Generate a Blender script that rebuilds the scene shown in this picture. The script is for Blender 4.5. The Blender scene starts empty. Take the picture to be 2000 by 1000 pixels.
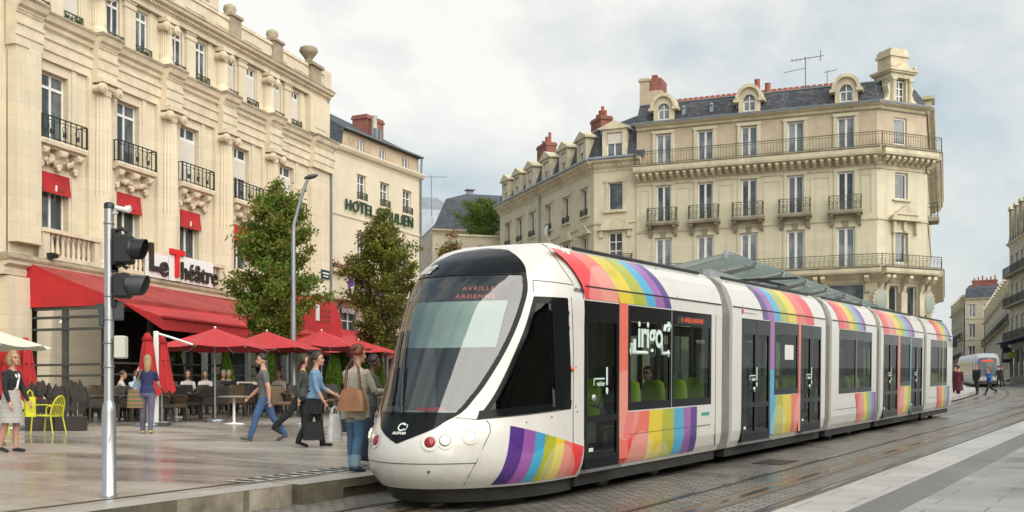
import bpy, math, random
import numpy as np
from mathutils import Vector, Matrix, Euler
random.seed(7); np.random.seed(7)
PI=math.pi
scene=bpy.context.scene
COL=scene.collection

# ------------------------------------------------------------------ camera
cam_d=bpy.data.cameras.new('camera'); cam=bpy.data.objects.new('camera',cam_d); COL.objects.link(cam)
cam.location=(0,0,1.75); cam.rotation_euler=(PI/2,0,0)
cam_d.sensor_width=36; cam_d.lens=39.6; cam_d.shift_y=(805-500)/2000.0
cam_d.clip_end=3000; cam_d.clip_start=.1
scene.camera=cam
# ------------------------------------------------------------------ light
SUN_DIR=Vector((.62,-.78,0)).normalized()          # horizontal direction towards the sun
SUN_EL=math.radians(36)
sd=bpy.data.lights.new('sun','SUN'); sun=bpy.data.objects.new('sun',sd); COL.objects.link(sun)
to_sun=Vector((SUN_DIR.x*math.cos(SUN_EL),SUN_DIR.y*math.cos(SUN_EL),math.sin(SUN_EL)))
sun.rotation_euler=to_sun.to_track_quat('Z','Y').to_euler()
sd.energy=1.45; sd.angle=math.radians(80); sd.color=(1,.945,.86)
world=bpy.data.worlds.new('World'); scene.world=world; world.use_nodes=True
def build_world():
    nt=world.node_tree; N=nt.nodes; L=nt.links; N.clear()
    out=N.new('ShaderNodeOutputWorld')
    sky=N.new('ShaderNodeTexSky'); sky.sky_type='NISHITA'; sky.sun_disc=False
    sky.sun_elevation=SUN_EL; sky.sun_rotation=math.atan2(SUN_DIR.x,SUN_DIR.y)
    bg=N.new('ShaderNodeBackground'); bg.inputs[1].default_value=.06
    L.new(sky.outputs[0],bg.inputs[0])
    tc=N.new('ShaderNodeTexCoord'); mp=N.new('ShaderNodeMapping'); mp.inputs['Scale'].default_value=(1,1,1.5)
    mp.inputs['Location'].default_value=(.35,.2,.1)
    L.new(tc.outputs['Generated'],mp.inputs[0])
    n1=N.new('ShaderNodeTexNoise'); n1.inputs['Scale'].default_value=4.0; n1.inputs['Detail'].default_value=7; n1.inputs['Roughness'].default_value=.58; n1.inputs['Distortion'].default_value=.15
    L.new(mp.outputs[0],n1.inputs[0])
    n2=N.new('ShaderNodeTexNoise'); n2.inputs['Scale'].default_value=1.3; n2.inputs['Detail'].default_value=3
    L.new(mp.outputs[0],n2.inputs[0])
    mx=N.new('ShaderNodeMath'); mx.operation='MULTIPLY_ADD'; mx.inputs[1].default_value=.55
    L.new(n1.outputs[0],mx.inputs[0])
    m2=N.new('ShaderNodeMath'); m2.operation='MULTIPLY'; m2.inputs[1].default_value=.45; L.new(n2.outputs[0],m2.inputs[0]); L.new(m2.outputs[0],mx.inputs[2])
    rmp=N.new('ShaderNodeValToRGB'); e=rmp.color_ramp.elements
    e[0].position=.40; e[0].color=(.165,.215,.255,1)
    e[1].position=.61; e[1].color=(.49,.48,.45,1)
    k=e.new(.475); k.color=(.285,.325,.345,1)
    k=e.new(.545); k.color=(.392,.40,.388,1)
    L.new(mx.outputs[0],rmp.inputs[0])
    cl=N.new('ShaderNodeBackground'); cl.inputs[1].default_value=.65
    # paler towards the horizon
    sp=N.new('ShaderNodeSeparateXYZ'); L.new(tc.outputs['Generated'],sp.inputs[0])
    hz=N.new('ShaderNodeMapRange'); hz.inputs[1].default_value=.02; hz.inputs[2].default_value=.22; hz.inputs[3].default_value=1; hz.inputs[4].default_value=0
    L.new(sp.outputs[2],hz.inputs[0])
    mc=N.new('ShaderNodeMixRGB'); L.new(hz.outputs[0],mc.inputs[0]); L.new(rmp.outputs[0],mc.inputs[1]); mc.inputs[2].default_value=(.355,.368,.35,1)
    L.new(mc.outputs[0],cl.inputs[0])
    ms=N.new('ShaderNodeMixShader'); ms.inputs[0].default_value=.93
    L.new(bg.outputs[0],ms.inputs[1]); L.new(cl.outputs[0],ms.inputs[2]); L.new(ms.outputs[0],out.inputs[0])
build_world()
vs=scene.view_settings; vs.view_transform='Standard'; vs.look='None'; vs.exposure=1.68; vs.gamma=1; vs.use_curve_mapping=False
scene.cycles.max_bounces=8; scene.cycles.transparent_max_bounces=12; scene.cycles.glossy_bounces=4; scene.cycles.diffuse_bounces=3
scene.cycles.caustics_reflective=False; scene.cycles.caustics_refractive=False
try: scene.cycles.use_denoising=True
except Exception: pass

# ------------------------------------------------------------------ mesh helpers
class MB:
    def __init__(s,M=None): s.v=[];s.f=[];s.mi=[];s.sm=[];s.M=M.copy() if M is not None else Matrix()
    def add(s,vs,fs,mi=0,smooth=False):
        b=len(s.v); M=s.M
        s.v.extend([tuple(M@Vector(p)) for p in vs])
        for f in fs:
            s.f.append([i+b for i in f]); s.mi.append(mi); s.sm.append(smooth)
    def box(s,x0,x1,y0,y1,z0,z1,mi=0):
        v=[(x0,y0,z0),(x1,y0,z0),(x1,y1,z0),(x0,y1,z0),(x0,y0,z1),(x1,y0,z1),(x1,y1,z1),(x0,y1,z1)]
        s.add(v,[(3,2,1,0),(4,5,6,7),(0,1,5,4),(1,2,6,5),(2,3,7,6),(3,0,4,7)],mi)
    def bbox(s,x0,x1,y0,y1,z0,z1,b=.02,mi=0):
        # box with chamfered vertical and horizontal edges
        for (a,c,d,e,f,g) in ((x0,x1,y0+b,y1-b,z0+b,z1-b),):
            pts=[]
            for z,i in ((z0,b),(z0+b,0),(z1-b,0),(z1,b)):
                pts.append([(x0+i,y0+b+i,z),(x0+b+i,y0+i,z),(x1-b-i,y0+i,z),(x1-i,y0+b+i,z),(x1-i,y1-b-i,z),(x1-b-i,y1-i,z),(x0+b+i,y1-i,z),(x0+i,y1-b-i,z)])
            vs=[p for r in pts for p in r]; fs=[]
            for r in range(3):
                for k in range(8): fs.append((r*8+k,r*8+(k+1)%8,(r+1)*8+(k+1)%8,(r+1)*8+k))
            fs.append(tuple(range(7,-1,-1))); fs.append(tuple(range(24,32)))
            s.add(vs,fs,mi)
    def quad(s,a,b,c,d,mi=0): s.add([a,b,c,d],[(0,1,2,3)],mi)
    def poly(s,pts,mi=0): s.add(pts,[tuple(range(len(pts)))],mi)
    def prism(s,pts,y0,y1,mi=0):      # polygon in x,z extruded along y
        n=len(pts); v=[(x,y0,z) for x,z in pts]+[(x,y1,z) for x,z in pts]
        f=[tuple(range(n)),tuple(range(2*n-1,n-1,-1))]+[(i,n+i,n+(i+1)%n,(i+1)%n) for i in range(n)]
        s.add(v,f,mi)
    def prismx(s,pts,x0,x1,mi=0):     # polygon in y,z extruded along x
        n=len(pts); v=[(x0,y,z) for y,z in pts]+[(x1,y,z) for y,z in pts]
        f=[tuple(range(n)),tuple(range(2*n-1,n-1,-1))]+[(i,n+i,n+(i+1)%n,(i+1)%n) for i in range(n)]
        s.add(v,f,mi)
    def prismz(s,pts,z0,z1,mi=0):
        n=len(pts); v=[(x,y,z0) for x,y in pts]+[(x,y,z1) for x,y in pts]
        f=[tuple(range(n-1,-1,-1)),tuple(range(n,2*n))]+[(i,(i+1)%n,n+(i+1)%n,n+i) for i in range(n)]
        s.add(v,f,mi)
    def lathe(s,cx,cy,prof,n=16,mi=0,smooth=True,flute=0,a0=0,a1=2*PI):
        full=abs(a1-a0)>6.28; m=n if full else n+1
        v=[]
        for r,z in prof:
            for k in range(m):
                a=a0+(a1-a0)*k/n; rr=r*(1-flute*(k%2))
                v.append((cx+rr*math.cos(a),cy+rr*math.sin(a),z))
        f=[]
        for j in range(len(prof)-1):
            for k in range(n):
                k2=(k+1)%m
                f.append((j*m+k,j*m+k2,(j+1)*m+k2,(j+1)*m+k))
        s.add(v,f,mi,smooth)
        if full:
            if prof[0][0]>1e-4: s.add(v[:m],[tuple(range(m-1,-1,-1))],mi)
            if prof[-1][0]>1e-4: s.add(v[-m:],[tuple(range(m))],mi)
    def tube(s,pts,r,n=8,mi=0,smooth=True,cap=True,sy=1.0):
        pts=[Vector(p) for p in pts]; m=len(pts)
        if not isinstance(r,(list,tuple)): r=[r]*m
        v=[]; up=None
        for i,p in enumerate(pts):
            d=(pts[min(i+1,m-1)]-pts[max(i-1,0)])
            if d.length<1e-9: d=Vector((0,0,1))
            d.normalize()
            if up is None:
                up=Vector((0,0,1)) if abs(d.z)<.9 else Vector((1,0,0))
            a=(up-d*up.dot(d))
            if a.length<1e-6: a=d.orthogonal()
            a.normalize(); b=d.cross(a); up=a
            for k in range(n):
                t=2*PI*k/n; v.append(p+a*(r[i]*math.cos(t)*sy)+b*(r[i]*math.sin(t)))
        f=[(j*n+k,j*n+(k+1)%n,(j+1)*n+(k+1)%n,(j+1)*n+k) for j in range(m-1) for k in range(n)]
        s.add(v,f,mi,smooth)
        if cap: s.add(v[:n]+v[-n:],[tuple(range(n-1,-1,-1)),tuple(range(n,2*n))],mi)
    def ell(s,c,rx,ry,rz,n=12,mi=0,f=None):
        v=[];h=max(4,n//2+1)
        for j in range(h+1):
            ph=PI*j/h
            for k in range(n):
                a=2*PI*k/n; d=(math.sin(ph)*math.cos(a),math.sin(ph)*math.sin(a),math.cos(ph))
                q=f(d) if f else 1
                v.append((c[0]+rx*d[0]*q,c[1]+ry*d[1]*q,c[2]+rz*d[2]*q))
        fs=[(j*n+k,(j+1)*n+k,(j+1)*n+(k+1)%n,j*n+(k+1)%n) for j in range(h) for k in range(n)]
        s.add(v,fs,mi,True)
    def grid(s,rows,mi=0,smooth=True,closed=False):
        n=len(rows[0]); v=[p for r in rows for p in r]
        m=n if closed else n-1
        s.add(v,[(j*n+k,j*n+(k+1)%n,(j+1)*n+(k+1)%n,(j+1)*n+k) for j in range(len(rows)-1) for k in range(m)],mi,smooth)
    def mesh(s,name,mats):
        me=bpy.data.meshes.new(name)
        me.from_pydata(s.v,[],s.f)
        for m in (mats if isinstance(mats,(list,tuple)) else [mats]): me.materials.append(m)
        me.polygons.foreach_set('material_index',s.mi); me.polygons.foreach_set('use_smooth',s.sm)
        me.update()
        return me
    def build(s,name,mats,parent=None,loc=None,rot=None):
        if not s.v: return None
        o=bpy.data.objects.new(name,s.mesh(name,mats)); COL.objects.link(o)
        if parent is not None: o.parent=parent
        if loc is not None: o.location=loc
        if rot is not None: o.rotation_euler=rot
        return o
def tag(o,label=None,cat=None,group=None,kind=None):
    if label: o['label']=label
    if cat: o['category']=cat
    if group: o['group']=group
    if kind: o['kind']=kind
    return o
def empty(name,loc,rot=(0,0,0),label=None,cat=None,group=None):
    o=bpy.data.objects.new(name,None); COL.objects.link(o); o.location=loc; o.rotation_euler=rot; o.empty_display_size=.2
    return tag(o,label,cat,group)
KIDS={}
def children(o): return [c for c in COL.objects if c.parent==o]
def copy_tree(o,parent=None):
    c=o.copy(); COL.objects.link(c)
    if parent is not None: c.parent=parent
    for ch in children(o): copy_tree(ch,c)
    return c
def rootmat(o): return Matrix.Translation(o.location)@o.rotation_euler.to_matrix().to_4x4()
SL=.04                                   # the street climbs 4 % away from the camera
def gz(x,y,h=0): return SL*y+h
GROUND_ROT=(math.atan(SL),0,0)
def text_mesh(mb,txt,size,M,depth=.03,mi=0,bold=0,align='CENTER',spacing=1.0,shear=0):
    cu=bpy.data.curves.new('t','FONT'); cu.body=txt; cu.size=size; cu.extrude=depth/2; cu.offset=bold; cu.align_x=align; cu.align_y='CENTER'; cu.space_character=spacing; cu.shear=shear
    cu.resolution_u=3
    ob=bpy.data.objects.new('t',cu); me=bpy.data.meshes.new_from_object(ob)
    vs=[tuple(M@v.co) for v in me.vertices]; fs=[tuple(p.vertices) for p in me.polygons]
    mb.add(vs,fs,mi)
    bpy.data.objects.remove(ob); bpy.data.curves.remove(cu); bpy.data.meshes.remove(me)
# text lies in its local XY plane; this turns it upright on a facade: x right, y up, z outward (-y)
def upright(x,y,z): return Matrix.Translation((x,y,z))@Matrix(((1,0,0,0),(0,0,-1,0),(0,1,0,0),(0,0,0,1)))

# ------------------------------------------------------------------ materials
def new_mat(name):
    m=bpy.data.materials.new(name); m.use_nodes=True
    nt=m.node_tree; b=nt.nodes['Principled BSDF']
    return m,nt,b
def mat(name,col,rough=.6,metal=0,var=.0,scale=3.0,bump=0,bscale=40,spec=None,coat=0,emit=None,es=1,sheen=0,vcol=None,streak=False):
    m,nt,b=new_mat(name); N=nt.nodes; L=nt.links
    b.inputs['Base Color'].default_value=(*col,1); b.inputs['Roughness'].default_value=rough; b.inputs['Metallic'].default_value=metal
    if spec is not None: b.inputs['Specular IOR Level'].default_value=spec
    if coat: b.inputs['Coat Weight'].default_value=coat; b.inputs['Coat Roughness'].default_value=.05
    if sheen: b.inputs['Sheen Weight'].default_value=sheen
    if emit: b.inputs['Emission Color'].default_value=(*emit,1); b.inputs['Emission Strength'].default_value=es
    if var or bump:
        tc=N.new('ShaderNodeTexCoord')
    if var:
        mp=N.new('ShaderNodeMapping'); L.new(tc.outputs['Object'],mp.inputs[0])
        if streak: mp.inputs['Scale'].default_value=(1,1,.15)
        n=N.new('ShaderNodeTexNoise'); n.inputs['Scale'].default_value=scale; n.inputs['Detail'].default_value=6; n.inputs['Roughness'].default_value=.65
        L.new(mp.outputs[0],n.inputs[0])
        r=N.new('ShaderNodeMapRange'); r.inputs[1].default_value=.3; r.inputs[2].default_value=.7; L.new(n.outputs[0],r.inputs[0])
        mx=N.new('ShaderNodeMixRGB'); L.new(r.outputs[0],mx.inputs[0])
        lo=vcol if vcol else tuple(c*(1-var) for c in col); hi=tuple(min(1,c*(1+var*.6)) for c in col) if not vcol else col
        mx.inputs[1].default_value=(*lo,1); mx.inputs[2].default_value=(*hi,1)
        L.new(mx.outputs[0],b.inputs['Base Color'])
    if bump:
        n2=N.new('ShaderNodeTexNoise'); n2.inputs['Scale'].default_value=bscale; n2.inputs['Detail'].default_value=4; L.new(tc.outputs['Object'],n2.inputs[0])
        bp=N.new('ShaderNodeBump'); bp.inputs['Strength'].default_value=bump; bp.inputs['Distance'].default_value=.02; L.new(n2.outputs[0],bp.inputs['Height']); L.new(bp.outputs[0],b.inputs['Normal'])
    return m
def stone(name,col,dirt,joint=(1.1,.42),amt=.35,jdark=.86,rough=.85):
    """ashlar stone: broad tone changes, blocks of slightly different tone with fine joints, weather streaks"""
    m,nt,b=new_mat(name); N=nt.nodes; L=nt.links
    b.inputs['Roughness'].default_value=rough
    tc=N.new('ShaderNodeTexCoord')
    sx=N.new('ShaderNodeSeparateXYZ'); L.new(tc.outputs['Object'],sx.inputs[0])
    ad=N.new('ShaderNodeMath'); ad.operation='ADD'; L.new(sx.outputs[0],ad.inputs[0]); L.new(sx.outputs[1],ad.inputs[1])
    cb=N.new('ShaderNodeCombineXYZ'); L.new(ad.outputs[0],cb.inputs[0]); L.new(sx.outputs[2],cb.inputs[1])
    br=N.new('ShaderNodeTexBrick'); br.inputs['Scale'].default_value=1; br.inputs['Brick Width'].default_value=joint[0]; br.inputs['Row Height'].default_value=joint[1]
    br.inputs['Mortar Size'].default_value=.008; br.inputs['Mortar Smooth'].default_value=.3
    c1=tuple(c*1.03 for c in col); c2=tuple(c*.93 for c in col)
    br.inputs['Color1'].default_value=(*c1,1); br.inputs['Color2'].default_value=(*c2,1); br.inputs['Mortar'].default_value=(*[c*jdark*.9 for c in col],1)
    L.new(cb.outputs[0],br.inputs[0])
    n=N.new('ShaderNodeTexNoise'); n.inputs['Scale'].default_value=.55; n.inputs['Detail'].default_value=8; n.inputs['Roughness'].default_value=.7; L.new(tc.outputs['Object'],n.inputs[0])
    r=N.new('ShaderNodeMapRange'); r.inputs[1].default_value=.42; r.inputs[2].default_value=.75; r.inputs[4].default_value=amt; L.new(n.outputs[0],r.inputs[0])
    mx=N.new('ShaderNodeMixRGB'); L.new(r.outputs[0],mx.inputs[0]); L.new(br.outputs[0],mx.inputs[1]); mx.inputs[2].default_value=(*dirt,1)
    mp=N.new('ShaderNodeMapping'); mp.inputs['Scale'].default_value=(2.2,2.2,.16); L.new(tc.outputs['Object'],mp.inputs[0])
    n3=N.new('ShaderNodeTexNoise'); n3.inputs['Scale'].default_value=1.6; n3.inputs['Detail'].default_value=6; L.new(mp.outputs[0],n3.inputs[0])
    r3=N.new('ShaderNodeMapRange'); r3.inputs[1].default_value=.5; r3.inputs[2].default_value=.8; r3.inputs[4].default_value=amt*.9; L.new(n3.outputs[0],r3.inputs[0])
    m2=N.new('ShaderNodeMixRGB'); L.new(r3.outputs[0],m2.inputs[0]); L.new(mx.outputs[0],m2.inputs[1]); m2.inputs[2].default_value=(*[c*.75 for c in dirt],1)
    L.new(m2.outputs[0],b.inputs['Base Color'])
    n4=N.new('ShaderNodeTexNoise'); n4.inputs['Scale'].default_value=14; n4.inputs['Detail'].default_value=5; L.new(tc.outputs['Object'],n4.inputs[0])
    bp=N.new('ShaderNodeBump'); bp.inputs['Strength'].default_value=.25; bp.inputs['Distance'].default_value=.02; L.new(n4.outputs[0],bp.inputs['Height']); L.new(bp.outputs[0],b.inputs['Normal'])
    return m
def glass(name,tint=(.5,.56,.54),gloss=.9,rough=.02,ior=1.5,minr=.06,trans=1.0):
    """see-through pane: tinted transmission under a mirror coat that grows towards grazing angles"""
    m=bpy.data.materials.new(name); m.use_nodes=True; nt=m.node_tree; N=nt.nodes; L=nt.links; N.clear()
    out=N.new('ShaderNodeOutputMaterial'); tr=N.new('ShaderNodeBsdfTransparent'); tr.inputs[0].default_value=(*tint,1)
    gl=N.new('ShaderNodeBsdfGlossy'); gl.inputs['Roughness'].default_value=rough; gl.inputs['Color'].default_value=(gloss,gloss,gloss,1)
    fr=N.new('ShaderNodeFresnel'); fr.inputs[0].default_value=ior
    mr=N.new('ShaderNodeMapRange'); mr.inputs[3].default_value=minr; mr.inputs[4].default_value=1; L.new(fr.outputs[0],mr.inputs[0])
    ms=N.new('ShaderNodeMixShader'); L.new(mr.outputs[0],ms.inputs[0]); L.new(tr.outputs[0],ms.inputs[1]); L.new(gl.outputs[0],ms.inputs[2]); L.new(ms.outputs[0],out.inputs[0])
    return m
def brick(name,c1,c2,mort,w=.22,h=.07,ms=.012):
    m,nt,b=new_mat(name); N=nt.nodes; L=nt.links; b.inputs['Roughness'].default_value=.85
    tc=N.new('ShaderNodeTexCoord'); sx=N.new('ShaderNodeSeparateXYZ'); L.new(tc.outputs['Object'],sx.inputs[0])
    ad=N.new('ShaderNodeMath'); ad.operation='ADD'; L.new(sx.outputs[0],ad.inputs[0]); L.new(sx.outputs[1],ad.inputs[1])
    cb=N.new('ShaderNodeCombineXYZ'); L.new(ad.outputs[0],cb.inputs[0]); L.new(sx.outputs[2],cb.inputs[1])
    br=N.new('ShaderNodeTexBrick'); br.inputs['Scale'].default_value=1; br.inputs['Brick Width'].default_value=w; br.inputs['Row Height'].default_value=h; br.inputs['Mortar Size'].default_value=ms
    br.inputs['Color1'].default_value=(*c1,1); br.inputs['Color2'].default_value=(*c2,1); br.inputs['Mortar'].default_value=(*mort,1); L.new(cb.outputs[0],br.inputs[0])
    n=N.new('ShaderNodeTexNoise'); n.inputs['Scale'].default_value=1.2; n.inputs['Detail'].default_value=6; L.new(tc.outputs['Object'],n.inputs[0])
    r=N.new('ShaderNodeMapRange'); r.inputs[1].default_value=.3; r.inputs[2].default_value=.75; r.inputs[3].default_value=.7; r.inputs[4].default_value=1.25; L.new(n.outputs[0],r.inputs[0])
    mx=N.new('ShaderNodeMixRGB'); mx.blend_type='MULTIPLY'; mx.inputs[0].default_value=1; L.new(br.outputs[0],mx.inputs[1]); L.new(r.outputs[0],mx.inputs[2]); L.new(mx.outputs[0],b.inputs['Base Color'])
    return m
M={}
M['lb']=stone('theatre_stone',(.65,.57,.42),(.50,.42,.30),(1.2,.45),.38)
M['lbt']=mat('trim_stone',(.63,.545,.40),.85,var=.22,scale=1.5,bump=.3,bscale=12)
M['lbd']=mat('weathered_ledge',(.42,.34,.24),.9,var=.5,scale=1.2,bump=.3,bscale=12,vcol=(.16,.14,.09))
M['carv']=mat('carved_stone',(.60,.51,.375),.9,var=.2,scale=5,bump=.5,bscale=20)
M['hotel']=mat('hotel_render',(.60,.535,.40),.85,var=.1,scale=.7,bump=.1,bscale=20)
M['hotelg']=mat('grey_render',(.28,.24,.19),.9,var=.4,scale=1.2)
M['hotela']=mat('attic_render',(.50,.39,.27),.9,var=.3,scale=1.5)
M['cm']=stone('corner_stone',(.61,.56,.41),(.46,.41,.29),(1.3,.5),.5)
M['cmt']=mat('corner_trim',(.56,.50,.355),.85,var=.3,scale=1.3,bump=.25,bscale=12)
M['cmd']=mat('corner_ledge',(.36,.31,.22),.9,var=.5,scale=1.0,vcol=(.15,.13,.09))
M['cmc']=mat('corner_render',(.49,.405,.29),.9,var=.18,scale=1.2)
M['far']=stone('far_stone',(.46,.42,.33),(.34,.31,.25),(1.3,.5),.35)
M['far2']=stone('far_render',(.50,.44,.33),(.38,.33,.25),(1.3,.5),.3)
M['slate']=brick('slate',(.055,.062,.078),(.085,.095,.115),(.03,.034,.045),.28,.16,.012)
M['slated']=brick('weathered_slate',(.04,.045,.055),(.10,.105,.115),(.02,.022,.028),.24,.14,.012)
M['zinc']=mat('zinc',(.26,.29,.32),.5,metal=.35,var=.25,scale=1.5)
M['zincd']=mat('grey_zinc',(.17,.19,.205),.55,metal=.3,var=.2,scale=1.5)
M['brickred']=brick('red_brick',(.34,.10,.07),(.27,.075,.055),(.2,.12,.1))
M['terra']=mat('terracotta',(.38,.12,.075),.8,var=.25,scale=6)
M['white']=mat('white_paint',(.74,.73,.69),.45,var=.06,scale=3)
M['shutter']=mat('cream_shutter',(.66,.62,.54),.6,var=.08,scale=2)
M['iron']=mat('wrought_iron',(.035,.04,.038),.5,metal=.3,var=.3,scale=8)
M['ironm']=mat('mossy_iron',(.06,.062,.045),.65,var=.5,scale=3,vcol=(.10,.10,.055))
def window_glass(name,c,rough=.04,curtain=.25):
    m,nt,b=new_mat(name); N=nt.nodes; L=nt.links
    b.inputs['Roughness'].default_value=rough; b.inputs['Specular IOR Level'].default_value=.75
    tc=N.new('ShaderNodeTexCoord'); n=N.new('ShaderNodeTexNoise'); n.inputs['Scale'].default_value=.9; n.inputs['Detail'].default_value=2; L.new(tc.outputs['Object'],n.inputs[0])
    r=N.new('ShaderNodeMapRange'); r.inputs[1].default_value=.45; r.inputs[2].default_value=.62; r.inputs[4].default_value=curtain; L.new(n.outputs[0],r.inputs[0])
    mx=N.new('ShaderNodeMixRGB'); L.new(r.outputs[0],mx.inputs[0]); mx.inputs[1].default_value=(*c,1); mx.inputs[2].default_value=(.42,.44,.44,1); L.new(mx.outputs[0],b.inputs['Base Color'])
    return m
M['pane']=window_glass('window_glass',(.035,.045,.05))
M['paneg']=window_glass('pale_window_glass',(.13,.15,.165),curtain=.5)
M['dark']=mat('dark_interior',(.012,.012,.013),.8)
M['red']=mat('red_canvas',(.42,.012,.015),.8,var=.3,scale=.9,sheen=.08,bump=1,bscale=3)
M['redold']=mat('faded_red_canvas',(.33,.045,.04),.8,var=.35,scale=1.0)
M['redbright']=mat('red_parasol',(.47,.015,.020),.75,var=.25,scale=1.2,sheen=.08,bump=.8,bscale=4)
M['cream']=mat('cream_canvas',(.66,.62,.50),.75,var=.1,scale=2)
M['steel']=mat('grey_steel',(.30,.32,.33),.38,metal=.75,var=.12,scale=4)
M['alu']=mat('brushed_aluminium',(.46,.47,.47),.36,metal=.85,var=.18,scale=3,streak=True)
M['dsteel']=mat('dark_grey_steel',(.075,.08,.08),.45,metal=.4,var=.2,scale=4)
M['black']=mat('black_plastic',(.014,.015,.016),.38,var=.2,scale=6)
M['blackm']=mat('matte_black',(.02,.02,.021),.65,var=.25,scale=5)
M['whitep']=mat('white_box',(.6,.58,.48),.5,var=.1)
M['bark']=mat('bark',(.13,.10,.07),.9,var=.45,scale=7,bump=.6,bscale=18)
# ------------------------------------------------------------------ the setting: ground, tracks, pavements
U=Vector((.50669,.86213)); NR=Vector((.86213,-.50669)); C0=Vector((-.07166,15.7239))
PHI0=math.atan2(U.x,U.y); T1=31.0; RAD=310.0
def path(t,lat=0.0):
    """point on the tram line: t metres along from the first door, lat metres to the right of the axis"""
    if t<=T1: p=C0+U*t; ph=PHI0
    else:
        a=min((t-T1)/RAD,.235); ph=PHI0-a
        # arc turning left
        c=C0+U*T1-NR*RAD
        p=c+Vector((math.cos(ph),-math.sin(ph)))*RAD
        ex=(t-T1)-a*RAD
        p=p+Vector((math.sin(ph),math.cos(ph)))*ex
    n=Vector((math.cos(ph),-math.sin(ph)))
    return p+n*lat
def strip(mb,l0,l1,t0,t1,h,step=2.0,mi=0,sides=0.0):
    n=max(1,int((t1-t0)/step)); r0=[];r1=[];r2=[];r3=[]
    for k in range(n+1):
        t=t0+(t1-t0)*k/n; a=path(t,l0); b=path(t,l1)
        r0.append((a.x,a.y,gz(a.x,a.y,h))); r1.append((b.x,b.y,gz(b.x,b.y,h)))
        r2.append((a.x,a.y,gz(a.x,a.y,h-sides))); r3.append((b.x,b.y,gz(b.x,b.y,h-sides)))
    mb.grid([r0,r1],mi,False)
    if sides: mb.grid([r2,r0],mi,False); mb.grid([r1,r3],mi,False)
def paver(name,c1,c2,mort,w,h,ms,wet_lo,wet_hi,wscale,angle,stain,samt,bump=.3,sharp=.1,stretch=(1,1,1),damp=.55):
    m,nt,b=new_mat(name); N=nt.nodes; L=nt.links
    tc=N.new('ShaderNodeTexCoord'); mp=N.new('ShaderNodeMapping'); mp.inputs['Rotation'].default_value=(0,0,angle); L.new(tc.outputs['Object'],mp.inputs[0])
    br=N.new('ShaderNodeTexBrick'); br.inputs['Scale'].default_value=1; br.inputs['Brick Width'].default_value=w; br.inputs['Row Height'].default_value=h; br.inputs['Mortar Size'].default_value=ms; br.inputs['Mortar Smooth'].default_value=.2
    br.inputs['Color1'].default_value=(*c1,1); br.inputs['Color2'].default_value=(*c2,1); br.inputs['Mortar'].default_value=(*mort,1); L.new(mp.outputs[0],br.inputs[0])
    mps=N.new('ShaderNodeMapping'); mps.inputs['Scale'].default_value=stretch; L.new(mp.outputs[0],mps.inputs[0])
    n=N.new('ShaderNodeTexNoise'); n.inputs['Scale'].default_value=wscale; n.inputs['Detail'].default_value=7; n.inputs['Roughness'].default_value=.6; n.inputs['Distortion'].default_value=.4; L.new(mps.outputs[0],n.inputs[0])
    r=N.new('ShaderNodeMapRange'); r.inputs[1].default_value=.5-sharp; r.inputs[2].default_value=.5+sharp; L.new(n.outputs[0],r.inputs[0])
    n2=N.new('ShaderNodeTexNoise'); n2.inputs['Scale'].default_value=wscale*3.1; n2.inputs['Detail'].default_value=8; n2.inputs['Roughness'].default_value=.75; L.new(mp.outputs[0],n2.inputs[0])
    r2=N.new('ShaderNodeMapRange'); r2.inputs[1].default_value=.42; r2.inputs[2].default_value=.7; r2.inputs[4].default_value=samt; L.new(n2.outputs[0],r2.inputs[0])
    mx=N.new('ShaderNodeMixRGB'); L.new(r2.outputs[0],mx.inputs[0]); L.new(br.outputs[0],mx.inputs[1]); mx.inputs[2].default_value=(*stain,1)
    dk=N.new('ShaderNodeMixRGB'); dk.blend_type='MULTIPLY'; L.new(r.outputs[0],dk.inputs[0]); L.new(mx.outputs[0],dk.inputs[1]); dk.inputs[2].default_value=(damp,damp,damp*1.02,1)
    L.new(dk.outputs[0],b.inputs['Base Color'])
    rr=N.new('ShaderNodeMapRange'); rr.inputs[3].default_value=wet_hi; rr.inputs[4].default_value=wet_lo; L.new(r.outputs[0],rr.inputs[0]); L.new(rr.outputs[0],b.inputs['Roughness'])
    bp=N.new('ShaderNodeBump'); bp.inputs['Strength'].default_value=bump; bp.inputs['Distance'].default_value=.012
    mm=N.new('ShaderNodeMath'); mm.operation='SUBTRACT'; mm.inputs[0].default_value=1; L.new(br.outputs['Fac'],mm.inputs[1])
    n5=N.new('ShaderNodeTexNoise'); n5.inputs['Scale'].default_value=25; n5.inputs['Detail'].default_value=3; L.new(mp.outputs[0],n5.inputs[0])
    ma=N.new('ShaderNodeMath'); ma.operation='MULTIPLY_ADD'; ma.inputs[1].default_value=.5; L.new(n5.outputs[0],ma.inputs[0]); L.new(mm.outputs[0],ma.inputs[2])
    L.new(ma.outputs[0],bp.inputs['Height']); L.new(bp.outputs[0],b.inputs['Normal'])
    return m
ANG=PHI0-PI/2
M['sett']=paver('granite_setts',(.30,.285,.255),(.17,.162,.145),(.05,.045,.037),.22,.12,.017,.2,.65,.35,PHI0,(.20,.165,.115),.5,.55,.16,damp=.72)
M['slab']=paver('plaza_slabs',(.43,.40,.35),(.37,.34,.295),(.15,.13,.105),1.2,.6,.012,.10,.45,.22,PHI0,(.27,.22,.165),.65,.12,.16,(1,2.6,1),damp=.68)
M['rslab']=paver('pale_slabs',(.37,.36,.335),(.31,.30,.28),(.13,.125,.115),1.3,.65,.012,.25,.6,.3,PHI0,(.26,.25,.23),.5,.1,.12)
M['band']=paver('pale_granite',(.50,.485,.45),(.43,.42,.39),(.2,.19,.175),1.0,.8,.012,.3,.65,.4,PHI0,(.38,.36,.33),.4,.08,.15,damp=.8)
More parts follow.
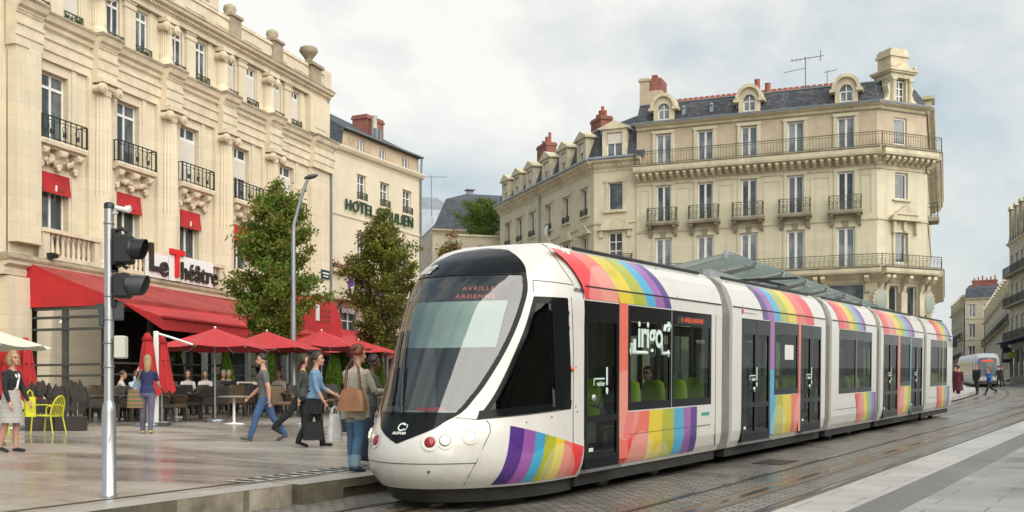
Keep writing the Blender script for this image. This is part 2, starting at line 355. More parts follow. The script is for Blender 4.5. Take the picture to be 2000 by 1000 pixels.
M['tact']=paver('stud_paving',(.24,.235,.225),(.20,.196,.19),(.11,.108,.10),.10,.10,.024,.3,.6,.5,PHI0,(.2,.19,.18),.4,.9,.15,damp=.8)
M['kerb']=mat('kerb_stone',(.36,.32,.25),.8,var=.5,scale=2.2,bump=.4,bscale=15,vcol=(.12,.10,.065))
M['kerbd']=mat('mossy_kerb_stone',(.17,.15,.105),.75,var=.6,scale=2.2,bump=.4,bscale=15,vcol=(.055,.05,.03))
M['kerbtop']=mat('kerb_top',(.36,.335,.30),.45,var=.25,scale=2)
M['rail']=mat('polished_rail',(.40,.39,.37),.22,metal=.9,var=.2,scale=3)
M['groove']=mat('rail_groove',(.035,.03,.025),.4,var=.4,scale=5)
M['apsr']=mat('rusty_strip',(.20,.135,.075),.4,var=.45,scale=2.5)
M['cast']=mat('cast_iron',(.045,.042,.038),.5,metal=.4,var=.3,scale=6)
def structure(mb,name,mats): o=mb.build(name,mats); o['kind']='structure'; return o
mb=MB()
rows=[]
for y in (-40,0,20,40,80,160,320,700,1500): rows.append([(x,y,gz(x,y)) for x in (-1200,-300,-60,0,60,300,1200)])
mb.grid(rows,0,False); structure(mb,'roadway',M['sett'])
# raised plaza on the left of the line: kerb edge follows the track
mb=MB(); n=120; r0=[];r1=[];r2=[]
for k in range(n+1):
    t=-16+(200*k/n); a=path(t,-1.98); r0.append((a.x,a.y,gz(0,a.y,.25))); b=path(t,-1.98); r1.append((-260,b.y+40,gz(0,b.y+40,.25))); 
mb.grid([r1,r0],0,False)
structure(mb,'plaza',M['slab'])
mb=MB()          # kerb: a paved margin, a row of blocks and the boarding step further along
strip(mb,-2.10,-1.66,-16,-2.55,.254,1.0,2); strip(mb,-1.99,-1.52,-2.55,31,.258,1.0,2)
t=-16.0; k=0; random.seed(3)
while t<-2.6:
    t2=min(t+1.15,-2.56)
    strip(mb,-1.9,-1.655-.006*random.random(),t+.012,t2-.012,.25,.6,1 if k%5==4 else 0,sides=.3)
    if k%1==0: strip(mb,-1.9,-1.66,t2-.09,t2+.012,.2495,.2,1,sides=.3)
    t=t2; k+=1
a=path(-2.55,-1.98); b=path(-2.55,-1.515)
mb.quad((a.x,a.y,gz(0,a.y,-.05)),(b.x,b.y,gz(0,b.y,-.05)),(b.x,b.y,gz(0,b.y,.256)),(a.x,a.y,gz(0,a.y,.256)),1)
strip(mb,-1.8,-1.515,-2.545,-1.72,.25,.5,1,sides=.3)
strip(mb,-1.8,-1.62,-1.72,31,.25,1.0,1,sides=.3); strip(mb,-1.8,-1.52,-1.72,31,.255,1.0,1,sides=.11)
structure(mb,'kerb',[M['kerb'],M['kerbd'],M['kerbtop']])
mb=MB(); strip(mb,-2.42,-2.34,-16,-2.2,.256,1.0)
structure(mb,'drain_slot',M['groove'])
mb=MB()
strip(mb,-2.70,-2.26,-2.7,2.3,.260,.5,1)
for k in range(20):
    t=-2.6+k*.24; strip(mb,-2.64,-2.32,t,t+.10,.268,.2)
structure(mb,'tactile_studs',[M['cast'],M['band']])
# rails
mb=MB()
for c in (0.0,3.0):
    for s in (-1,1):
        l=c+s*.7175
        strip(mb,l-.09,l+.09,-20,190,.004,1.5,1); strip(mb,l-.035,l+.035,-20,190,.010,1.5,0); strip(mb,l-s*.035-.045*s,l-s*.035,-20,190,.008,1.5,2)
    strip(mb,c-.21,c-.15,-20,70,.006,1.5,1); strip(mb,c+.15,c+.21,-20,70,.006,1.5,1)
    strip(mb,c-.15,c-.06,-20,70,.008,1.5,3); strip(mb,c+.06,c+.15,-20,70,.008,1.5,3); strip(mb,c-.06,c+.06,-20,70,.010,1.5,4)
M['apsd']=mat('conductor_strip',(.09,.085,.075),.2,metal=.3,var=.4,scale=1.2)
structure(mb,'tram_rails',[M['rail'],mat('rail_bed',(.14,.115,.085),.5,var=.35,scale=3),M['groove'],M['apsr'],M['apsd']])
mb=MB(); strip(mb,1.42,2.02,6.25,7.35,.006,.5)
structure(mb,'manhole_cover',M['cast'])
# right hand pavement: pale granite band, studded strip, slabs
mb=MB(); strip(mb,3.9,4.66,-20,190,.03,1.5,0,sides=.05); structure(mb,'kerb_band',M['band'])
mb=MB(); strip(mb,4.66,5.2,-20,190,.028,1.5); structure(mb,'tactile_strip',M['tact'])
mb=MB(); strip(mb,5.2,60,-20,190,.026,2.0); structure(mb,'pavement',M['rslab'])
mb=MB(); strip(mb,-3.4,-1.2,32,75,.262,1.5,sides=.2); structure(mb,'far_pavement',M['band'])
# ------------------------------------------------------------------ building helpers
def frame_at(P,e):
    e=Vector(e).normalized(); return Matrix.Translation((P[0],P[1],0))@Matrix.Rotation(math.atan2(e.y,e.x),4,'Z')
def building(name,P,e,zg,label,cat='building',group=None):
    e=Vector(e).normalized()
    root=empty(name,(P[0],P[1],zg),(0,0,math.atan2(e.y,e.x)),label,cat,group)
    return root, Matrix.Translation((0,0,-zg))
def sub_frame(root,P,e): return rootmat(root).inverted()@frame_at(P,e)
def wall(mb,s0,s1,z0,z1,holes,y=0.0,dep=.28,mi=0,mr=None):
    """wall sheet at depth y with real openings (a,b,c,d) and their reveals"""
    mr=mi if mr is None else mr
    xs=sorted({s0,s1,*[h[0] for h in holes],*[h[1] for h in holes]}); zs=sorted({z0,z1,*[h[2] for h in holes],*[h[3] for h in holes]})
    xs=[x for x in xs if s0-1e-6<=x<=s1+1e-6]; zs=[z for z in zs if z0-1e-6<=z<=z1+1e-6]
    for j in range(len(zs)-1):
        run=None
        for i in range(len(xs)-1):
            cx=(xs[i]+xs[i+1])/2; cz=(zs[j]+zs[j+1])/2
            inside=any(h[0]<cx<h[1] and h[2]<cz<h[3] for h in holes)
            if not inside:
                if run is None: run=xs[i]
            if run is not None and (inside or i==len(xs)-2):
                x1=xs[i] if inside else xs[i+1]
                mb.quad((run,y,zs[j]),(x1,y,zs[j]),(x1,y,zs[j+1]),(run,y,zs[j+1]),mi); run=None
    for a,b,c,d in holes:
        mb.quad((a,y,c),(a,y+dep,c),(a,y+dep,d),(a,y,d),mr); mb.quad((b,y,d),(b,y+dep,d),(b,y+dep,c),(b,y,c),mr)
        mb.quad((a,y,d),(a,y+dep,d),(b,y+dep,d),(b,y,d),mr); mb.quad((a,y,c),(b,y,c),(b,y+dep,c),(a,y+dep,c),mr)
def window(root,Mx,a,b,c,d,y=.2,style='double',shut=0.0,pane='pane',fw=.07,dark_top=False,name='window'):
    """frame with mullions; its panes are a sub-part; shut = share of the height covered by a roller blind"""
    f=MB(Mx); w=b-a
    f.box(a,a+fw,y,y+.06,c,d); f.box(b-fw,b,y,y+.06,c,d); f.box(a+fw,b-fw,y,y+.06,c,c+fw); f.box(a+fw,b-fw,y,y+.06,d-fw,d)
    m=(a+b)/2
    tr=None
    if style in('double','transom'):
        f.box(m-fw*.7,m+fw*.7,y-.012,y+.05,c+fw,d-fw)
    if style=='transom':
        tr=c+(d-c)*.80; f.box(a+fw,b-fw,y-.016,y+.05,tr-.05,tr+.05)
    if style=='lattice':
        f.box(m-.03,m+.03,y-.012,y+.05,c+fw,d-fw)
        for q in (.33,.66): z=c+(d-c)*q; f.box(a+fw,b-fw,y-.006,y+.04,z-.025,z+.025)
    if style=='sill': pass
    fo=f.build(name,M['white'],root)
    p=MB(Mx)
    if tr:
        p.quad((a+fw,y+.03,c+fw),(b-fw,y+.03,c+fw),(b-fw,y+.03,tr),(a+fw,y+.03,tr),0); p.quad((a+fw,y+.03,tr),(b-fw,y+.03,tr),(b-fw,y+.03,d-fw),(a+fw,y+.03,d-fw),1)
    else: p.quad((a+fw,y+.03,c+fw),(b-fw,y+.03,c+fw),(b-fw,y+.03,d-fw),(a+fw,y+.03,d-fw),0)
    p.build('pane',[M[pane],M['pane']],fo)
    if shut>0:
        s=MB(Mx); top=(tr-.06) if tr else d-fw; z0=top-(top-c)*shut
        s.box(a+fw*.6,b-fw*.6,y-.05,y-.025,z0,top)
        z=z0
        while z<top-.05: s.box(a+fw*.6,b-fw*.6,y-.056,y-.05,z,z+.035); z+=.05
        s.build('roller_shutter',M['shutter'],fo)
    return fo
def railing(mb,x0,x1,dep,z0,z1,y=0,step=.13,bar=.011,ornate=False,sides=True,mi=0):
    """balcony guard: bars along the front at y-dep and along both ends"""
    yf=y-dep; h=z1-z0
    mb.box(x0,x1,yf-.022,yf+.022,z1-.035,z1,mi); mb.box(x0,x1,yf-.015,yf+.015,z0+.05,z0+.075,mi); mb.box(x0,x1,yf-.012,yf+.012,z1-.16,z1-.14,mi)
    n=max(2,int((x1-x0)/step))
    for k in range(n+1):
        x=x0+(x1-x0)*k/n; b=bar if k not in(0,n) else bar*2
        mb.box(x-b,x+b,yf-b,yf+b,z0,z1-.03,mi)
        if ornate and k<n:
            xm=x+(x1-x0)/n/2; r=(x1-x0)/n*.42
            pts=[(xm+r*math.sin(q*PI/4)*(1 if q<5 else -1),yf,z0+.12+(h-.34)*q/10) for q in range(11)]
            mb.tube(pts,bar*.8,4,mi,False,False)
            mb.tube([(xm+r*.8*math.cos(q*PI/4),yf,z0+h*.5+r*.8*math.sin(q*PI/4)) for q in range(9)],bar*.8,4,mi,False,False)
    if sides:
        for x in (x0,x1):
            mb.box(x-.02,x+.02,yf,y,z1-.034,z1-.001,mi); mb.box(x-.014,x+.014,yf,y,z0+.05,z0+.074,mi)
            m=max(1,int(dep/step))
            for k in range(1,m+1): yy=yf+dep*k/(m+1); mb.box(x-bar,x+bar,yy-bar,yy+bar,z0,z1-.03,mi)
def mould(mb,x0,x1,prof,y=0.0,mi=0,ends=True):
    """cornice: profile [(out,z)...] swept along x; out is measured towards the street"""
    pts=[(y,prof[0][1])]+[(y-o,z) for o,z in prof]+[(y,prof[-1][1])]
    mb.prismx(pts,x0,x1,mi)
def column(mb,x,y,z0,z1,r,cap=True,mi=0,mc=0,flz=None):
    h=z1-z0
    mb.lathe(x,y,[(r*1.28,z0),(r*1.28,z0+.10),(r*1.15,z0+.16),(r*1.22,z0+.22),(r*1.05,z0+.30),(r,z0+.36)],24,mi)
    zt=z1-.62 if cap else z1
    fz=flz if flz else z0+.36
    if flz: mb.lathe(x,y,[(r,z0+.36),(r,fz)],24,mi)
    mb.lathe(x,y,[(r,fz),(r*.97,fz+(zt-fz)*.5),(r*.88,zt)],40,mi,False,flute=.085)
    if cap:
        mb.lathe(x,y,[(r*.88,zt),(r*1.0,zt+.04),(r*.9,zt+.1),(r*1.05,zt+.22)],24,mc)
        for sx in (-1,1):
            for q in range(3):
                rr=(.20,.14,.07)[q]; yy=-r*1.02-.02*q
                Mo=mb.M.copy(); mb.M=Mo@Matrix.Translation((x+sx*r*1.02,y+yy,zt+.23))@Matrix.Rotation(PI/2,4,'X')
                mb.lathe(0,0,[(rr,-.05),(rr,.09+.02*q)],12,mc); mb.M=Mo
            Mo=mb.M.copy(); mb.M=Mo@Matrix.Translation((x+sx*r*1.02,y,zt+.23))@Matrix.Rotation(PI/2,4,'X'); mb.lathe(0,0,[(.15,-r),(.15,r)],12,mc); mb.M=Mo
        mb.box(x-r*.95,x+r*.95,y-r*1.02,y+r*.5,zt+.24,zt+.42,mc)
        for q in range(4): mb.ell((x-r*.6+q*r*.4,y-r*1.02,zt+.3),.06,.05,.07,6,mc)
        mb.box(x-r*1.32,x+r*1.32,y-r*1.32,y+r*.6,zt+.44,zt+.62,mc)
def baluster(mb,x,y,z0,z1,mi=0,r=.085):
    h=z1-z0
    mb.lathe(x,y,[(r,z0),(r,z0+.05*h),(r*.55,z0+.1*h),(r*.95,z0+.3*h),(r*.8,z0+.45*h),(r*.45,z0+.75*h),(r*.5,z0+.85*h),(r*.9,z0+.92*h),(r*.9,z1)],8,mi)
def chimney(root,Mx,x0,x1,y0,y1,z0,z1,pots=3,m='brickred',pm='terra'):
    c=MB(Mx); c.box(x0,x1,y0,y1,z0,z1-.25); c.box(x0-.06,x1+.06,y0-.06,y1+.06,z1-.25,z1-.1); c.box(x0-.02,x1+.02,y0-.02,y1+.02,z1-.1,z1)
    o=c.build('chimney',M[m],root)
    for k in range(pots):
        p=MB(Mx); L=max(x1-x0,y1-y0)
        if x1-x0>=y1-y0: px=x0+(k+.5)*L/pots; py=(y0+y1)/2
        else: px=(x0+x1)/2; py=y0+(k+.5)*L/pots
        hh=.35+.18*((k*7)%3); p.lathe(px,py,[(.13,z1),(.11,z1+hh),(.13,z1+hh+.03)],8); p.build('chimney_pot',M[pm],o)
    return o
# ------------------------------------------------------------------ theatre building on the left
def build_theatre():
    P=(-16.22,40.0); e=(.33226,.94319)
    root,Mx=building('theatre_building',P,e,1.85,'cream stone theatre-front building with fluted columns, balconies and a red cafe at its foot','building')
    bays=[0,3.98,7.93,11.83,15.8]; cols=[2.27,6.3,10.27,14.1]
    A,B=-2.24,19.75
    win1=[(s-.68,s+.68,7.5,10.2) for s in bays]; win2=[(s-.66,s+.66,11.25,13.75) for s in bays]
    w4=[]
    for s in bays: w4+= [(s-1.13,s-.38,15.86,17.62),(s+.57,s+1.32,15.86,17.62)]
    if True:
        mb=MB(Mx)
        wall(mb,A,B,6.7,14.1,win1+win2,0,.34,0)
        wall(mb,A,B,15.5,18.0,w4,.10,.2,0)
        mb.box(-9,B,5.5,16,1.85,18.2,0)            # the body behind
        mb.box(-9,A,.05,5.5,1.85,18.0,0)
        mb.box(A,-1.08,-.38,0,7.5,14.1,0)          # left pier, slightly proud
        mb.box(-1.7,-1.16,-.42,-.38,7.5,14.1,0)
        mb.box(17.75,B,-.25,0,7.5,14.1,0)
        for s in bays: mb.box(s-1.02,s-.78,-.06,0,7.5,14.1,0); mb.box(s+.78,s+1.02,-.06,0,7.5,14.1,0)
        for c in cols: mb.box(c-.72,c+.72,-.16,0,7.5,14.1,0)
        # upper storey pilasters
        for s in bays: mb.box(s-.22,s+.40,-.02,.25,15.9,17.75,0); mb.box(s-.26,s+.44,-.06,.25,17.45,17.6,0); mb.box(s-.26,s+.44,-.06,.25,17.68,17.75,0)
        for s in bays: mb.box(s-1.5,s-1.19,.05,.25,15.9,17.75,0); mb.box(s+1.38,s+1.68,.05,.25,15.9,17.75,0)
        mb.box(17.75,B,-.2,.25,15.9,17.75,0); mb.box(-2.6,-1.6,-.15,.25,15.9,17.75,0)
        mb.box(18.2,B-.4,-.23,-.2,16.2,17.5,0)
        mb.box(-9,B,.25,2,15.3,15.8,0)
        # ground floor piers at the left end
        mb.box(-9,-1.6,-.05,5.5,1.85,6.7,0); mb.box(-2.6,-1.62,-.45,0,1.85,6.3,0)
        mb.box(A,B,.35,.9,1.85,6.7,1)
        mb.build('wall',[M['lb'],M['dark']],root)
        t=MB(Mx)                                  # mouldings, architraves, cornices
        mould(t,-2.75,B+.1,[(.0,6.35),(.30,6.35),(.34,6.5),(.30,6.62),(.52,6.7),(.55,6.82)],0,0)
        mould(t,A,B,[(.12,14.1),(.12,14.4),(.18,14.42),(.18,14.75),(.24,14.8),(.24,14.9)],0,0)
        mould(t,A,B,[(.1,14.9),(.1,15.25),(.18,15.28),(.18,15.34),(.30,15.42),(.34,15.52),(.38,15.6)],0,0)
        for a,b in [(A-.1,-1.05),(17.7,B+.05)]+[(c-.55,c+.55) for c in cols]:     # broken forward over the columns
            mould(t,a,b,[(.42,14.1),(.42,14.4),(.46,14.42),(.46,14.75),(.51,14.8),(.51,14.9),(.43,14.92),(.43,15.25),(.5,15.28),(.5,15.34),(.62,15.42),(.66,15.52),(.70,15.6)],0,0)
            k=a
            while k<b-.05: t.box(k,k+.045,-.48,-.43,15.18,15.27); k+=.09
        k=A
        while k<B: t.box(k,k+.05,-.24,-.19,15.17,15.27); k+=.10
        mould(t,A-.1,B+.12,[(.0,17.75),(.12,17.76),(.12,17.95),(.18,18.0),(.18,18.1),(.40,18.2),(.44,18.3)],0,0)
        k=A
        while k<B: t.box(k,k+.07,-.3,-.2,18.02,18.1); k+=.16
        t.build('cornice',M['lbt'],root)
        d=MB(Mx)                                  # weathered top of the ledges
        mould(d,-2.8,B+.12,[(.57,6.82),(.60,6.90),(.56,7.02)],0)
        d.box(-2.8,B,-.5,0,7.02,7.06)
        mould(d,A,B,[(.39,15.6),(.41,15.68),(.38,15.74)],0)
        for a,b in [(A-.1,-1.05),(17.7,B+.05)]+[(c-.55,c+.55) for c in cols]: mould(d,a-.02,b+.02,[(.71,15.603),(.74,15.68),(.70,15.745)],0)
        mould(d,A-.1,B+.14,[(.45,18.3),(.47,18.36),(.42,18.42)],0)
        d.build('ledge',M['lbd'],root)
        p=MB(Mx); p.box(A,B,-.22,.25,18.42,19.05); p.box(A,B,-.28,.3,19.05,19.2)
        for k in range(10): x=-1.5+k*2.2; p.box(x,x+1.5,-.25,-.22,18.6,18.9)
        p.prism([(4.2,19.2),(9.6,19.2),(9.6,19.9),(9.0,20.3),(8.2,20.5),(7.6,21.6),(6.2,21.6),(5.5,20.5),(4.7,20.3),(4.2,19.9)],-.3,.4)
        p.box(4.9,8.9,-.36,-.3,19.35,20.1)
        p.box(B-.75,B,-.3,.35,18.42,19.35)
        p.build('parapet',M['lbt'],root)
    for s in cols+[]:
        c=MB(Mx); column(c,s,-.10,7.06,14.1,.42,True,0,1,flz=9.75); c.build('column',[M['lb'],M['lbt']],root)
        c=MB(Mx); column(c,s,.02,15.75,17.75,.30,True,0,1,flz=16.25); c.build('column',[M['lb'],M['lbt']],root)
    for x in (10.9,14.45):
        q=MB(Mx); q.box(x-.42,x+.42,-.34,.34,18.42,19.3); q.box(x-.5,x+.5,-.42,.42,19.3,19.42); q.lathe(x,0,[(.42,19.42),(.3,19.5),(.22,19.55),(.3,19.7),(.26,19.86),(.1,19.95),(0,19.97)],14)
        q.build('finial',M['lbd'],root)
    u=MB(Mx); x=18.0
    u.box(x-.5,x+.5,-.4,.5,18.42,19.15); u.box(x-.62,x+.62,-.52,.62,19.15,19.3); u.box(x-.4,x+.4,-.3,.4,19.3,19.42)
    u.lathe(x,.05,[(.30,19.42),(.18,19.50),(.18,19.58),(.26,19.70),(.40,19.88),(.50,20.02),(.42,20.06),(.46,20.14),(.36,20.2)],20,0,True,flute=.07)
    u.build('urn',M['lbd'],root)
    shut2=[0,0,.97,.42,.6]
    for i,(s,h1,h2) in enumerate(zip(bays,win1,win2)):
        window(root,Mx,h1[0],h1[1],7.5,9.62,.26,'double')
        aw=MB(Mx)                                  # small red blind hanging over the first floor window
        aw.grid([[(s-.70,-.02,10.2),(s+.70,-.02,10.2)],[(s-.70,-.05,9.85),(s+.70,-.05,9.85)],[(s-.70,-.10,9.48),(s+.70,-.10,9.48)]],0,False)
        pass
        aw.box(s-.1,s-.02,-.105,-.09,9.57,9.78,1)
        for q in range(5): aw.box(s+.02+q*.07,s+.07+q*.07,-.103,-.09,9.58,9.66,2)
        aw.build('red_blind',[M['red'],M['white'],M['redold']],root)
        window(root,Mx,h2[0],h2[1],11.25,13.75,.24,'transom',shut2[i])
        b=MB(Mx)                                   # balcony slab on carved consoles
        mould(b,s-1.16,s+1.16,[(.30,10.98),(.34,11.03),(.46,11.07),(.48,11.2),(.46,11.25)],0,0)
        bo=b.build('balcony',M['lbt'],root)
        r=MB(Mx); railing(r,s-1.08,s+1.14,.42,11.25,12.08,0,.27,.014)
        for q in (-.65,0,.65):
            r.tube([(s+q+.12*math.cos(a*PI/4),-.42,11.72+.12*math.sin(a*PI/4)) for a in range(9)],.012,4); r.box(s+q-.09,s+q+.09,-.43,-.41,11.45,11.62)
        r.build('railing',M['iron'],bo)
        k=MB(Mx)
        for q in (-.86,0,.86):
            w=.15 if q else .2
            k.prismx([(0,10.98),(-.40,10.98),(-.42,10.88),(-.34,10.76),(-.24,10.66),(-.16,10.46),(-.12,10.38),(0,10.3)],s+q-w,s+q+w)
            for a,bb,rr in ((-.32,10.84,.11),(-.15,10.44,.09)): k.ell((s+q,a,bb),w*1.15,rr,rr,8)
            k.ell((s+q,-.16,10.36),.11,.09,.12,8)
        for q in range(26):
            x=s-.75+1.5*q/25; zz=10.72-.14*abs(math.sin(q*.5))+random.uniform(-.1,.1); rr=random.uniform(.07,.13)
            k.ell((x,-.12-random.uniform(0,.10),zz),rr*.9,rr*.6,rr*.9,6)
        for q in range(3):
            for x in (s-.45,s+.45): k.ell((x+(q-1)*.09,-.26,10.55+.03*q),.07,.05,.11,6)
        k.build('carved_console',M['carv'],bo)
    for i,s in enumerate(bays):
        bl=MB(Mx); a,b=(s-1.1,s+1.75)
        bl.box(a,b,-.52,-.26,7.06,7.2); bl.box(a-.04,b+.04,-.56,-.22,7.98,8.12)
        for q in (a+.14,b-.14): bl.box(q-.14,q+.14,-.5,-.28,7.2,7.98)
        for q in range(8): baluster(bl,a+.5+q*(b-a-1)/7,-.39,7.2,7.98)
        bl.build('balustrade',M['lbt'],root)
    sh4=[1,.97,0,0,0,0,.93,.93,.93,.93]
    for k,h in enumerate(w4):
        window(root,Mx,*h,.20,'transom' if k not in(0,1) else 'double',sh4[k],fw=.055)
        g=MB(Mx); a,b=h[0]-.08,h[1]+.08; railing(g,a,b,.22,15.76,16.18,.2,.16,.009)
        go=g.build('window_guard',M['ironm'],root)
        if k in (1,3,5,7,9):
            pl=MB(Mx); random.seed(k)
            for q in range(90):
                x=random.uniform(a+.05,b-.05); y=random.uniform(-.05,.18); z=15.8+abs(random.gauss(0,.13)); w=.05
                pl.quad((x-w,y,z),(x,y-.03,z+w),(x+w,y,z+.01),(x,y+.03,z-w))
            pl.build('window_plants',M['leafg'],go)
    dp=MB(Mx); dp.tube([(B-.05,-.12,18.2),(B-.05,-.14,15.9),(B-.05,-.62,15.6),(B-.05,-.3,15.0),(B-.05,-.3,3.0)],.07,8)
    dp.build('downpipe',M['zincd'],root)
    fl=MB(Mx); fl.box(-1.0,-.72,-.75,-.5,7.08,7.25); fl.box(-.95,-.77,-.85,-.75,7.1,7.2); fl.build('spotlight',M['black'],root)
    sg=MB(Mx); sg.box(18.7,19.5,-.32,-.255,8.6,9.05,0); sg.box(18.78,19.42,-.326,-.32,8.85,8.92,1); sg.box(18.85,19.35,-.326,-.32,8.7,8.76,1); sg.build('street_plate',[mat('blue_enamel',(.02,.035,.05),.35),M['white']],root)
    return root,Mx
M['leafg']=mat('window_leaves',(.07,.12,.03),.8,var=.4,scale=8)
theatre,TM=build_theatre()

# ------------------------------------------------------------------ hotel behind it
def build_hotel():
    P=(-9.7,59.3); e=(.4406,.8977)
    root,Mx=building('hotel_building',P,e,2.6,'pale yellow hotel facade with green lettering, attic windows and a slate roof','building')
    L=9.45
    ws=[(2.77,3.57,13.44,14.82),(5.08,5.94,13.44,14.82),(7.5,8.42,13.44,14.82),(-.25,.2,13.2,15.0)]
    lo=[(2.77,3.57,10.0,11.7),(5.08,5.94,10.0,11.7),(7.5,8.42,10.0,11.7),(-.25,.25,9.5,11.6)]
    gr=[(1.05,2.9,5.3,7.4),(3.3,4.0,5.3,7.4),(4.4,7.0,5.3,7.4),(7.4,9.1,5.3,7.4)]
    shop=[(1.0,4.2,2.7,4.9),(4.6,9.0,2.7,4.9)]
    w=MB(Mx); wall(w,-1.2,L,2.6,15.7,ws+lo+gr+shop,0,.25,0); w.box(-1.2,L,.3,9,2.6,15.7,0)
    wall(w,1.45,L,16.03,17.04,[(2.95,3.6,16.05,16.85),(5.2,5.85,16.05,16.8),(7.65,8.35,16.05,16.8)],.12,.2,1)
    w.box(1.45,L,.35,6,16.03,17.04,1); w.box(-1.2,1.45,.3,6,15.7,15.9,2); w.prismx([(.12,16.03),(.12,17.05),(2.5,18.7),(4.5,18.7),(4.5,16.03)],1.38,1.45,2)
    w.build('wall',[M['hotel'],M['hotela'],M['hotelg']],root)
    c=MB(Mx); mould(c,-1.2,L+.15,[(.02,15.6),(.05,15.7),(.2,15.78),(.28,15.9),(.3,15.98),(.26,16.03)],0)
    for z in (12.3,8.15): c.box(-1.2,L,-.06,0,z,z+.14)
    for h in ws+lo: c.box(h[0]-.12,h[1]+.12,-.1,0,h[2]-.12,h[2]); c.box(h[0]-.08,h[1]+.08,-.05,0,h[3],h[3]+.1)
    c.build('cornice',M['hotel'],root)
    r=MB(Mx)
    r.grid([[(1.3,-.12,17.0),(L+.1,-.12,17.0)],[(1.3,.05,17.12),(L+.1,.05,17.12)],[(-.5,3.2,19.2),(8.6,3.0,18.7)],[(-.5,6,19.2),(8.6,6,18.7)]],0,False)
    r.quad((1.3,-.12,17.0),(-.5,3.2,19.2),(-.5,3.2,15.9),(1.3,.05,15.9),0); r.quad((L+.1,-.12,17),(8.6,3,18.7),(8.6,6,18.7),(L+.1,6,17),0)
    ro=r.build('roof',M['slate'],root)
    g=MB(Mx); g.tube([(1.3,-.16,17.05),(L+.1,-.16,17.05)],.07,8); g.tube([(-.9,-.1,15.7),(-.9,-.1,2.6)],.07,8); g.tube([(L-.05,-.15,17),(L-.05,-.1,15.6),(L-.05,-.1,2.6)],.06,8); g.build('gutter',M['zincd'],root)
    chimney(ro,Mx,6.1,7.9,1.6,2.6,17.3,19.1,0); q=MB(Mx); q.lathe(6.3,1.2,[(.16,17.6),(.16,18.9),(.2,18.95)],10); q.build('flue',M['whitep'],ro)
    q=MB(Mx)
    for x in (5.2,5.6): q.box(x-.12,x+.12,.3,.5,17.2,17.9)
    q.build('roof_vent',M['zinc'],ro)
    for h in ws[:3]+lo[:3]:
        f=window(root,Mx,*h,.12,'lattice',0,'pane',.06)
        gd=MB(Mx); railing(gd,h[0]-.02,h[1]+.02,.1,h[2],h[2]+.4,0,.12,.01,True); gd.build('window_guard',M['ironm'],f)
    for h in (ws[3],lo[3]): window(root,Mx,*h,.15,'single',0,'pane',.05)
    for h in [(2.95,3.6,16.05,16.85),(5.2,5.85,16.05,16.8),(7.65,8.35,16.05,16.8)]: window(root,Mx,*h,.2,'double',0,'paneg',.06)
    for h in gr: window(root,Mx,*h,.1,'lattice',0,'pane',.06,name='shop_window')
    for h in shop: window(root,Mx,*h,.15,'double',0,'pane',.07,name='shop_window')
    s=MB(Mx); s.box(.2,L-.4,-.9,0,7.72,7.86,0); s.box(.2,L-.4,-.95,-.9,7.68,7.9,0); s.box(1.05,2.9,-.05,0,7.42,7.66,1); s.box(4.4,7.0,-.05,0,7.42,7.66,1)
    s.build('shop_canopy',[M['hotel'],M['hotel']],root)
    b=MB(Mx); b.tube([(.5,-.25,4.5),(.5,-.25,7.3),(.65,-.5,7.62),(1.1,-.7,7.68)],.05,6); b.build('iron_bracket',M['iron'],root)
    a=MB(Mx)                                   # red sloping awning over the pavement
    a.grid([[(-1.4,-.1,6.2),(9.3,-.1,6.2)],[(-1.4,-2.4,5.2),(9.3,-2.4,5.2)],[(-1.4,-2.42,4.7),(9.3,-2.42,4.7)]],0,False)
    a.poly([(9.3,-.1,6.2),(9.3,-2.4,5.2),(9.3,-2.42,4.7),(9.3,-.1,4.7)],0); a.poly([(-1.4,-.1,6.2),(-1.4,-2.4,5.2),(-1.4,-2.42,4.7),(-1.4,-.1,4.7)],0)
    for k in range(6): a.box(-1.4+k*2.1,-1.34+k*2.1,-2.4,-2.34,2.65,4.75,1)
    a.build('awning',[M['red'],M['dsteel']],root)
    ft=MB(Mx); random.seed(5); ft.box(-.4,4.4,-.35,-.05,9.2,9.36,1)
    for q in range(700):
        x=random.uniform(-.45,4.4); z=9.42+random.gauss(0,.13)+(.1 if math.sin(x*5)>0 else 0); y=-.2+random.gauss(0,.12); w=random.uniform(.03,.065)
        ft.quad((x-w,y,z),(x,y-.04,z+w),(x+w,y,z),(x,y+.04,z-w),0 if random.random()<.6 else 2)
    ft.build('flower_box',[mat('red_geranium',(.45,.03,.05),.7,var=.4,scale=8),M['hotel'],M['leafg']],root)
    return root,Mx
hotel,HM=build_hotel()
def wall_sign(name,Mroot,root,items,label,mats,cat='sign',back=None):
    mb=MB()
    W=rootmat(root)@Mroot
    for txt,size,x,z,out,mi,kw in items: text_mesh(mb,txt,size,W@upright(x,-out,z),kw.get('depth',.06),mi,kw.get('bold',0),kw.get('align','LEFT'),kw.get('sp',1.0))
    if back:
        mb.M=W
        for b in back: mb.box(*b)
    # origin at the sign's own centre
    vs=np.array(mb.v); c=vs.mean(0); mb.v=[tuple(v-c) for v in vs]
    o=mb.build(name,mats,None,tuple(c)); return tag(o,label,cat)
M['signgreen']=mat('green_letters',(.01,.05,.025),.4); M['purple']=mat('purple_letters',(.09,.03,.20),.4); M['letter']=mat('dark_brown_letters',(.03,.022,.018),.4); M['lred']=mat('red_letter',(.62,.015,.02),.4); M['whiteb']=mat('white_sign_board',(.72,.72,.70),.5,var=.05)
wall_sign('hotel_lettering',HM,hotel,[('HOTEL ST JULIEN',.82,1.45,12.92,.12,0,dict(bold=.006,sp=1.12,depth=.08))],'dark green raised capital letters across the pale hotel facade',[M['signgreen']])
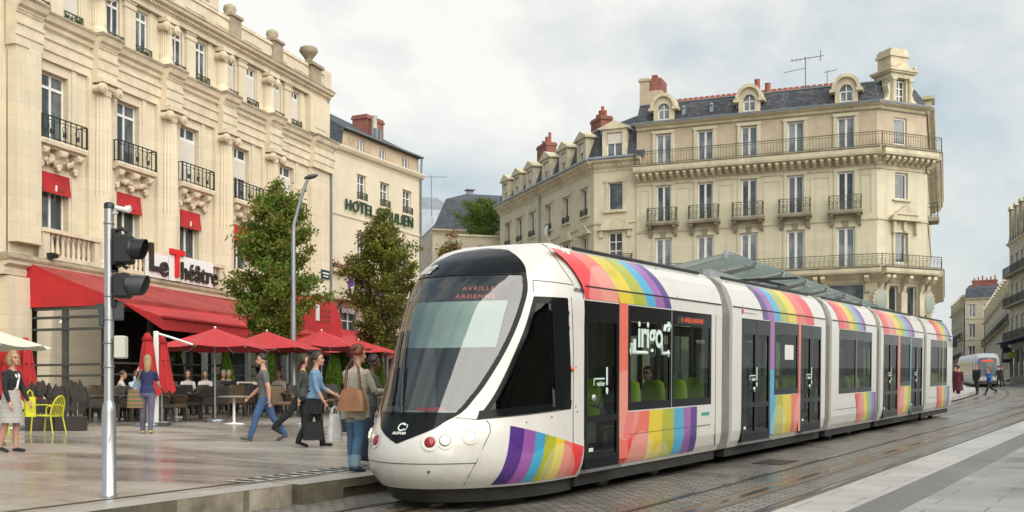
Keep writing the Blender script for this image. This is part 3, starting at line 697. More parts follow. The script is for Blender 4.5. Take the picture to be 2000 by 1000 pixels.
wall_sign('shop_lettering',HM,hotel,[('P',.9,.55,8.42,.92,0,dict(bold=.03)),('R',.9,1.1,8.38,.92,1,dict(bold=.03)),('OVO',.9,1.65,8.42,.92,0,dict(bold=.03))],'purple and black shop letters standing on the ledge under the geraniums',[M['purple'],M['black']])
wall_sign('entrance_sign',HM,hotel,[('ENTR\u00c9E',.36,1.1,7.2,.14,0,dict(bold=.012,depth=.02))],'white entrance lettering on the shop glass nearest the theatre building',[M['whiteb']])
wall_sign('entrance_sign',HM,hotel,[('ENTR\u00c9E',.36,4.7,7.2,.14,0,dict(bold=.012,depth=.02))],'white entrance lettering on the shop glass behind the second tree',[M['whiteb']])
_b=[]
wall_sign('cafe_sign',TM,theatre,[('L',1.5,4.35,7.78,.64,0,dict(bold=.03,depth=.12)),('e',1.15,5.05,7.53,.64,0,dict(bold=.02,depth=.12)),('T',1.5,5.72,7.71,.64,1,dict(bold=.04,depth=.12)),('h\u00e9\u00e2tre',.98,6.40,7.48,.64,0,dict(bold=.012,depth=.12,sp=1.02))],'Le Th\u00e9\u00e2tre sign, dark letters and tall red T on white panels',[M['letter'],M['lred'],M['whiteb']],'sign',
   [(4.25,5.65,-.6,-.56,7.05,7.98,2),(5.70,6.36,-.6,-.56,7.05,8.3,2),(6.40,8.75,-.6,-.56,7.05,8.1,2)])

# ------------------------------------------------------------------ corner building (centre)
def build_corner():
    P=(20.74,64.0); em=Vector((.928,-.372)).normalized(); L=14.1
    P0=(P[0]-em.x*L,P[1]-em.y*L)
    root,Mx=building('corner_building',P0,em,2.75,'large cream stone corner block with long iron balconies, slate mansard and a tower dormer','building')
    zg=2.4
    ec=Vector((.919,.393)).normalized(); Mc=sub_frame(root,P,ec); LC=3.68
    P3=(P[0]+ec.x*LC,P[1]+ec.y*LC); e3=Vector((.36,.933)).normalized(); M3=sub_frame(root,P3,e3); L3=16
    sx=[L-12.4,L-9.85,L-7.23,L-4.53,L-1.71]
    T4=[(s-.48,s+.48,16.8,18.7) for s in sx]; T3=[(s-.46,s+.46,13.3,15.55) for s in sx]; T2=[(s-.5,s+.5,9.95,12.35) for s in sx]
    G=[(s-1.0,s+1.0,6.6,9.1) for s in sx]; G0=[(s-1.0,s+1.0,2.8,5.9) for s in sx]
    w=MB(Mx); wall(w,0,L,13.0,16.0,T3,0,.25,0); wall(w,0,L,zg,13.0,T2+G+G0,0,.25,0); wall(w,0,L,16.0,19.2,T4,.05,.25,1)
    c4=[(1.26,2.2,17.1,18.66)]; c3=[(1.3,2.25,13.95,15.5)]; c2=[(1.26,2.2,10.3,12.05)]; cg=[(.75,1.55,4.0,9.0),(2.05,2.9,4.0,9.0)]
    w.M=Mc; wall(w,0,LC,zg,16.0,c3+c2+cg,0,.25,0); wall(w,0,LC,16.0,19.2,c4,.05,.25,1)
    w.M=M3; wall(w,0,L3,zg,16.0,[(s-.5,s+.5,z,z+2) for s in (2,5,8,11,14) for z in (6.8,10.2,13.5)],0,.25,0); wall(w,0,L3,16,19.2,[(s-.5,s+.5,16.9,18.6) for s in (2,5,8,11,14)],.05,.25,1)
    w.M=Mx; w.box(0,L-.4,.3,10,zg,19.2,0)
    # shallow panels between windows
    for i in range(6):
        a=(sx[i-1]+.85) if i>0 else .25; b=(sx[i]-.85) if i<5 else L-.25
        if b-a>.5:
            for (z0,z1) in ((13.2,15.35),):
                w.box(a,b,-.03,0,z1-.07,z1); w.box(a,a+.07,-.03,0,z0,z1-.07); w.box(b-.07,b,-.03,0,z0,z1-.07)
    for s in sx:
        for z0,z1,hw in ((13.3,15.55,.46),(9.95,12.35,.5),(16.8,18.7,.48)):
            y=-.05
            w.box(s-hw-.2,s-hw-.02,y,.05,z0,z1+.02); w.box(s+hw+.02,s+hw+.2,y,.05,z0,z1+.02); w.box(s-hw-.24,s+hw+.24,y-.03,.05,z1+.02,z1+.2)
    w.build('wall',[M['cm'],M['cmc']],root)
    t=MB(Mx)
    prof_g=[(.05,19.0),(.1,19.05),(.12,19.15),(.38,19.25),(.42,19.33),(.38,19.38)]
    prof_s=[(.06,15.62),(.06,15.8),(.12,15.82),(.12,16.0),(.22,16.05),(.26,16.2),(.78,16.3),(.82,16.42),(.82,16.62),(.78,16.68)]
    prof_l=[(.05,9.15),(.1,9.3),(.5,9.52),(.86,9.6),(.9,9.7),(.9,9.86),(.85,9.92)]
    for (mm,a,b,ea,eb) in ((Mx,0,L,0,.28),(Mc,0,LC,.1,.1),(M3,0,L3,.28,0)):
        t.M=mm
        for pr in (prof_g,prof_s,prof_l): mould(t,a-ea,b+eb,pr,0)
        k=a+.2
        while k<b: t.prismx([(-.1,16.25),(-.68,16.25),(-.7,16.12),(-.55,15.98),(-.4,16.02),(-.3,15.88),(-.1,15.86)],k-.09,k+.09); k+=.42
        t.box(a,b,-.06,0,12.72,12.86)
    t.M=Mx
    for s in sx:                                 # paired consoles under the long balcony
        for q in (-1.2,1.2): t.prismx([(0,9.5),(-.8,9.5),(-.82,9.35),(-.6,9.15),(-.35,9.05),(-.2,8.6),(0,8.55)],s+q-.12,s+q+.12)
    t.M=Mc
    for q in (.15,.55,1.8,3.1,3.55): t.prismx([(0,9.5),(-.8,9.5),(-.82,9.35),(-.6,9.15),(-.35,9.05),(-.2,8.6),(0,8.55)],q-.12,q+.12)
    t.box(1.55,1.98,-.25,0,4.0,8.6); t.box(.35,.68,-.2,0,4.0,8.6); t.box(2.95,3.3,-.2,0,4.0,8.6)
    t.prism([(.95,12.85),(.95,12.98),(1.92,13.62),(2.9,12.98),(2.9,12.85)],-.35,0); t.box(.8,3.05,-.4,0,12.7,12.86); t.box(1.0,1.2,-.25,0,12.0,12.7); t.box(2.65,2.85,-.25,0,12.0,12.7); t.box(1.8,2.02,-.18,0,12.12,12.7)
    t.prism([(1.15,13.02),(1.92,13.48),(2.7,13.02)],-.42,-.35,0)
    t.box(1.1,2.4,-.15,0,13.85,13.95); t.box(1.1,1.26,-.08,0,10.2,12.05); t.box(2.2,2.36,-.08,0,10.2,12.05); t.box(1.1,2.36,-.1,0,12.05,12.2)
    t.build('cornice',M['cmt'],root)
    d=MB(Mx)
    for (mm,a,b) in ((Mx,0,L+.25),(Mc,-.1,LC+.1),(M3,-.25,L3)):
        d.M=mm; d.box(a,b,-.86,0,16.683,16.75); d.box(a,b,-.94,0,9.923,10.0)
    d.build('ledge',M['cmd'],root)
    # oval medallions in carved surrounds
    gg_=mat('grey_green_glass',(.30,.33,.28),.35,var=.1)
    for q,rx in ((.12,.42),(3.62,.34)):
        md=MB(Mc); md.ell((q,-.14,8.05),rx+.12,.12,.74,20,0); md.ell((q,-.23,8.05),rx,.06,.62,20,1)
        for k in range(18):
            a=k/18*2*PI; md.ell((q+(rx+.12)*math.cos(a),-.14,8.05+.74*math.sin(a)),.07,.07,.07,6,0)
        for k in range(14): md.ell((q+random.uniform(-.4,.4),-.15,random.uniform(5.6,7.2)),.13,.1,.16,6,0)
        md.build('medallion',[M['cmt'],gg_],root)
    # balconies and guards
    def long_guard(z0,z1,orn,name,mat_):
        r=MB(Mx)
        for (mm,a,b) in ((Mx,.05,L+.32),(Mc,-.32,LC+.32),(M3,-.32,L3)):
            r.M=mm; railing(r,a,b,.78,z0,z1,0,.17 if not orn else .26,.009,orn,sides=(mm is Mx and not orn))
        return r.build(name,M[mat_],root)
    long_guard(16.75,17.55,False,'upper_balcony_railing','ironm'); long_guard(10.0,10.68,True,'lower_balcony_railing','ironm')
    for k,h in enumerate(T4): window(root,Mx,*h,.16,'double',0,'paneg',.09)
    for k,h in enumerate(T3): window(root,Mx,*h,.12,'double',0,'pane',.09)
    for k,h in enumerate(T2): window(root,Mx,*h,.12,'double',0,'paneg',.11)
    for s in sx: 
        for q in (-1,1):
            sh=MB(Mx); sh.box(s+q*.47-.02,s+q*.47+.02,-.02,.14,16.85,18.66); sh.build('shutter',M['shutter'],root)
    for h in (c4+c3+c2): window(root,Mc,*h,.16,'single',0,'pane',.1)
    for h in cg: window(root,Mc,*h,.2,'single',0,'pane',.06,name='shop_window')
    for h in G+G0: window(root,Mx,*h,.2,'single',0,'pane',.06,name='shop_window')
    for s in (2,5,8,11,14):
        for z in (6.8,10.2,13.5,16.9): window(root,M3,s-.5,s+.5,z,z+(2 if z<16 else 1.7),.15,'double',0,'pane',.08)
    for s in sx:
        b=MB(Mx); mould(b,s-.95,s+.95,[(.6,13.05),(.64,13.1),(.66,13.22),(.62,13.28)],0)
        for q in (-.75,.75): b.prismx([(0,13.05),(-.55,13.05),(-.55,12.95),(-.3,12.8),(-.15,12.45),(0,12.4)],s+q-.1,s+q+.1)
        b.box(s-.15,s+.15,-.12,0,12.4,12.75)
        bo=b.build('balcony',M['cmd'],root); r=MB(Mx); railing(r,s-.88,s+.88,.56,13.28,14.12,0,.25,.012,True); r.build('railing',M['ironm'],bo)
    b=MB(M3); mould(b,1.2,2.8,[(.6,13.05),(.66,13.22),(.62,13.28)],0); bo=b.build('balcony',M['cmd'],root); r=MB(M3); railing(r,1.25,2.75,.56,13.28,14.12,0,.25,.012,True); r.build('railing',M['iron'],bo)
    # mansard
    r=MB(Mx)
    def ms(mm,a,b,a2,b2):
        r.M=mm; rows=[[(a,-.02,19.38),(b,-.02,19.38)],[(a+(a2-a)*.35,.28,20.0),(b+(b2-b)*.35,.28,20.0)],[(a+(a2-a)*.8,.62,20.55),(b+(b2-b)*.8,.62,20.55)],[(a2,.85,20.75),(b2,.85,20.75)]]
        r.grid(rows,0,False)
    ms(Mx,0,L,0,L-.35); ms(Mc,0,LC,.35,LC-.35); ms(M3,0,L3,.35,L3)
    inv=root.matrix_world
    # low upper slope up to the ridge
    r.M=Mx; pA=(0,.85,20.75); pB=(L-.35,.85,20.75); 
    Ic=Mc; c0=tuple(Ic@Vector((.35,.85,20.75))); c1=tuple(Ic@Vector((LC-.35,.85,20.75))); e0=tuple(M3@Vector((L3,.85,20.75)))
    R0=(0.2,4.2,21.75); R1=(L-1.9,4.2,21.75); R2=tuple(M3@Vector((3.5,4,21.75))); R3=tuple(M3@Vector((L3,4,21.75)))
    r.M=Matrix()
    def TX(p): return tuple(Mx@Vector(p))
    r.poly([TX(pA),TX(pB),TX(R1),TX(R0)],1); r.poly([TX(pB),c0,TX(R1)],1); r.poly([c0,c1,R2,TX(R1)],1); r.poly([c1,e0,R3,R2],1)
    r.poly([TX((0,.85,20.75)),TX(R0),TX((0,9,19.4)),TX((0,-.02,19.38))],1)
    ro=r.build('roof',[M['slated'],M['slate']],root)
    rt=MB(Mx); rt.tube([R0,R1],.09,6); 
    k=0
    while k<R1[0]-.3: rt.box(.2+k,.45+k,4.12,4.28,21.8,21.9); k+=.35
    rt.build('ridge_tiles',M['terra'],ro)
    zb=MB(Mx); zb.tube([(0,.82,20.76),(L-.35,.82,20.76)],.06,6); zb.M=Mc; zb.tube([(.35,.82,20.76),(LC-.35,.82,20.76)],.06,6); zb.M=Mx
    zb.box(-.2,L+.2,-.46,-.38,19.3,19.42); zb.M=Mc; zb.box(-.05,LC+.05,-.46,-.38,19.3,19.42); zb.build('gutter',M['zincd'],ro)
    for s in (L-12.37,L-7.2,L-1.68):             # round headed dormers
        dm=MB(Mx); n=12; hw=.62
        arch=[(s+hw*1.0*math.cos(PI*k/n),20.25+.68*math.sin(PI*k/n)) for k in range(n+1)]
        ow=[(s+(hw+.18)*math.cos(PI*k/n),20.25+.88*math.sin(PI*k/n)) for k in range(n+1)]
        iw=[(s+.36*math.cos(PI*k/n),20.15+.38*math.sin(PI*k/n)) for k in range(n+1)]
        # front with an arched opening
        fr=[(s+hw,19.4)]+arch+[(s-hw,19.4)]; inn=[(s+.36,19.55)]+iw+[(s-.36,19.55)]
        for k in range(len(fr)-1): dm.quad((fr[k][0],-.12,fr[k][1]),(fr[k+1][0],-.12,fr[k+1][1]),(inn[k+1][0],-.12,inn[k+1][1]),(inn[k][0],-.12,inn[k][1])); dm.quad((inn[k][0],-.12,inn[k][1]),(inn[k+1][0],-.12,inn[k+1][1]),(inn[k+1][0],.1,inn[k+1][1]),(inn[k][0],.1,inn[k][1]))
        dm.quad((s-hw,-.12,19.4),(s+hw,-.12,19.4),(s+.36,-.12,19.55),(s-.36,-.12,19.55))
        for k in range(n): 
            a,b2=ow[k],ow[k+1]; a2,b3=arch[k],arch[k+1]
            dm.quad((a[0],-.3,a[1]),(b2[0],-.3,b2[1]),(b2[0],1.1,b2[1]),(a[0],1.1,a[1])); dm.quad((a[0],-.3,a[1]),(b2[0],-.3,b2[1]),(b3[0],-.3,b3[1]),(a2[0],-.3,a2[1])); dm.quad((a2[0],-.3,a2[1]),(b3[0],-.3,b3[1]),(b3[0],-.12,b3[1]),(a2[0],-.12,a2[1]))
        for q in (-1,1): dm.quad((s+q*hw,-.12,19.4),(s+q*hw,1.1,19.4),(s+q*hw,1.1,20.3),(s+q*hw,-.12,20.3)); dm.box(s+q*(hw+.12)-.17,s+q*(hw+.12)+.17,-.3,.4,20.1,20.27)
        do=dm.build('dormer',M['cmt'],ro)
        gl=MB(Mx); gl.poly([(x,.06,z) for x,z in inn],0); gl.build('pane',M['paneg'],do)
        fm=MB(Mx); fm.box(s-.03,s+.03,0,.05,19.55,20.5); fm.box(s-.36,s+.36,0,.05,20.1,20.16); fm.box(s-.36,s-.29,0,.05,19.55,20.15); fm.box(s+.29,s+.36,0,.05,19.55,20.15); fm.box(s-.29,s+.29,0,.05,19.55,19.62); fm.build('window_frame',M['white'],do)
    for s,z in ((L-11.2,19.9),(L-9.5,19.9),(L-7.9,19.95)):
        v=MB(Mx); v.box(s-.1,s+.1,.15,.4,z-.1,z+.35); v.ell((s,.12,z+.35),.12,.08,.1,8); v.build('roof_vent',M['zinc'],ro)
    sk=MB(Mx); sk.add([(L-4.3,1.6,21.05),(L-3.2,1.6,21.05),(L-3.2,2.3,21.27),(L-4.3,2.3,21.27)],[(0,1,2,3)]); sk.add([(L-4.35,1.55,20.98),(L-3.15,1.55,20.98),(L-3.15,1.55,21.08),(L-4.35,1.55,21.08)],[(0,1,2,3)]); sk.build('skylight',M['paneg'],ro)
    # tall tower dormer on the chamfer
    tw=MB(Mc); c=1.62
    tw.box(c-.5,c+.5,.15,1.2,19.3,21.25); 
    for q in (-1,1):
        tw.box(c+q*.55-.2,c+q*.55+.2,-.15,.6,19.38,20.85); tw.prism([(c+q*.75,19.38),(c+q*1.2,19.38),(c+q*1.2,19.55),(c+q*1.0,19.7),(c+q*.85,20.0),(c+q*.95,20.4),(c+q*.75,20.6)],-.1,.35)
        tw.lathe(c+q*.6,-.18,[(.13,19.5),(.11,20.6),(.16,20.7)],10); tw.box(c+q*.6-.17,c+q*.6+.17,-.35,.0,20.7,20.88)
    tw.box(c-.8,c+.8,-.25,1.2,20.85,21.12); tw.box(c-.95,c+.95,-.38,1.25,21.12,21.22); tw.box(c-1.05,c+1.05,-.46,1.3,21.22,21.34)
    tw.prism([(c-.6,21.34),(c,21.75),(c+.6,21.34)],-.4,-.1); tw.ell((c,-.3,21.55),.2,.12,.2,8); tw.ell((c+.85,-.3,21.45),.12,.12,.18,8); tw.ell((c-.85,-.3,21.45),.12,.12,.18,8)
    tw.box(c-.62,c+.62,.0,1.1,21.34,22.15); tw.box(c-.72,c+.72,-.08,1.2,22.15,22.3); tw.box(c-.66,c+.66,-.02,1.15,22.3,22.5); tw.box(c-.58,c+.58,.0,1.1,22.5,22.62)
    to=tw.build('tower_dormer',M['cmt'],ro)
    window(to,Mc,c-.34,c+.34,19.45,20.75,.06,'lattice',0,'pane',.06)
    sd_=MB(M3); sd_.box(1.2,2.3,-.25,.8,19.4,20.2); sd_.box(1.0,2.5,-.4,.9,20.2,20.4); sd_.build('dormer',M['cmt'],ro)
    # chimneys
    k=MB(Mx); k.box(-.05,.55,.9,2.2,19.4,22.3); k.box(-.12,.62,.82,2.28,22.3,22.42); k.box(-.05,.55,.9,2.2,22.42,22.5); k.box(.55,1.3,1.0,2.4,19.9,21.7)
    ko=k.build('chimney',M['cmc'],ro)
    k=MB(Mx); k.box(.6,1.3,1.0,2.4,21.7,22.45); k.box(.62,.95,1.3,1.7,22.45,22.75); k.build('chimney_brick_top',M['brickred'],ko)
    for x,hh in ((5.9,.4),(6.65,.75),(7.3,.45)):
        k=MB(Mx); k.lathe(x,4.2,[(.2,21.6),(.17,21.8+hh),(.2,21.85+hh)],8); k.build('chimney_pot',M['terra'],ro)
    an=MB(Mx); an.tube([(9.6,4.2,21.6),(9.6,4.2,23.7)],.035,6); an.tube([(8.7,4.2,23.55),(10.7,4.2,23.65)],.025,5); an.tube([(8.3,4.0,22.8),(9.6,4.2,23.0)],.02,5)
    an.tube([(10.5,4.2,23.35),(10.5,4.2,24.0)],.03,5)
    for q in range(5): an.tube([(8.8+q*.25,4.2-.3,23.56),(8.8+q*.25,4.2+.3,23.56)],.012,4)
    an.tube([(10.9,4.2,21.6),(10.9,4.2,22.7)],.025,5); an.tube([(10.7,4.2,22.6),(11.5,4.2,22.7)],.02,5)
    an.build('roof_antenna',M['zincd'],ro)
    return root
corner=build_corner()

def build_wing():
    P=(5.114,70.35); e=Vector((.355,-.935)).normalized(); LW=17.0
    P0=(P[0]-e.x*LW,P[1]-e.y*LW)
    root,Mx=building('wing_building',P0,e,3.1,'lower cream stone wing with a row of slate dormers, left of the corner block','building')
    em=Vector((.928,-.372)).normalized(); Mf=sub_frame(root,P,em); LF=2.78
    ss=[LW-1.35,LW-4.25,LW-7.25,LW-10.3,LW-12.75,LW-15.2]
    W3=[(s-.5,s+.5,14.2,15.95) for s in ss]; W2=[(s-.5,s+.5,11.0,12.9) for s in ss]; W1=[(s-.55,s+.55,6.5,9.2) for s in ss]
    f3=[(.95,1.85,14.3,16.0)]; f2=[(.95,1.85,11.2,12.9)]; f1=[(.9,1.9,6.5,9.2)]
    w=MB(Mx); wall(w,0,LW,2.4,17.0,W3+W2+W1,0,.22,0); w.box(0,LW-1,.25,8,2.4,17.0,0)
    w.M=Mf; wall(w,0,LF+.6,2.4,17.0,f3+f2+f1,0,.22,0); w.M=Mx
    w.build('wall',M['cm'],root)
    t=MB(Mx)
    for mm,a,b in ((Mx,0,LW),(Mf,0,LF+.3)):
        t.M=mm; mould(t,a,b,[(.04,16.7),(.08,16.85),(.2,16.95),(.3,17.15),(.52,17.25),(.55,17.4)],0)
        k=a+.1
        while k<b: t.box(k,k+.12,-.3,-.1,16.98,17.14); k+=.3
        t.box(a,b,-.08,0,13.45,13.6); t.box(a,b,-.1,0,10.2,10.4)
    t.M=Mx
    for i,s in enumerate(ss):
        t.box(s-.68,s-.52,-.06,0,14.2,15.97); t.box(s+.52,s+.68,-.06,0,14.2,15.97); t.box(s-.72,s+.72,-.1,0,15.97,16.15); t.box(s-.7,s+.7,-.14,0,14.08,14.2)
        if i%2==0: t.prism([(s-.85,13.1),(s,13.75),(s+.85,13.1)],-.2,0)
        else: t.prism([(s-.85,13.1)]+[(s-.85*math.cos(PI*k/8),13.1+.55*math.sin(PI*k/8)) for k in range(1,8)]+[(s+.85,13.1)],-.2,0)
        t.box(s-.95,s+.95,-.24,0,12.98,13.1)
    t.M=Mf; s=1.4
    t.box(s-.63,s-.47,-.06,0,14.3,16.0); t.box(s+.47,s+.63,-.06,0,14.3,16.0); t.box(s-.7,s+.7,-.1,0,16.0,16.2); t.box(s-.75,s+.75,-.16,0,14.12,14.28)
    t.prism([(s-.95,13.15)]+[(s-.95*math.cos(PI*k/10),13.15+.62*math.sin(PI*k/10)) for k in range(1,10)]+[(s+.95,13.15)],-.22,0); t.box(s-1.1,s+1.1,-.28,0,13.03,13.15); t.box(s-1.0,s-.8,-.15,0,12.6,13.03); t.box(s+.8,s+1.0,-.15,0,12.6,13.03)
    t.build('cornice',M['cmt'],root)
    for h in W3+W2: 
        f=window(root,Mx,*h,.14,'double',0,'pane',.07)
        g=MB(Mx); railing(g,h[0],h[1],.1,h[2],h[2]+.42,0,.14,.01,True); g.build('window_guard',M['iron'],f)
    for h in W1: window(root,Mx,*h,.14,'double',0,'pane',.07,name='shop_window')
    window(root,Mf,*f3[0],.14,'single',0,'pane',.05); window(root,Mf,*f2[0],.14,'lattice',0,'pane',.07); window(root,Mf,*f1[0],.14,'double',0,'pane',.07,name='shop_window')
    g=MB(Mf); railing(g,.3,2.5,.4,11.0,11.5,0,.15,.01,True); g.build('window_guard',M['iron'],root)
    r=MB(Mx)
    r.grid([[(0,-.2,17.4),(LW,-.2,17.4)],[(0,.55,19.5),(LW-.4,.55,19.5)],[(0,4.5,20.9),(LW-1.5,4.5,21.3)],[(0,8,19.5),(LW-1,8,19.5)]],0,False); r.poly([(0,-.2,17.4),(0,.55,19.5),(0,4.5,20.9),(0,8,19.5),(0,8,17.4)],0)
    a=[tuple(Mf@Vector(p)) for p in ((0,-.2,17.4),(LF+.5,-.2,17.4),(LF+.5,.55,19.5),(0.25,.55,19.5))]; r.M=Matrix(); r.poly(a,0)
    b=[tuple(Mf@Vector((0.25,.55,19.5))),tuple(Mf@Vector((LF+.5,.55,19.5))),tuple(Mf@Vector((LF+1,5.0,21.6))),tuple(Mx@Vector((LW-1.5,4.5,21.3))),tuple(Mx@Vector((LW-.4,.55,19.5)))]; r.poly(b,0)
    ro=r.build('roof',M['slate'],root)
    z=MB(Mx); z.tube([(0,-.55,17.45),(LW+.1,-.55,17.45)],.1,8); z.tube([(0,.5,19.55),(LW-.4,.5,19.55)],.07,6); z.tube([(LW-8.8,-.1,17.2),(LW-8.8,-.1,3)],.06,6); z.M=Mf; z.tube([(-.2,-.55,17.45),(LF+.1,-.55,17.45)],.1,8); z.tube([(.2,.5,19.55),(LF+.3,.5,19.55)],.07,6); z.build('gutter',M['zinc'],ro)
    def dormer(mm,s,hw,z0,z1):
        d=MB(mm); d.box(s-hw-.28,s-hw,-.25,1.0,17.4,z1); d.box(s+hw,s+hw+.28,-.25,1.0,17.4,z1); d.box(s-hw-.28,s+hw+.28,-.25,1.2,z1,z1+.2); d.prism([(s-hw-.45,z1+.2),(s-hw-.45,z1+.3),(s,z1+.72),(s+hw+.45,z1+.3),(s+hw+.45,z1+.2)],-.38,1.6)
        d.box(s-hw,s+hw,-.25,.9,17.4,z0)
        do=d.build('dormer',M['cmt'],ro); window(do,mm,s-hw,s+hw,z0,z1,-.1,'double',.45,'paneg',.06)
    for s in ss: dormer(Mx,s,.42,17.55,18.85)
    dormer(Mf,1.4,.5,17.6,19.05)
    chimney(ro,Mx,LW-5.2,LW-3.6,2.2,3.0,19.5,21.4,4); chimney(ro,Mx,LW-13.4,LW-11.6,1.6,2.4,19.2,21.4,3)
    cl=MB(Mx); s=ss[2]
    cl.grid([[(s-.25,-.16,14.55),(s+.2,-.16,14.5)],[(s-.4,-.24,14.2),(s+.3,-.24,14.15)],[(s-.45,-.14,13.85),(s+.1,-.14,13.75)]],0,True)
    cl=cl.build('hanging_cloth',M['white']); cl.matrix_world=Matrix()
    W=rootmat(root); cl.location=W.to_translation(); cl.rotation_euler=root.rotation_euler; cl.location=root.location; tag(cl,'white cloth hung out over the sill of a wing window','cloth')
    return root
wing=build_wing()
# ------------------------------------------------------------------ houses further back
def town_house(name,label,P,e,L,zg,floors,eave,top,depth=9,bay=2.6,mats=('far','slate'),balc=(),chim=(),shop=None,dorm=True,hip=0.0,railx=True,side=0):
    root,Mx=building(name,P,e,zg,label,'building')
    n=max(1,int(round(L/bay))); ss=[L*(k+.5)/n for k in range(n)]
    holes=[(s-.48,s+.48,z,z+h) for z,h in floors for s in ss]
    if shop: holes+=[(s-.95,s+.95,shop[0],shop[1]) for s in ss]
    w=MB(Mx); wall(w,0,L,zg-1,eave,holes,0,.2,0); w.box(0,L,.22,depth,zg-1,eave,0); w.build('wall',[M[mats[0]]],root)
    c=MB(Mx); mould(c,-.1,L+.1,[(.03,eave-.4),(.08,eave-.25),(.35,eave-.1),(.38,eave)],0)
    for z,h in floors: c.box(0,L,-.07,0,z-.35,z-.2)
    for z,h in floors:
        for s in ss: c.box(s-.62,s+.62,-.1,0,z+h+.05,z+h+.2)
    c.build('cornice',M['cmt'],root)
    r=MB(Mx); md=(top-eave); y1=.75; z1=eave+md*.62
    r.grid([[(0,-.2,eave),(L,-.2,eave)],[(hip*.3,y1,z1),(L-hip*.3,y1,z1)],[(hip,depth/2,top),(L-hip,depth/2,top)],[(0,depth,eave),(L,depth,eave)]],0,False)
    r.poly([(0,-.2,eave),(hip*.3,y1,z1),(hip,depth/2,top),(0,depth,eave)],0 if hip else 1); r.poly([(L,-.2,eave),(L-hip*.3,y1,z1),(L-hip,depth/2,top),(L,depth,eave)],0 if hip else 1)
    ro=r.build('roof',[M[mats[1]],M[mats[0]]],root)
    if dorm:
        for s in ss:
            d=MB(Mx); d.box(s-.65,s-.42,-.15,1.2,eave,z1-.2); d.box(s+.42,s+.65,-.15,1.2,eave,z1-.2); d.box(s-.42,s+.42,-.15,1.2,eave,eave+.2); d.prism([(s-.8,z1-.2),(s,z1+.25),(s+.8,z1-.2)],-.28,1.6); do=d.build('dormer',M['cmt'],ro)
            window(do,Mx,s-.42,s+.42,eave+.2,z1-.2,0,'double',0,'paneg',.07)
    for h in holes: window(root,Mx,*h,.12,'double' if h[1]-h[0]<1.2 else 'single',0,'pane' if (h[0]*7+h[2])%3>1 else 'paneg',.08)
    for z in balc:
        if railx:
            b=MB(Mx); b.box(.1,L-.1,-.75,0,z-.2,z-.04); bo=b.build('balcony',M['cmd'],root); q=MB(Mx); railing(q,.15,L-.15,.7,z-.04,z+.85,0,.2,.014,False); q.build('railing',M['iron'],bo)
        else:
            for s in ss:
                b=MB(Mx); b.box(s-.75,s+.75,-.6,0,z-.2,z-.04); bo=b.build('balcony',M['cmd'],root); q=MB(Mx); railing(q,s-.7,s+.7,.55,z-.04,z+.85,0,.2,.014,False); q.build('railing',M['iron'],bo)
    for a,b_,y,zt,pots in chim: chimney(ro,Mx,a,b_,y,y+.8,eave+.5,zt,pots)
    return root,Mx,ro
# slate house seen between the hotel and the wing
r_,m_,ro_=town_house('slate_roof_house','cream house under a big hipped slate roof, between the hotel and the wing',(-6.5,92),(.97,.25),12,3.9,[(12.6,2.0),(8.5,2.2)],16.7,21.0,13,3.0,('far2','slate'),dorm=False,hip=4.2)
vt=MB(m_); vt.box(4.3,4.8,6.3,6.8,20.9,21.2); vt.box(4.15,4.95,6.15,6.95,21.3,21.4); vt.box(4.4,4.7,6.4,6.7,21.2,21.3); vt.build('roof_vent',M['zincd'],ro_)
an=MB(m_); an.tube([(1.2,7,19),(1.2,7,22.6)],.035,5); an.tube([(.2,7,22.4),(2.6,7,22.5)],.025,4); an.build('roof_antenna',M['zincd'],ro_)
r_,m_,ro_=town_house('gabled_house','pale gabled house half hidden behind the slate roofed house',(-13.5,106),(.97,.25),9,4.3,[(14,1.9),(10,2.0)],18.0,23.2,10,3.0,('far2','zinc'),dorm=False,hip=1.5,chim=((1.2,2.2,1.5,22.0,0),))
def low_terrace():
    root,Mx=building('terrace_annex',(-4.6,87.2),(.97,.25),3.7,'low cream annex with a planted roof terrace beside the wing','building')
    w=MB(Mx); wall(w,0,4.6,2.7,15.4,[(2.6,3.5,12.6,14.3),(.7,1.6,12.6,14.3)],0,.2,0); w.box(0,4.6,.22,4.5,2.7,15.3,0); w.build('wall',[M['far2']],root)
    c=MB(Mx); c.box(-.1,4.7,-.1,.3,15.4,15.55); c.box(2.0,4.6,-.8,0,14.6,14.75); c.build('parapet',M['cmt'],root)
    for h in [(2.6,3.5,12.6,14.3),(.7,1.6,12.6,14.3)]: window(root,Mx,*h,.1,'double',0,'pane',.07)
low_terrace()
# the street on the right, leading away
M['shopd']=mat('shop_front',(.06,.05,.05),.5); M['signr']=mat('red_sign',(.55,.02,.025),.45); M['blued']=mat('dark_blue_awning',(.02,.03,.07),.7)
A_,mA,roA=town_house('street_building','tall ornate stone building with stacked iron balconies at the right edge of the photograph',(53.0,120.0),(-.213,-.977),26,5.2,[(9.4,2.3),(13.0,2.2),(16.2,2.0)],19.6,25.5,9,2.3,('far','slate'),balc=(9.3,12.9,16.1),shop=(5.4,8.4))
s=MB(mA); s.box(1.0,25,-1.6,-.1,8.9,9.0,1); s.box(0.4,1.0,-.9,-.1,7.0,8.6,0); s.build('shop_fascia',[M['shopd'],M['blued']],A_)
for x,m_s in ((2.2,M['whiteb']),(4.6,mat('lime_sign',(.45,.5,.03),.5))): s=MB(mA); s.box(x-.06,x+.06,-1.0,-.4,7.3,7.9); s.box(x-.02,x+.02,-1.0,-.05,7.9,7.95); s.build('hanging_sign',m_s,A_)
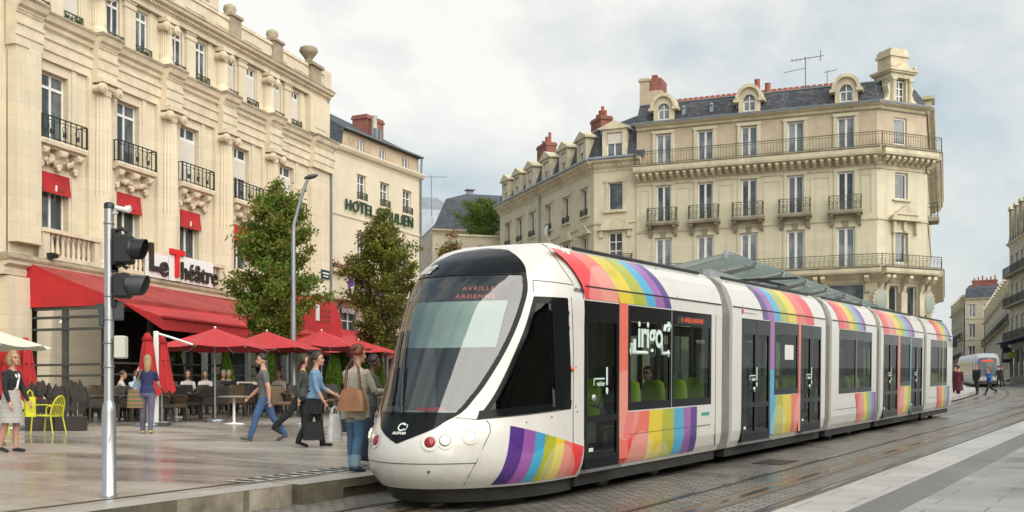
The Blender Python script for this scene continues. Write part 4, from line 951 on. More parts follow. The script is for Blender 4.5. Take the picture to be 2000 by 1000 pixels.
B_,mB,roB=town_house('street_building','pale stone street building with a row of dark dormers behind the far tram',(74.3,177.0),(-.336,-.942),54,6.6,[(9.6,1.9),(12.2,1.8)],15.6,19.2,9,3.4,('far','slate'),balc=(12.1,),shop=(6.8,9.0),railx=False,chim=((20,22,3,21,4),(40,42,3,21.5,4)))
for x,m_s in ((24.0,M['signr']),(50,M['blued'])): s=MB(mB); s.box(x,x+.12,-1.1,-.2,9.0,9.8); s.build('hanging_sign',m_s,B_)
C_,mC,roC=town_house('street_building','cream street building with a brick chimney wall rising behind its roof',(73.6,183.0),(.86,-.51),6.4,6.9,[(10.2,2.2),(13.8,2.2),(17.2,2.0)],20.2,22.8,9,2.2,('far2','slate'),balc=(10.1,),shop=(7.1,9.3),dorm=False,chim=((.6,4.4,3,23.4,6),))
D_,mD,roD=town_house('street_building','narrow grey stone building where the street bends, above the tail of the tram',(79.6,204.0),(-.274,-.962),20.5,7.5,[(10.8,2.2),(14.0,2.1),(16.9,1.6)],19.0,22.0,9,2.6,('far','slate'),balc=(13.9,10.7),shop=(7.7,10.0),railx=False)
E_,mE,roE=town_house('street_building','low distant building closing the street between the corner block and the bend',(62.0,226.0),(1.0,.0),26,8.5,[(11.5,2.2),(14.6,2.0)],17.6,19.6,9,2.8,('far2','slate'),dorm=False)
_q=path(88,42); O_,mO,roO=town_house('street_building','stone building lining the far side of the square, right of the camera',(_q.x,_q.y),(-U.x,-U.y),120,.5,[(6.5,2.2),(10.0,2.1)],13.0,16.5,9,3.6,('far','slate'),dorm=False,shop=(1.4,4.2))
# ------------------------------------------------------------------ cafe terrace on the foot of the theatre building
M['cglass']=glass('terrace_glass',(.55,.58,.54),.9,.01,1.5,.08)
def build_cafe():
    P=(-16.22,40.0); e=Vector((.33226,.94319)); zg=1.83
    root,Mx=building('cafe_terrace',(P[0],P[1]),e,zg,'red awning and glazed terrace of the cafe along the foot of the theatre building','cafe terrace')
    g=1.86
    f=MB(Mx)                                   # glazed end facing the camera
    s0=-1.5
    for y in (-.1,-1.75,-3.35): f.box(s0-.07,s0+.07,y-.09,y+.09,g,5.35)
    f.box(s0-.075,s0+.075,-3.45,-.05,5.2,5.36)
    for z in (4.55,4.95,3.35,2.98): f.box(s0-.13,s0-.05,-3.7,-.02,z-.035,z+.035)
    f.box(s0-.02,s0+.02,-3.4,-.1,g,2.2)
    for k in range(6): 
        s=s0+k*2.35; f.box(s-.07,s+.07,-3.45,-3.3,g+.03*s,5.35)
    f.box(s0,10.2,-3.44,-3.3,5.2,5.35)
    f.build('frame',M['dsteel'],root)
    gl=MB(Mx); gl.quad((s0,-3.3,2.2),(s0,-.1,2.2),(s0,-.1,5.2),(s0,-3.3,5.2)); gl.build('end_glass',M['cglass'],root)
    gl=MB(Mx); gl.quad((1.0,-3.36,g),(10.2,-3.36,g+.3),(10.2,-3.36,5.2),(1.0,-3.36,5.2)); gl.build('front_glass',M['cglass'],root)
    st=MB(Mx)
    for y in (-1.68,-3.28): st.ell((s0-.15,y,4.78),.03,.06,.06,8)
    st.build('fixing',M['white'],root)
    c=MB(Mx)
    r0=[(-1.75,-.08,6.95),(10.9,-.08,6.8)]; r1=[(-1.62,-1.8,6.26),(10.7,-1.8,6.2)]; r2=[(-1.55,-3.55,5.62),(10.4,-3.55,5.62)]
    c.grid([r0,r1,r2],1,False); c.quad(r2[0],r2[1],(10.4,-3.56,5.3),(-1.55,-3.56,5.3),1)
    c.poly([r0[0],r1[0],r2[0],(-1.55,-3.56,5.3),(-1.72,-.08,5.3)],0); c.poly([r0[1],r2[1],(10.4,-3.56,5.3),(10.9,-.08,5.3)],1)
    c.box(-1.8,10.9,-.3,-.02,6.93,7.05,1)
    c.build('upper_awning',[M['red'],M['redold']],root)
    hs=MB(Mx); hs.box(-1.65,-1.5,-3.75,-3.5,5.28,5.75); hs.build('awning_end_cap',M['zinc'],root)
    d=MB(Mx)                                   # lower awning reaching out over the tables
    a=[(-.8,-3.5,5.47),(10.2,-3.5,5.6)]; b=[(-.5,-4.9,4.96),(10.4,-4.9,5.05)]
    d.grid([a,b],0,False); d.quad(b[0],b[1],(10.4,-4.93,4.6),(-.5,-4.93,4.52),1); d.poly([a[0],b[0],(-.5,-4.93,4.52)],1); d.box(-.55,10.4,-4.97,-4.88,4.93,5.0,1)
    d.build('lower_awning',[M['redbright'],M['red']],root)
    # barrel shaped entrance hood
    s1=11.85; hw=1.75; n=16; rows=[]
    for y in (0,-2.0,-4.2): rows.append([(s1+hw*math.cos(PI*k/n),y,5.35+1.55*math.sin(PI*k/n)+(0 if y else .15)) for k in range(n+1)])
    h=MB(Mx); h.grid(rows,1,True); h.poly(rows[2]+[(s1-hw,-4.2,5.1),(s1+hw,-4.2,5.1)],0); h.quad((s1-hw,0,5.35),(s1-hw,-4.2,5.35),(s1-hw,-4.2,5.1),(s1-hw,0,5.1),0); h.quad((s1+hw,0,5.35),(s1+hw,-4.2,5.35),(s1+hw,-4.2,5.1),(s1+hw,0,5.1),0)
    h.box(s1-.72,s1-.42,-4.23,-4.205,5.75,6.45,2)
    for q in range(3):
        for k in range(4): h.box(s1-.3+k*.24,s1-.12+k*.24,-4.225,-4.205,5.72+q*.25,5.72+q*.25+.14,3)
    ho=h.build('entrance_hood',[M['redbright'],M['red'],M['whiteb'],M['redold']],root)
    z=MB(Mx); z.grid([[(s1+(hw+.05)*math.cos(PI*k/n),y,5.35+1.63*math.sin(PI*k/n)+.1) for k in range(n+1)] for y in (0,-.55)],0,True); z.build('hood_flashing',M['zinc'],ho)
    lw=MB(Mx); lw.grid([[(11,-3.4,5.25),(19.8,-3.0,5.5)],[(11,-5.4,4.75),(19.8,-5.2,4.9)],[(11,-5.42,4.4),(19.8,-5.22,4.5)]],0,False); lw.build('side_awning',M['redbright'],root)
    for s,y in ((2.2,-4.7),(5.0,-4.7),(7.8,-4.7),(10.1,-4.7),(13.6,-4.2),(10.1,-4.2),(16.5,-5.0),(19.5,-5.0)): po=MB(Mx); po.box(s-.08,s+.08,y-.08,y+.08,1.8+.0375*s,5.0); po.build('post',M['steel'],root)
    rl=MB(Mx)
    for z in (3.0,3.38): rl.tube([(-1.5,-3.6,z),(10,-3.6,z+.3)],.04,6)
    rl.build('rail',M['dsteel'],root)
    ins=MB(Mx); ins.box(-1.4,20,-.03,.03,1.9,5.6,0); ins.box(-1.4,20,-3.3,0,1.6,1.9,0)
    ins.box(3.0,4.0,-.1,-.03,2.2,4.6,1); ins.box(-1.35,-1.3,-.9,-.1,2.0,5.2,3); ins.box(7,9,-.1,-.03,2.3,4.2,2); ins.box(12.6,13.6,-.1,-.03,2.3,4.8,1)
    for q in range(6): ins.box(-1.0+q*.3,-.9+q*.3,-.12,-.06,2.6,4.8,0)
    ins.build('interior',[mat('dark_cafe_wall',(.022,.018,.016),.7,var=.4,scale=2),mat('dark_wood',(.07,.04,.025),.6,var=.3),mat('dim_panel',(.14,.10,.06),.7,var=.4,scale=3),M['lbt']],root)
    return root
build_cafe()
# ------------------------------------------------------------------ the tram in front
ZS=[.28,.4,.6,.83,1.16,1.6,2.2,2.7,3.0,3.22,3.35,3.42]
TT=[-2.40,-2.52,-2.6,-2.58,-2.37,-2.12,-1.80,-1.5,-1.2,-.85,-.5,-.15]
WW=[1.10,1.16,1.2,1.2,1.2,1.2,1.2,1.19,1.12,1.02,.9,.7]
DD=[1.9,1.95,2.0,2.0,1.9,1.72,1.5,1.3,1.05,.75,.42,.1]
def hermite(zs,vs):
    zs=np.array(zs); vs=np.array(vs); m=np.gradient(vs,zs)
    def f(z):
        z=min(max(z,zs[0]),zs[-1]); i=min(max(int(np.searchsorted(zs,z))-1,0),len(zs)-2); h=zs[i+1]-zs[i]; s=(z-zs[i])/h
        return float((2*s**3-3*s*s+1)*vs[i]+(s**3-2*s*s+s)*h*m[i]+(-2*s**3+3*s*s)*vs[i+1]+(s**3-s*s)*h*m[i+1])
    return f
Tf,Wf,Df=hermite(ZS,TT),hermite(ZS,WW),hermite(ZS,DD)
HP=PI/2
def nose(th,z,off=0.0):
    """cab surface: th runs round the front (0 = centre line, +-pi/2 = start of the straight flanks); + is the right-hand side"""
    def S(th,z):
        a=min(abs(th),HP); sg=1 if th>=0 else -1
        l=Wf(z)*math.sin(a)*sg; t=Tf(z)+Df(z)*(1-math.cos(a))
        if abs(th)>HP: t=t+(abs(th)-HP)
        return Vector((t,-l,z))
    p=S(th,z)
    if off:
        e=1e-3; du=S(th+e,z)-S(th-e,z); dv=S(th,min(z+e,3.42))-S(th,max(z-e,.28)); n=du.cross(dv)
        if n.length>0: p=p-n.normalized()*off*(1 if n.x>0 or abs(th)>1.3 and n.y*(1 if th>0 else -1)>0 else -1)
    return p
def th_of_t(t,z): return HP+(t-(Tf(z)+Df(z)))
def side_patch(mb,lb,rb,zs,off,n=14,mi=0,flip=1):
    """patch on the cab surface between boundary curves lb(z), rb(z) given as th"""
    rows=[]
    for z in zs:
        a,b=lb(z),rb(z); rows.append([tuple(nose_out(flip*(a+(b-a)*k/n),z,off)) for k in range(n+1)])
    mb.grid(rows,mi,True)
def nose_out(th,z,off):
    p=nose(th,z); e=2e-3
    du=nose(th+e,z)-nose(th-e,z); dv=nose(th,min(z+e,3.42))-nose(th,max(z-e,.28)); n=du.cross(dv)
    if n.length<1e-12: return p
    n.normalize(); c=Vector((.6,0,1.7))
    if n.dot(p-c)<0: n=-n
    return p+n*off
def interp(pts):
    xs=[p[0] for p in pts]; ys=[p[1] for p in pts]
    return lambda z: float(np.interp(z,xs,ys))
def smooth_interp(pts):
    f=hermite([p[0] for p in pts],[p[1] for p in pts]); return f
def paint(name,col,rough=.22):
    m=mat(name,col,rough,var=.0); b=m.node_tree.nodes['Principled BSDF']; b.inputs['Coat Weight'].default_value=.35; b.inputs['Coat Roughness'].default_value=.12
    nt=m.node_tree; N=nt.nodes; L=nt.links; tc=N.new('ShaderNodeTexCoord'); mp=N.new('ShaderNodeMapping'); mp.inputs['Scale'].default_value=(1,1,.5); L.new(tc.outputs['Object'],mp.inputs[0])
    n=N.new('ShaderNodeTexNoise'); n.inputs['Scale'].default_value=2.2; n.inputs['Detail'].default_value=7; n.inputs['Roughness'].default_value=.7; L.new(mp.outputs[0],n.inputs[0])
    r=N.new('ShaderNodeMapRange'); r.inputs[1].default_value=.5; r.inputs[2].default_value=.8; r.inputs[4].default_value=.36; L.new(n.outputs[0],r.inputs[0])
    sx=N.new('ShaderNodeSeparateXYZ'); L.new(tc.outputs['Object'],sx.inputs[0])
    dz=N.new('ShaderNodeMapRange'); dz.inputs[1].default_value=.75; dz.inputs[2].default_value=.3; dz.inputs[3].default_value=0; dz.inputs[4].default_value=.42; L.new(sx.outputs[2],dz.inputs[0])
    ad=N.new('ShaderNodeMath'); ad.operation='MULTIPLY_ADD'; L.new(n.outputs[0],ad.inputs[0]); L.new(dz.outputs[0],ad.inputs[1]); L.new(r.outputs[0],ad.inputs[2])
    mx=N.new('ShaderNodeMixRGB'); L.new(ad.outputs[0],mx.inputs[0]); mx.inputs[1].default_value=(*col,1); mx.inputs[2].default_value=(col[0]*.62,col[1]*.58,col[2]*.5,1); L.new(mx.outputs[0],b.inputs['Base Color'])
    return m
def stripe_mat(name,col,circ):
    m=paint(name,col,.28); nt=m.node_tree; N=nt.nodes; L=nt.links; b=N['Principled BSDF']; src=b.inputs['Base Color'].links[0].from_socket
    tc=N.new('ShaderNodeTexCoord'); last=src
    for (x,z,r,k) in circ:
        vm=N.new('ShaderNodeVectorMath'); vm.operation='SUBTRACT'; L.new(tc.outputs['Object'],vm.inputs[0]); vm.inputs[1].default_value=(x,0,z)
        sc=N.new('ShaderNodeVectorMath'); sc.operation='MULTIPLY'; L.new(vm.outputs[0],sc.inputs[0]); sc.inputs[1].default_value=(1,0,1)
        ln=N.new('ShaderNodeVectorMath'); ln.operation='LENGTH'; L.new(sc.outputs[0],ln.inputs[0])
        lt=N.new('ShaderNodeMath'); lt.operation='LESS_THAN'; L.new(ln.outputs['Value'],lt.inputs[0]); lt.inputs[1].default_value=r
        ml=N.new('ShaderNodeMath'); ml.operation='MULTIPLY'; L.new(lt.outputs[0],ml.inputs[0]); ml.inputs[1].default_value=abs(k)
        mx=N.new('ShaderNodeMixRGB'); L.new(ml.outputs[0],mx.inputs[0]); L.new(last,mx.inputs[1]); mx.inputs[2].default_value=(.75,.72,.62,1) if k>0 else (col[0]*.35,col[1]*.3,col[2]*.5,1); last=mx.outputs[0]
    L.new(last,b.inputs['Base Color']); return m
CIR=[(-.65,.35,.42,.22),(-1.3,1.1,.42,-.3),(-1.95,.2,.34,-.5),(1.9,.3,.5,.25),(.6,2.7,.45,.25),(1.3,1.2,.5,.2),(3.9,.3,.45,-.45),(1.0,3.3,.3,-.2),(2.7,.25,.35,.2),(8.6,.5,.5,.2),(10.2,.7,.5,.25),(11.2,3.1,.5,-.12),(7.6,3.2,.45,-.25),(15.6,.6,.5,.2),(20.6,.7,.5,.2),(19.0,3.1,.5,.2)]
SC=dict(purple=(.085,.028,.22),lilac=(.32,.105,.36),blue=(.06,.37,.58),lime=(.40,.42,.02),yellow=(.70,.54,.02),coral=(.74,.15,.10),red=(.74,.038,.04))
SN=['red','coral','yellow','lime','blue','lilac','purple']
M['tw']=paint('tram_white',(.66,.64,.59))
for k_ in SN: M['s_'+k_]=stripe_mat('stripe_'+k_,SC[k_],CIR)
STRM=[M['s_'+k_] for k_ in SN]
M['tblack']=mat('black_glass_trim',(.008,.009,.010),.10,spec=.16); M['seal']=mat('black_seal',(.015,.015,.015),.5)
M['wsg']=glass('windscreen_glass',(.78,.86,.83),.85,.04,1.5,.10)
M['tg']=glass('tram_window_glass',(.62,.72,.66),.5,.015,1.38,.03); M['tgf']=glass('far_side_glass',(.34,.38,.36),.8,.015,1.38,.03)
M['tgd']=glass('cab_window_glass',(.14,.15,.15),.55,.015,1.38,.03)
M['floor']=mat('tram_floor',(.06,.065,.065),.6,var=.2); M['ceil']=mat('tram_ceiling',(.22,.23,.22),.5); M['seatg']=mat('lime_seat',(.55,.78,.03),.45,var=.1)
M['pole']=mat('handrail',(.45,.46,.45),.3,metal=.6); M['bell']=mat('grey_bellows',(.18,.175,.16),.6,var=.2,scale=4); M['under']=mat('underframe',(.028,.027,.025),.6,var=.4,scale=4)
M['glight']=mat('lamp_glass',(.75,.74,.70),.08,spec=.8); M['rlight']=mat('red_lens',(.28,.01,.014),.15,spec=.6); M['chrome']=mat('lamp_bowl',(.5,.48,.42),.18,metal=.9)
M['lit']=mat('lit_headlamp',(.8,.75,.6),.2,emit=(1,.86,.6),es=.55); M['led']=mat('orange_led',(.3,.06,.02),.5,emit=(1,.13,.06),es=.17)
M['blind']=mat('sun_blind',(.50,.62,.58),.7,var=.05); M['dash']=mat('dashboard',(.36,.46,.44),.6,var=.1); M['drv']=mat('cab_wall',(.03,.034,.034),.6)
M['txtw']=mat('white_lettering',(.70,.72,.68),.4); M['txtd']=mat('dark_lettering',(.02,.02,.02),.5); M['mint']=mat('pale_green_lettering',(.60,.74,.66),.5)
up=Vector((0,-SL,1)).normalized(); u3=Vector((U.x,U.y,SL*U.y)).normalized(); l3=up.cross(u3).normalized()
R3=Matrix((u3,l3,up)).transposed()
tram=empty('tram',(C0.x,C0.y,gz(0,C0.y)),tuple(R3.to_euler()),'white five section tram with rainbow stripes in front, number 1012','tram')
PROF=[(.30,1.10),(.42,1.16),(.6,1.195),(.9,1.2),(1.12,1.2),(2.64,1.2),(2.85,1.19),(3.0,1.15),(3.15,1.08),(3.27,.98),(3.36,.85)]
def lat(z): return float(np.interp(z,[p[0] for p in PROF],[p[1] for p in PROF]))
def flank(mb,t0,t1,holes,sg,mi=0):
    """body side with openings; sg=-1 is the near (right-hand) side"""
    ts=sorted({t0,t1,*[h[0] for h in holes],*[h[1] for h in holes]}); zs=sorted({*[p[0] for p in PROF],*[h[2] for h in holes],*[h[3] for h in holes]})
    for i in range(len(ts)-1):
        for j in range(len(zs)-1):
            c=((ts[i]+ts[i+1])/2,(zs[j]+zs[j+1])/2)
            if any(h[0]<c[0]<h[1] and h[2]<c[1]<h[3] for h in holes): continue
            a,b=zs[j],zs[j+1]
            q=[(ts[i],sg*lat(a),a),(ts[i+1],sg*lat(a),a),(ts[i+1],sg*lat(b),b),(ts[i],sg*lat(b),b)]
            mb.add(q,[(0,1,2,3)],mi,False)
def stripes(mb,bot,topb,z0,z1,sg=-1,off=.006,order=None,n=8):
    zs=[z0+(z1-z0)*k/n for k in range(n+1)]
    for i in range(len(bot)-1):
        rows=[]
        for z in zs:
            f=(z-z0)/(z1-z0); a=bot[i]+(topb[i]-bot[i])*f**1.4; b=bot[i+1]+(topb[i+1]-bot[i+1])*f**1.4
            nz=max(0,(z-2.85)/.5); rows.append([(a,sg*(lat(z)+off),z+off*nz*1.5),(b,sg*(lat(z)+off),z+off*nz*1.5)])
        mb.grid(rows,SN.index(order[i]),True)
def build_cab():
    WSB=smooth_interp([(.83,.0),(.93,.20),(1.02,.345),(1.10,.415),(1.16,.49),(1.39,.617),(1.7,.722),(2.1,.822),(2.5,.872),(2.75,.872),(2.9,.835),(3.06,.765),(3.16,.66),(3.24,.52),(3.30,.34),(3.335,.0)])
    SWL=smooth_interp([(1.09,.655),(1.2,.70),(1.36,.757),(1.6,.815),(1.86,.865),(2.25,.93),(2.64,.955)])
    SWR=lambda z: th_of_t(-.385,z)
    swz0=lambda th:1.12
    zc=sorted({*np.linspace(.28,3.42,64)})
    b=MB(); ths=list(np.linspace(-HP,HP,81))
    def inside(th,z):
        a=abs(th)
        if 1.14<z<2.945 and a<WSB(z)-.004: return True
        if 1.19<z<2.63 and SWL(z)+.004<a<HP+.01 and nose(a,z).x<-.40: return True
        return False
    rows=[]
    for z in zc:
        tc=Tf(z)+Df(z); ex=[tc+(0-tc)*k/6 for k in range(1,7)]
        r=[(t,Wf(z),z) for t in reversed(ex)]+[tuple(nose(th,z)) for th in ths]+[(t,-Wf(z),z) for t in ex]; rows.append(r)
    nn=len(rows[0]); vs=[p for r in rows for p in r]; fs=[]
    tl=[None]*6+ths+[None]*6
    for j in range(len(zc)-1):
        for k in range(nn-1):
            if k>=6 and k<nn-7:
                pts=[(tl[k],zc[j]),(tl[k+1],zc[j]),(tl[k],zc[j+1]),(tl[k+1],zc[j+1])]
                if all(inside(*p) for p in pts): continue
            else:
                xs=[vs[j*nn+k],vs[j*nn+k+1],vs[(j+1)*nn+k],vs[(j+1)*nn+k+1]]
                if all(1.21<p[2]<2.63 and p[0]<-.40 for p in xs): continue
            fs.append((j*nn+k,j*nn+k+1,(j+1)*nn+k+1,(j+1)*nn+k))
    b.add(vs,fs,0,True)
    # roof cap of the cab
    top=rows[-1]; b.poly([(p[0],p[1],p[2]-.001) for p in top],0)
    cab=b.build('cab_shell',M['tw'],tram)
    # black windscreen surround with the bib below, then the glass
    f=MB(); n=34
    zz=list(np.linspace(.835,1.22,12))+list(np.linspace(1.25,2.9,26))+list(np.linspace(2.93,3.33,16))
    gb=lambda z: max(0.0,WSB(z)-.055)
    full=[z for z in zz if z<=1.2]; rows=[[tuple(nose_out(-WSB(z)+2*WSB(z)*k/n,z,.007)) for k in range(n+1)] for z in full+[1.2]]; f.grid(rows,0,True)
    rows=[[tuple(nose_out(-WSB(z)+2*WSB(z)*k/n,z,.007)) for k in range(n+1)] for z in np.linspace(2.915,3.333,18)]; f.grid(rows,0,True)
    zg=list(np.linspace(1.2,2.915,30))
    for s in (-1,1): f.grid([[tuple(nose_out(s*(gb(z)+(WSB(z)-gb(z))*k/4),z,.007)) for k in range(5)] for z in zg],0,True)
    f.build('windscreen_surround',M['tblack'],tram)
    g=MB(); g.grid([[tuple(nose_out(-gb(z)+2*gb(z)*k/24,z,.004)) for k in range(25)] for z in zg],0,True)
    g.build('windscreen',M['wsg'],tram)
    ln=MB(); ln.tube([nose_out(th,2.925,.009) for th in np.linspace(-.80,.80,30)],.006,4); ln.build('windscreen_seam',M['seal'],tram)
    # cab side windows with black frames
    for s,nm in ((1,'cab_side_window'),(-1,'cab_side_window')):
        f=MB(); zs=list(np.linspace(1.09,2.645,24))
        def band(a,c,z0,z1,off,mi,nn=10):
            rows=[]
            for z in np.linspace(z0,z1,22):
                A,C=a(z),c(z); rows.append([tuple(nose_out(s*(A+(C-A)*k/nn),z,off)) for k in range(nn+1)])
            f.grid(rows,mi,True)
        lo=lambda z: max(1.09,1.09)
        tilt=lambda th:0
        band(SWL,lambda z:SWL(z)+.05,1.12,2.645,.006,0,3); band(lambda z:th_of_t(-.62,z),SWR,1.2,2.645,.006,0,4)
        band(lambda z:SWL(z)+.05,lambda z:th_of_t(-.62,z),2.56,2.645,.006,0)
        # sloping sill
        rows=[]
        for q in np.linspace(0,1,5):
            rows.append([])
            for k in range(19):
                A=SWL(1.14); C=SWR(1.2); th=A+(C-A)*k/18; zb=1.12+.10*k/18; rows[-1].append(tuple(nose_out(s*th,zb+.1*q,.0055)))
        f.grid(rows,0,True)
        fo=f.build(nm,M['tblack'],tram)
        f=MB(); band(lambda z:SWL(z)+.04,lambda z:th_of_t(-.6,z),1.2,2.57,.002,0,14); f.build('pane',M['tgd'],fo)
        f=MB(); rows=[]
        for z in (1.24,2.56): rows.append([tuple(nose_out(s*th_of_t(t,z),z,.008)) for t in (-.66,-.63)])
        f.grid(rows,0,False); f.build('window_bar',M['dsteel'],fo)
    # panel joints
    j=MB()
    def seam(pts,off=.003,r=.0045): j.tube([nose_out(a,z,off) for a,z in pts],r,4,0,False,False)
    for s in (1,-1):
        seam([(s*a,z) for a,z in ((.49,1.14),(.655,1.118),(.69,1.115))])
        seam([(s*a,z) for a,z in ((.76,1.105),(.80,1.05),(.825,.96),(.80,.83),(.737,.607),(.67,.45),(.606,.32))])
        seam([(s*a,.6) for a in np.linspace(0,.737,14)])
        seam([(s*a,2.855-.03*(a-.91)/.6) for a in np.linspace(.915,1.52,10)]); seam([(s*th,z) for th,z in ((.915,2.86),(.925,2.80),(.945,2.70))])
        seam([(s*(1.0+.05*k),3.40-.055*k) for k in range(11)]); seam([(s*th_of_t(-.32,z),z) for z in np.linspace(.32,2.66,12)])
        seam([(s*th_of_t(-.02-.15*(max(0,z-2.7)/.6),z),z) for z in np.linspace(2.66,3.35,10)])
        seam([(s*a,1.115+.1*(a-.69)/1.0) for a in np.linspace(.69,1.62,12)],.003,.004)
    j.build('panel_joint',M['seal'],tram)
    # lamps
    for s in (1,-1):
        for k,(a,z) in enumerate(((.335,.855),(.465,.875),(.665,.915))):
            c=nose_out(s*a,z,0); nrm=(nose_out(s*a,z,.1)-c).normalized(); q=nrm.to_track_quat('Z','Y').to_matrix().to_4x4()
            b=MB(Matrix.Translation(c)@q)
            b.lathe(0,0,[(.105 if k<2 else .10,.001),(.092,.004),(.072,.004),(.064,-.004)],24,0)
            o=b.build('headlight' if k else 'tail_light',M['tw'],tram)
            h=MB(Matrix.Translation(c)@q); h.lathe(0,0,[(.066,.004),(.062,.016),(.045,.026),(0,.03)],20,0)
            if k>=1:
                h.lathe(0,0,[(.062,.017),(.066,.024),(.058,.027)],20,1)
            h.build('lens',[M[('rlight','glight','lit')[k]],M['chrome']],o)
    # moulded hollow running out from the outer lamp
    # logo ring and maker's lettering on the bib
    c=nose_out(.0,1.0,.010); nrm=(nose_out(.0,1.0,.1)-nose_out(.0,1.0,0)).normalized()
    xax=Vector((0,-1,0)); yax=nrm.cross(xax).normalized(); F=Matrix((xax,yax,nrm)).transposed().to_4x4(); F.translation=c
    lg=MB(F); pr=[]
    for k in range(21): 
        a=2*PI*k/24+.5; pr.append([(.060*math.cos(a)+.004,.060*math.sin(a)+.03,.002),(.038*math.cos(a),.038*math.sin(a)+.028,.002)])
    lg.grid(pr,0,False); pr=[]
    for k in range(9): a=-.75+k*.16; pr.append([(.083*math.cos(a),.083*math.sin(a)+.03,.002),(.071*math.cos(a),.071*math.sin(a)+.03,.002)])
    lg.grid(pr,0,False); text_mesh(lg,'ALSTOM',.052,F.inverted()@F@Matrix.Translation((0,-.065,.003)),.004,0,.002) if False else None
    lg.M=Matrix(); text_mesh(lg,'ALSTOM',.05,F@Matrix.Translation((0,-.065,.004)),.004,0,.002)
    lg.build('maker_badge',M['txtw'],tram)
    def onface(th,z,off=.012):
        c=nose_out(th,z,off); n=(nose_out(th,z,.1)-nose_out(th,z,0)).normalized(); x=Vector((0,0,1)).cross(n).normalized(); y=n.cross(x).normalized(); Fm=Matrix((x,y,n)).transposed().to_4x4(); Fm.translation=c; return Fm
    tx=MB(); text_mesh(tx,'1012',.23,onface(-.64,3.03),.004,0,.009,shear=.15); text_mesh(tx,'1012 M2',.072,Matrix.Translation((-.16,-1.197,2.765))@Matrix(((1,0,0,0),(0,0,-1,0),(0,1,0,0),(0,0,0,1))),.004,1,.001)
    tx.build('fleet_number',[M['txtw'],M['txtd']],tram)
    # destination display inside the glass
    d=MB(); 
    for k,(w,z) in enumerate((('AVRILLE',2.76),('ARDENNE',2.655))):
        Fm=onface(.34,z,-.03); text_mesh(d,w,.092,Fm,.004,0,.0,'CENTER',1.3)
    d.build('destination_display',M['led'],tram)
    st=MB(); Fm=onface(-.60,2.70,-.01); st.M=Fm; st.box(-.13,.13,-.10,.10,0,.003); st.build('blue_sticker',mat('blue_sticker',(.12,.2,.5),.5),tram)
    # wipers
    for s in (-.10,.06):
        w=MB(); base=nose_out(s-.12,1.17,.03); mid=nose_out(s-.30,1.75,.035); w.tube([base,nose_out(s-.2,1.4,.045),mid],.011,6); w.tube([base+Vector((0,.05,0)),mid+Vector((0,.02,-.1))],.007,5)
        w.tube([nose_out(s-.16,1.28,.022),nose_out(s-.34,1.8,.022),nose_out(s-.44,2.2,.02)],.012,5)
        w.build('wiper',M['black'],tram)
    # inside of the cab
    i=MB(); i.box(-.36,-.30,-1.12,1.12,.35,2.85,0); i.box(-1.1,-.36,-1.0,1.0,.40,.5,1); i.box(-1.9,-1.1,-.6,.6,.40,.5,1)
    i.prismx([(-.0,0)],0,0) if False else None
    pts=[(-1.95,.75),(-2.0,1.12),(-1.8,1.2),(-1.35,1.16),(-1.3,.5)]
    v=[(x,-.62,z) for x,z in pts]+[(x,.62,z) for x,z in pts]; nP=len(pts)
    i.add(v,[tuple(range(nP)),tuple(range(2*nP-1,nP-1,-1))]+[(k,nP+k,nP+(k+1)%nP,(k+1)%nP) for k in range(nP)],1)
    i.box(-2.0,-1.7,-.12,.12,1.2,1.24,2); i.box(-.9,-.55,-.3,.3,.5,1.0,0); i.box(-.6,-.48,-.28,.28,1.0,1.75,0); i.box(-.6,-.5,-.15,.15,1.75,2.0,0)
    i.box(-.85,-.36,-.8,.8,2.82,2.86,0)
    i.box(-1.0,-.95,.55,1.1,1.2,2.0,3)
    i.build('cab_interior',[M['drv'],M['dash'],M['lred'],M['ceil']],tram)
    bl=MB(); rows=[]
    for z in np.linspace(2.02,2.62,8): rows.append([tuple(nose_out(th,z,-.07)) for th in np.linspace(-.60,.70,16)])
    bl.grid(rows,0,True); bl.build('sun_blind',M['blind'],tram)
    # stripes on the right-hand cab flank
    sp_=MB(); zs=np.linspace(.315,1.04,14); order=['purple','lilac','blue','lime','yellow','coral','red']
    fr=[0,.125,.25,.37,.52,.66,.80,1.0]; order=['purple','lilac','blue','lime','yellow','coral','red']
    for k in range(7):
        rows=[]
        for q in range(11):
            row=[]
            for m in range(7):
                f=fr[k]+(fr[k+1]-fr[k])*m/6
                ztop=1.03+(.69-1.03)*f; z=.315+(ztop-.315)*q/10
                # left edge leans, right edge almost upright
                tl=np.interp(z,[.315,1.03],[-1.80,-1.60]) ; tr=np.interp(z,[.315,.69],[-.09,-.02])
                # work in t along the surface
                t=tl+(tr-tl)*(f**.95) - .10*math.sin(PI*f)*(1-(z-.315)/.7)*.5
                # find th for this t
                tc=Tf(z)+Df(z)
                th=th_of_t(t,z) if t>tc else math.acos(max(-1,min(1,1-(t-Tf(z))/Df(z))))
                row.append(tuple(nose_out(th,z,.006)))
            rows.append(row)
        sp_.grid(rows,SN.index(order[k]),True)
    sp_.build('rainbow_stripes',STRM,tram)
    sk=MB(); rows=[]
    for z in (.10,.2,.30): rows.append([(p[0]*(1 if z>.15 else .97)+.12*(1 if z<.25 else .3),p[1]*.93,z) for p in ([tuple(nose(th,.29)) for th in ths])]+[(0,-1.0,z)])
    sk.grid(rows,0,True); sk.build('front_skirt',M['under'],tram)
    il=MB(); il.ell((-.36,-1.21,1.72),.035,.03,.03,10); il.build('indicator_lamp',M['lit'] if False else mat('orange_lens',(.7,.10,.02),.2),tram)
    sm=MB()
    for (a,z) in ((.33,.505),): 
        c=nose_out(a,z,.003); sm.ell(c,.016,.016,.016,8)
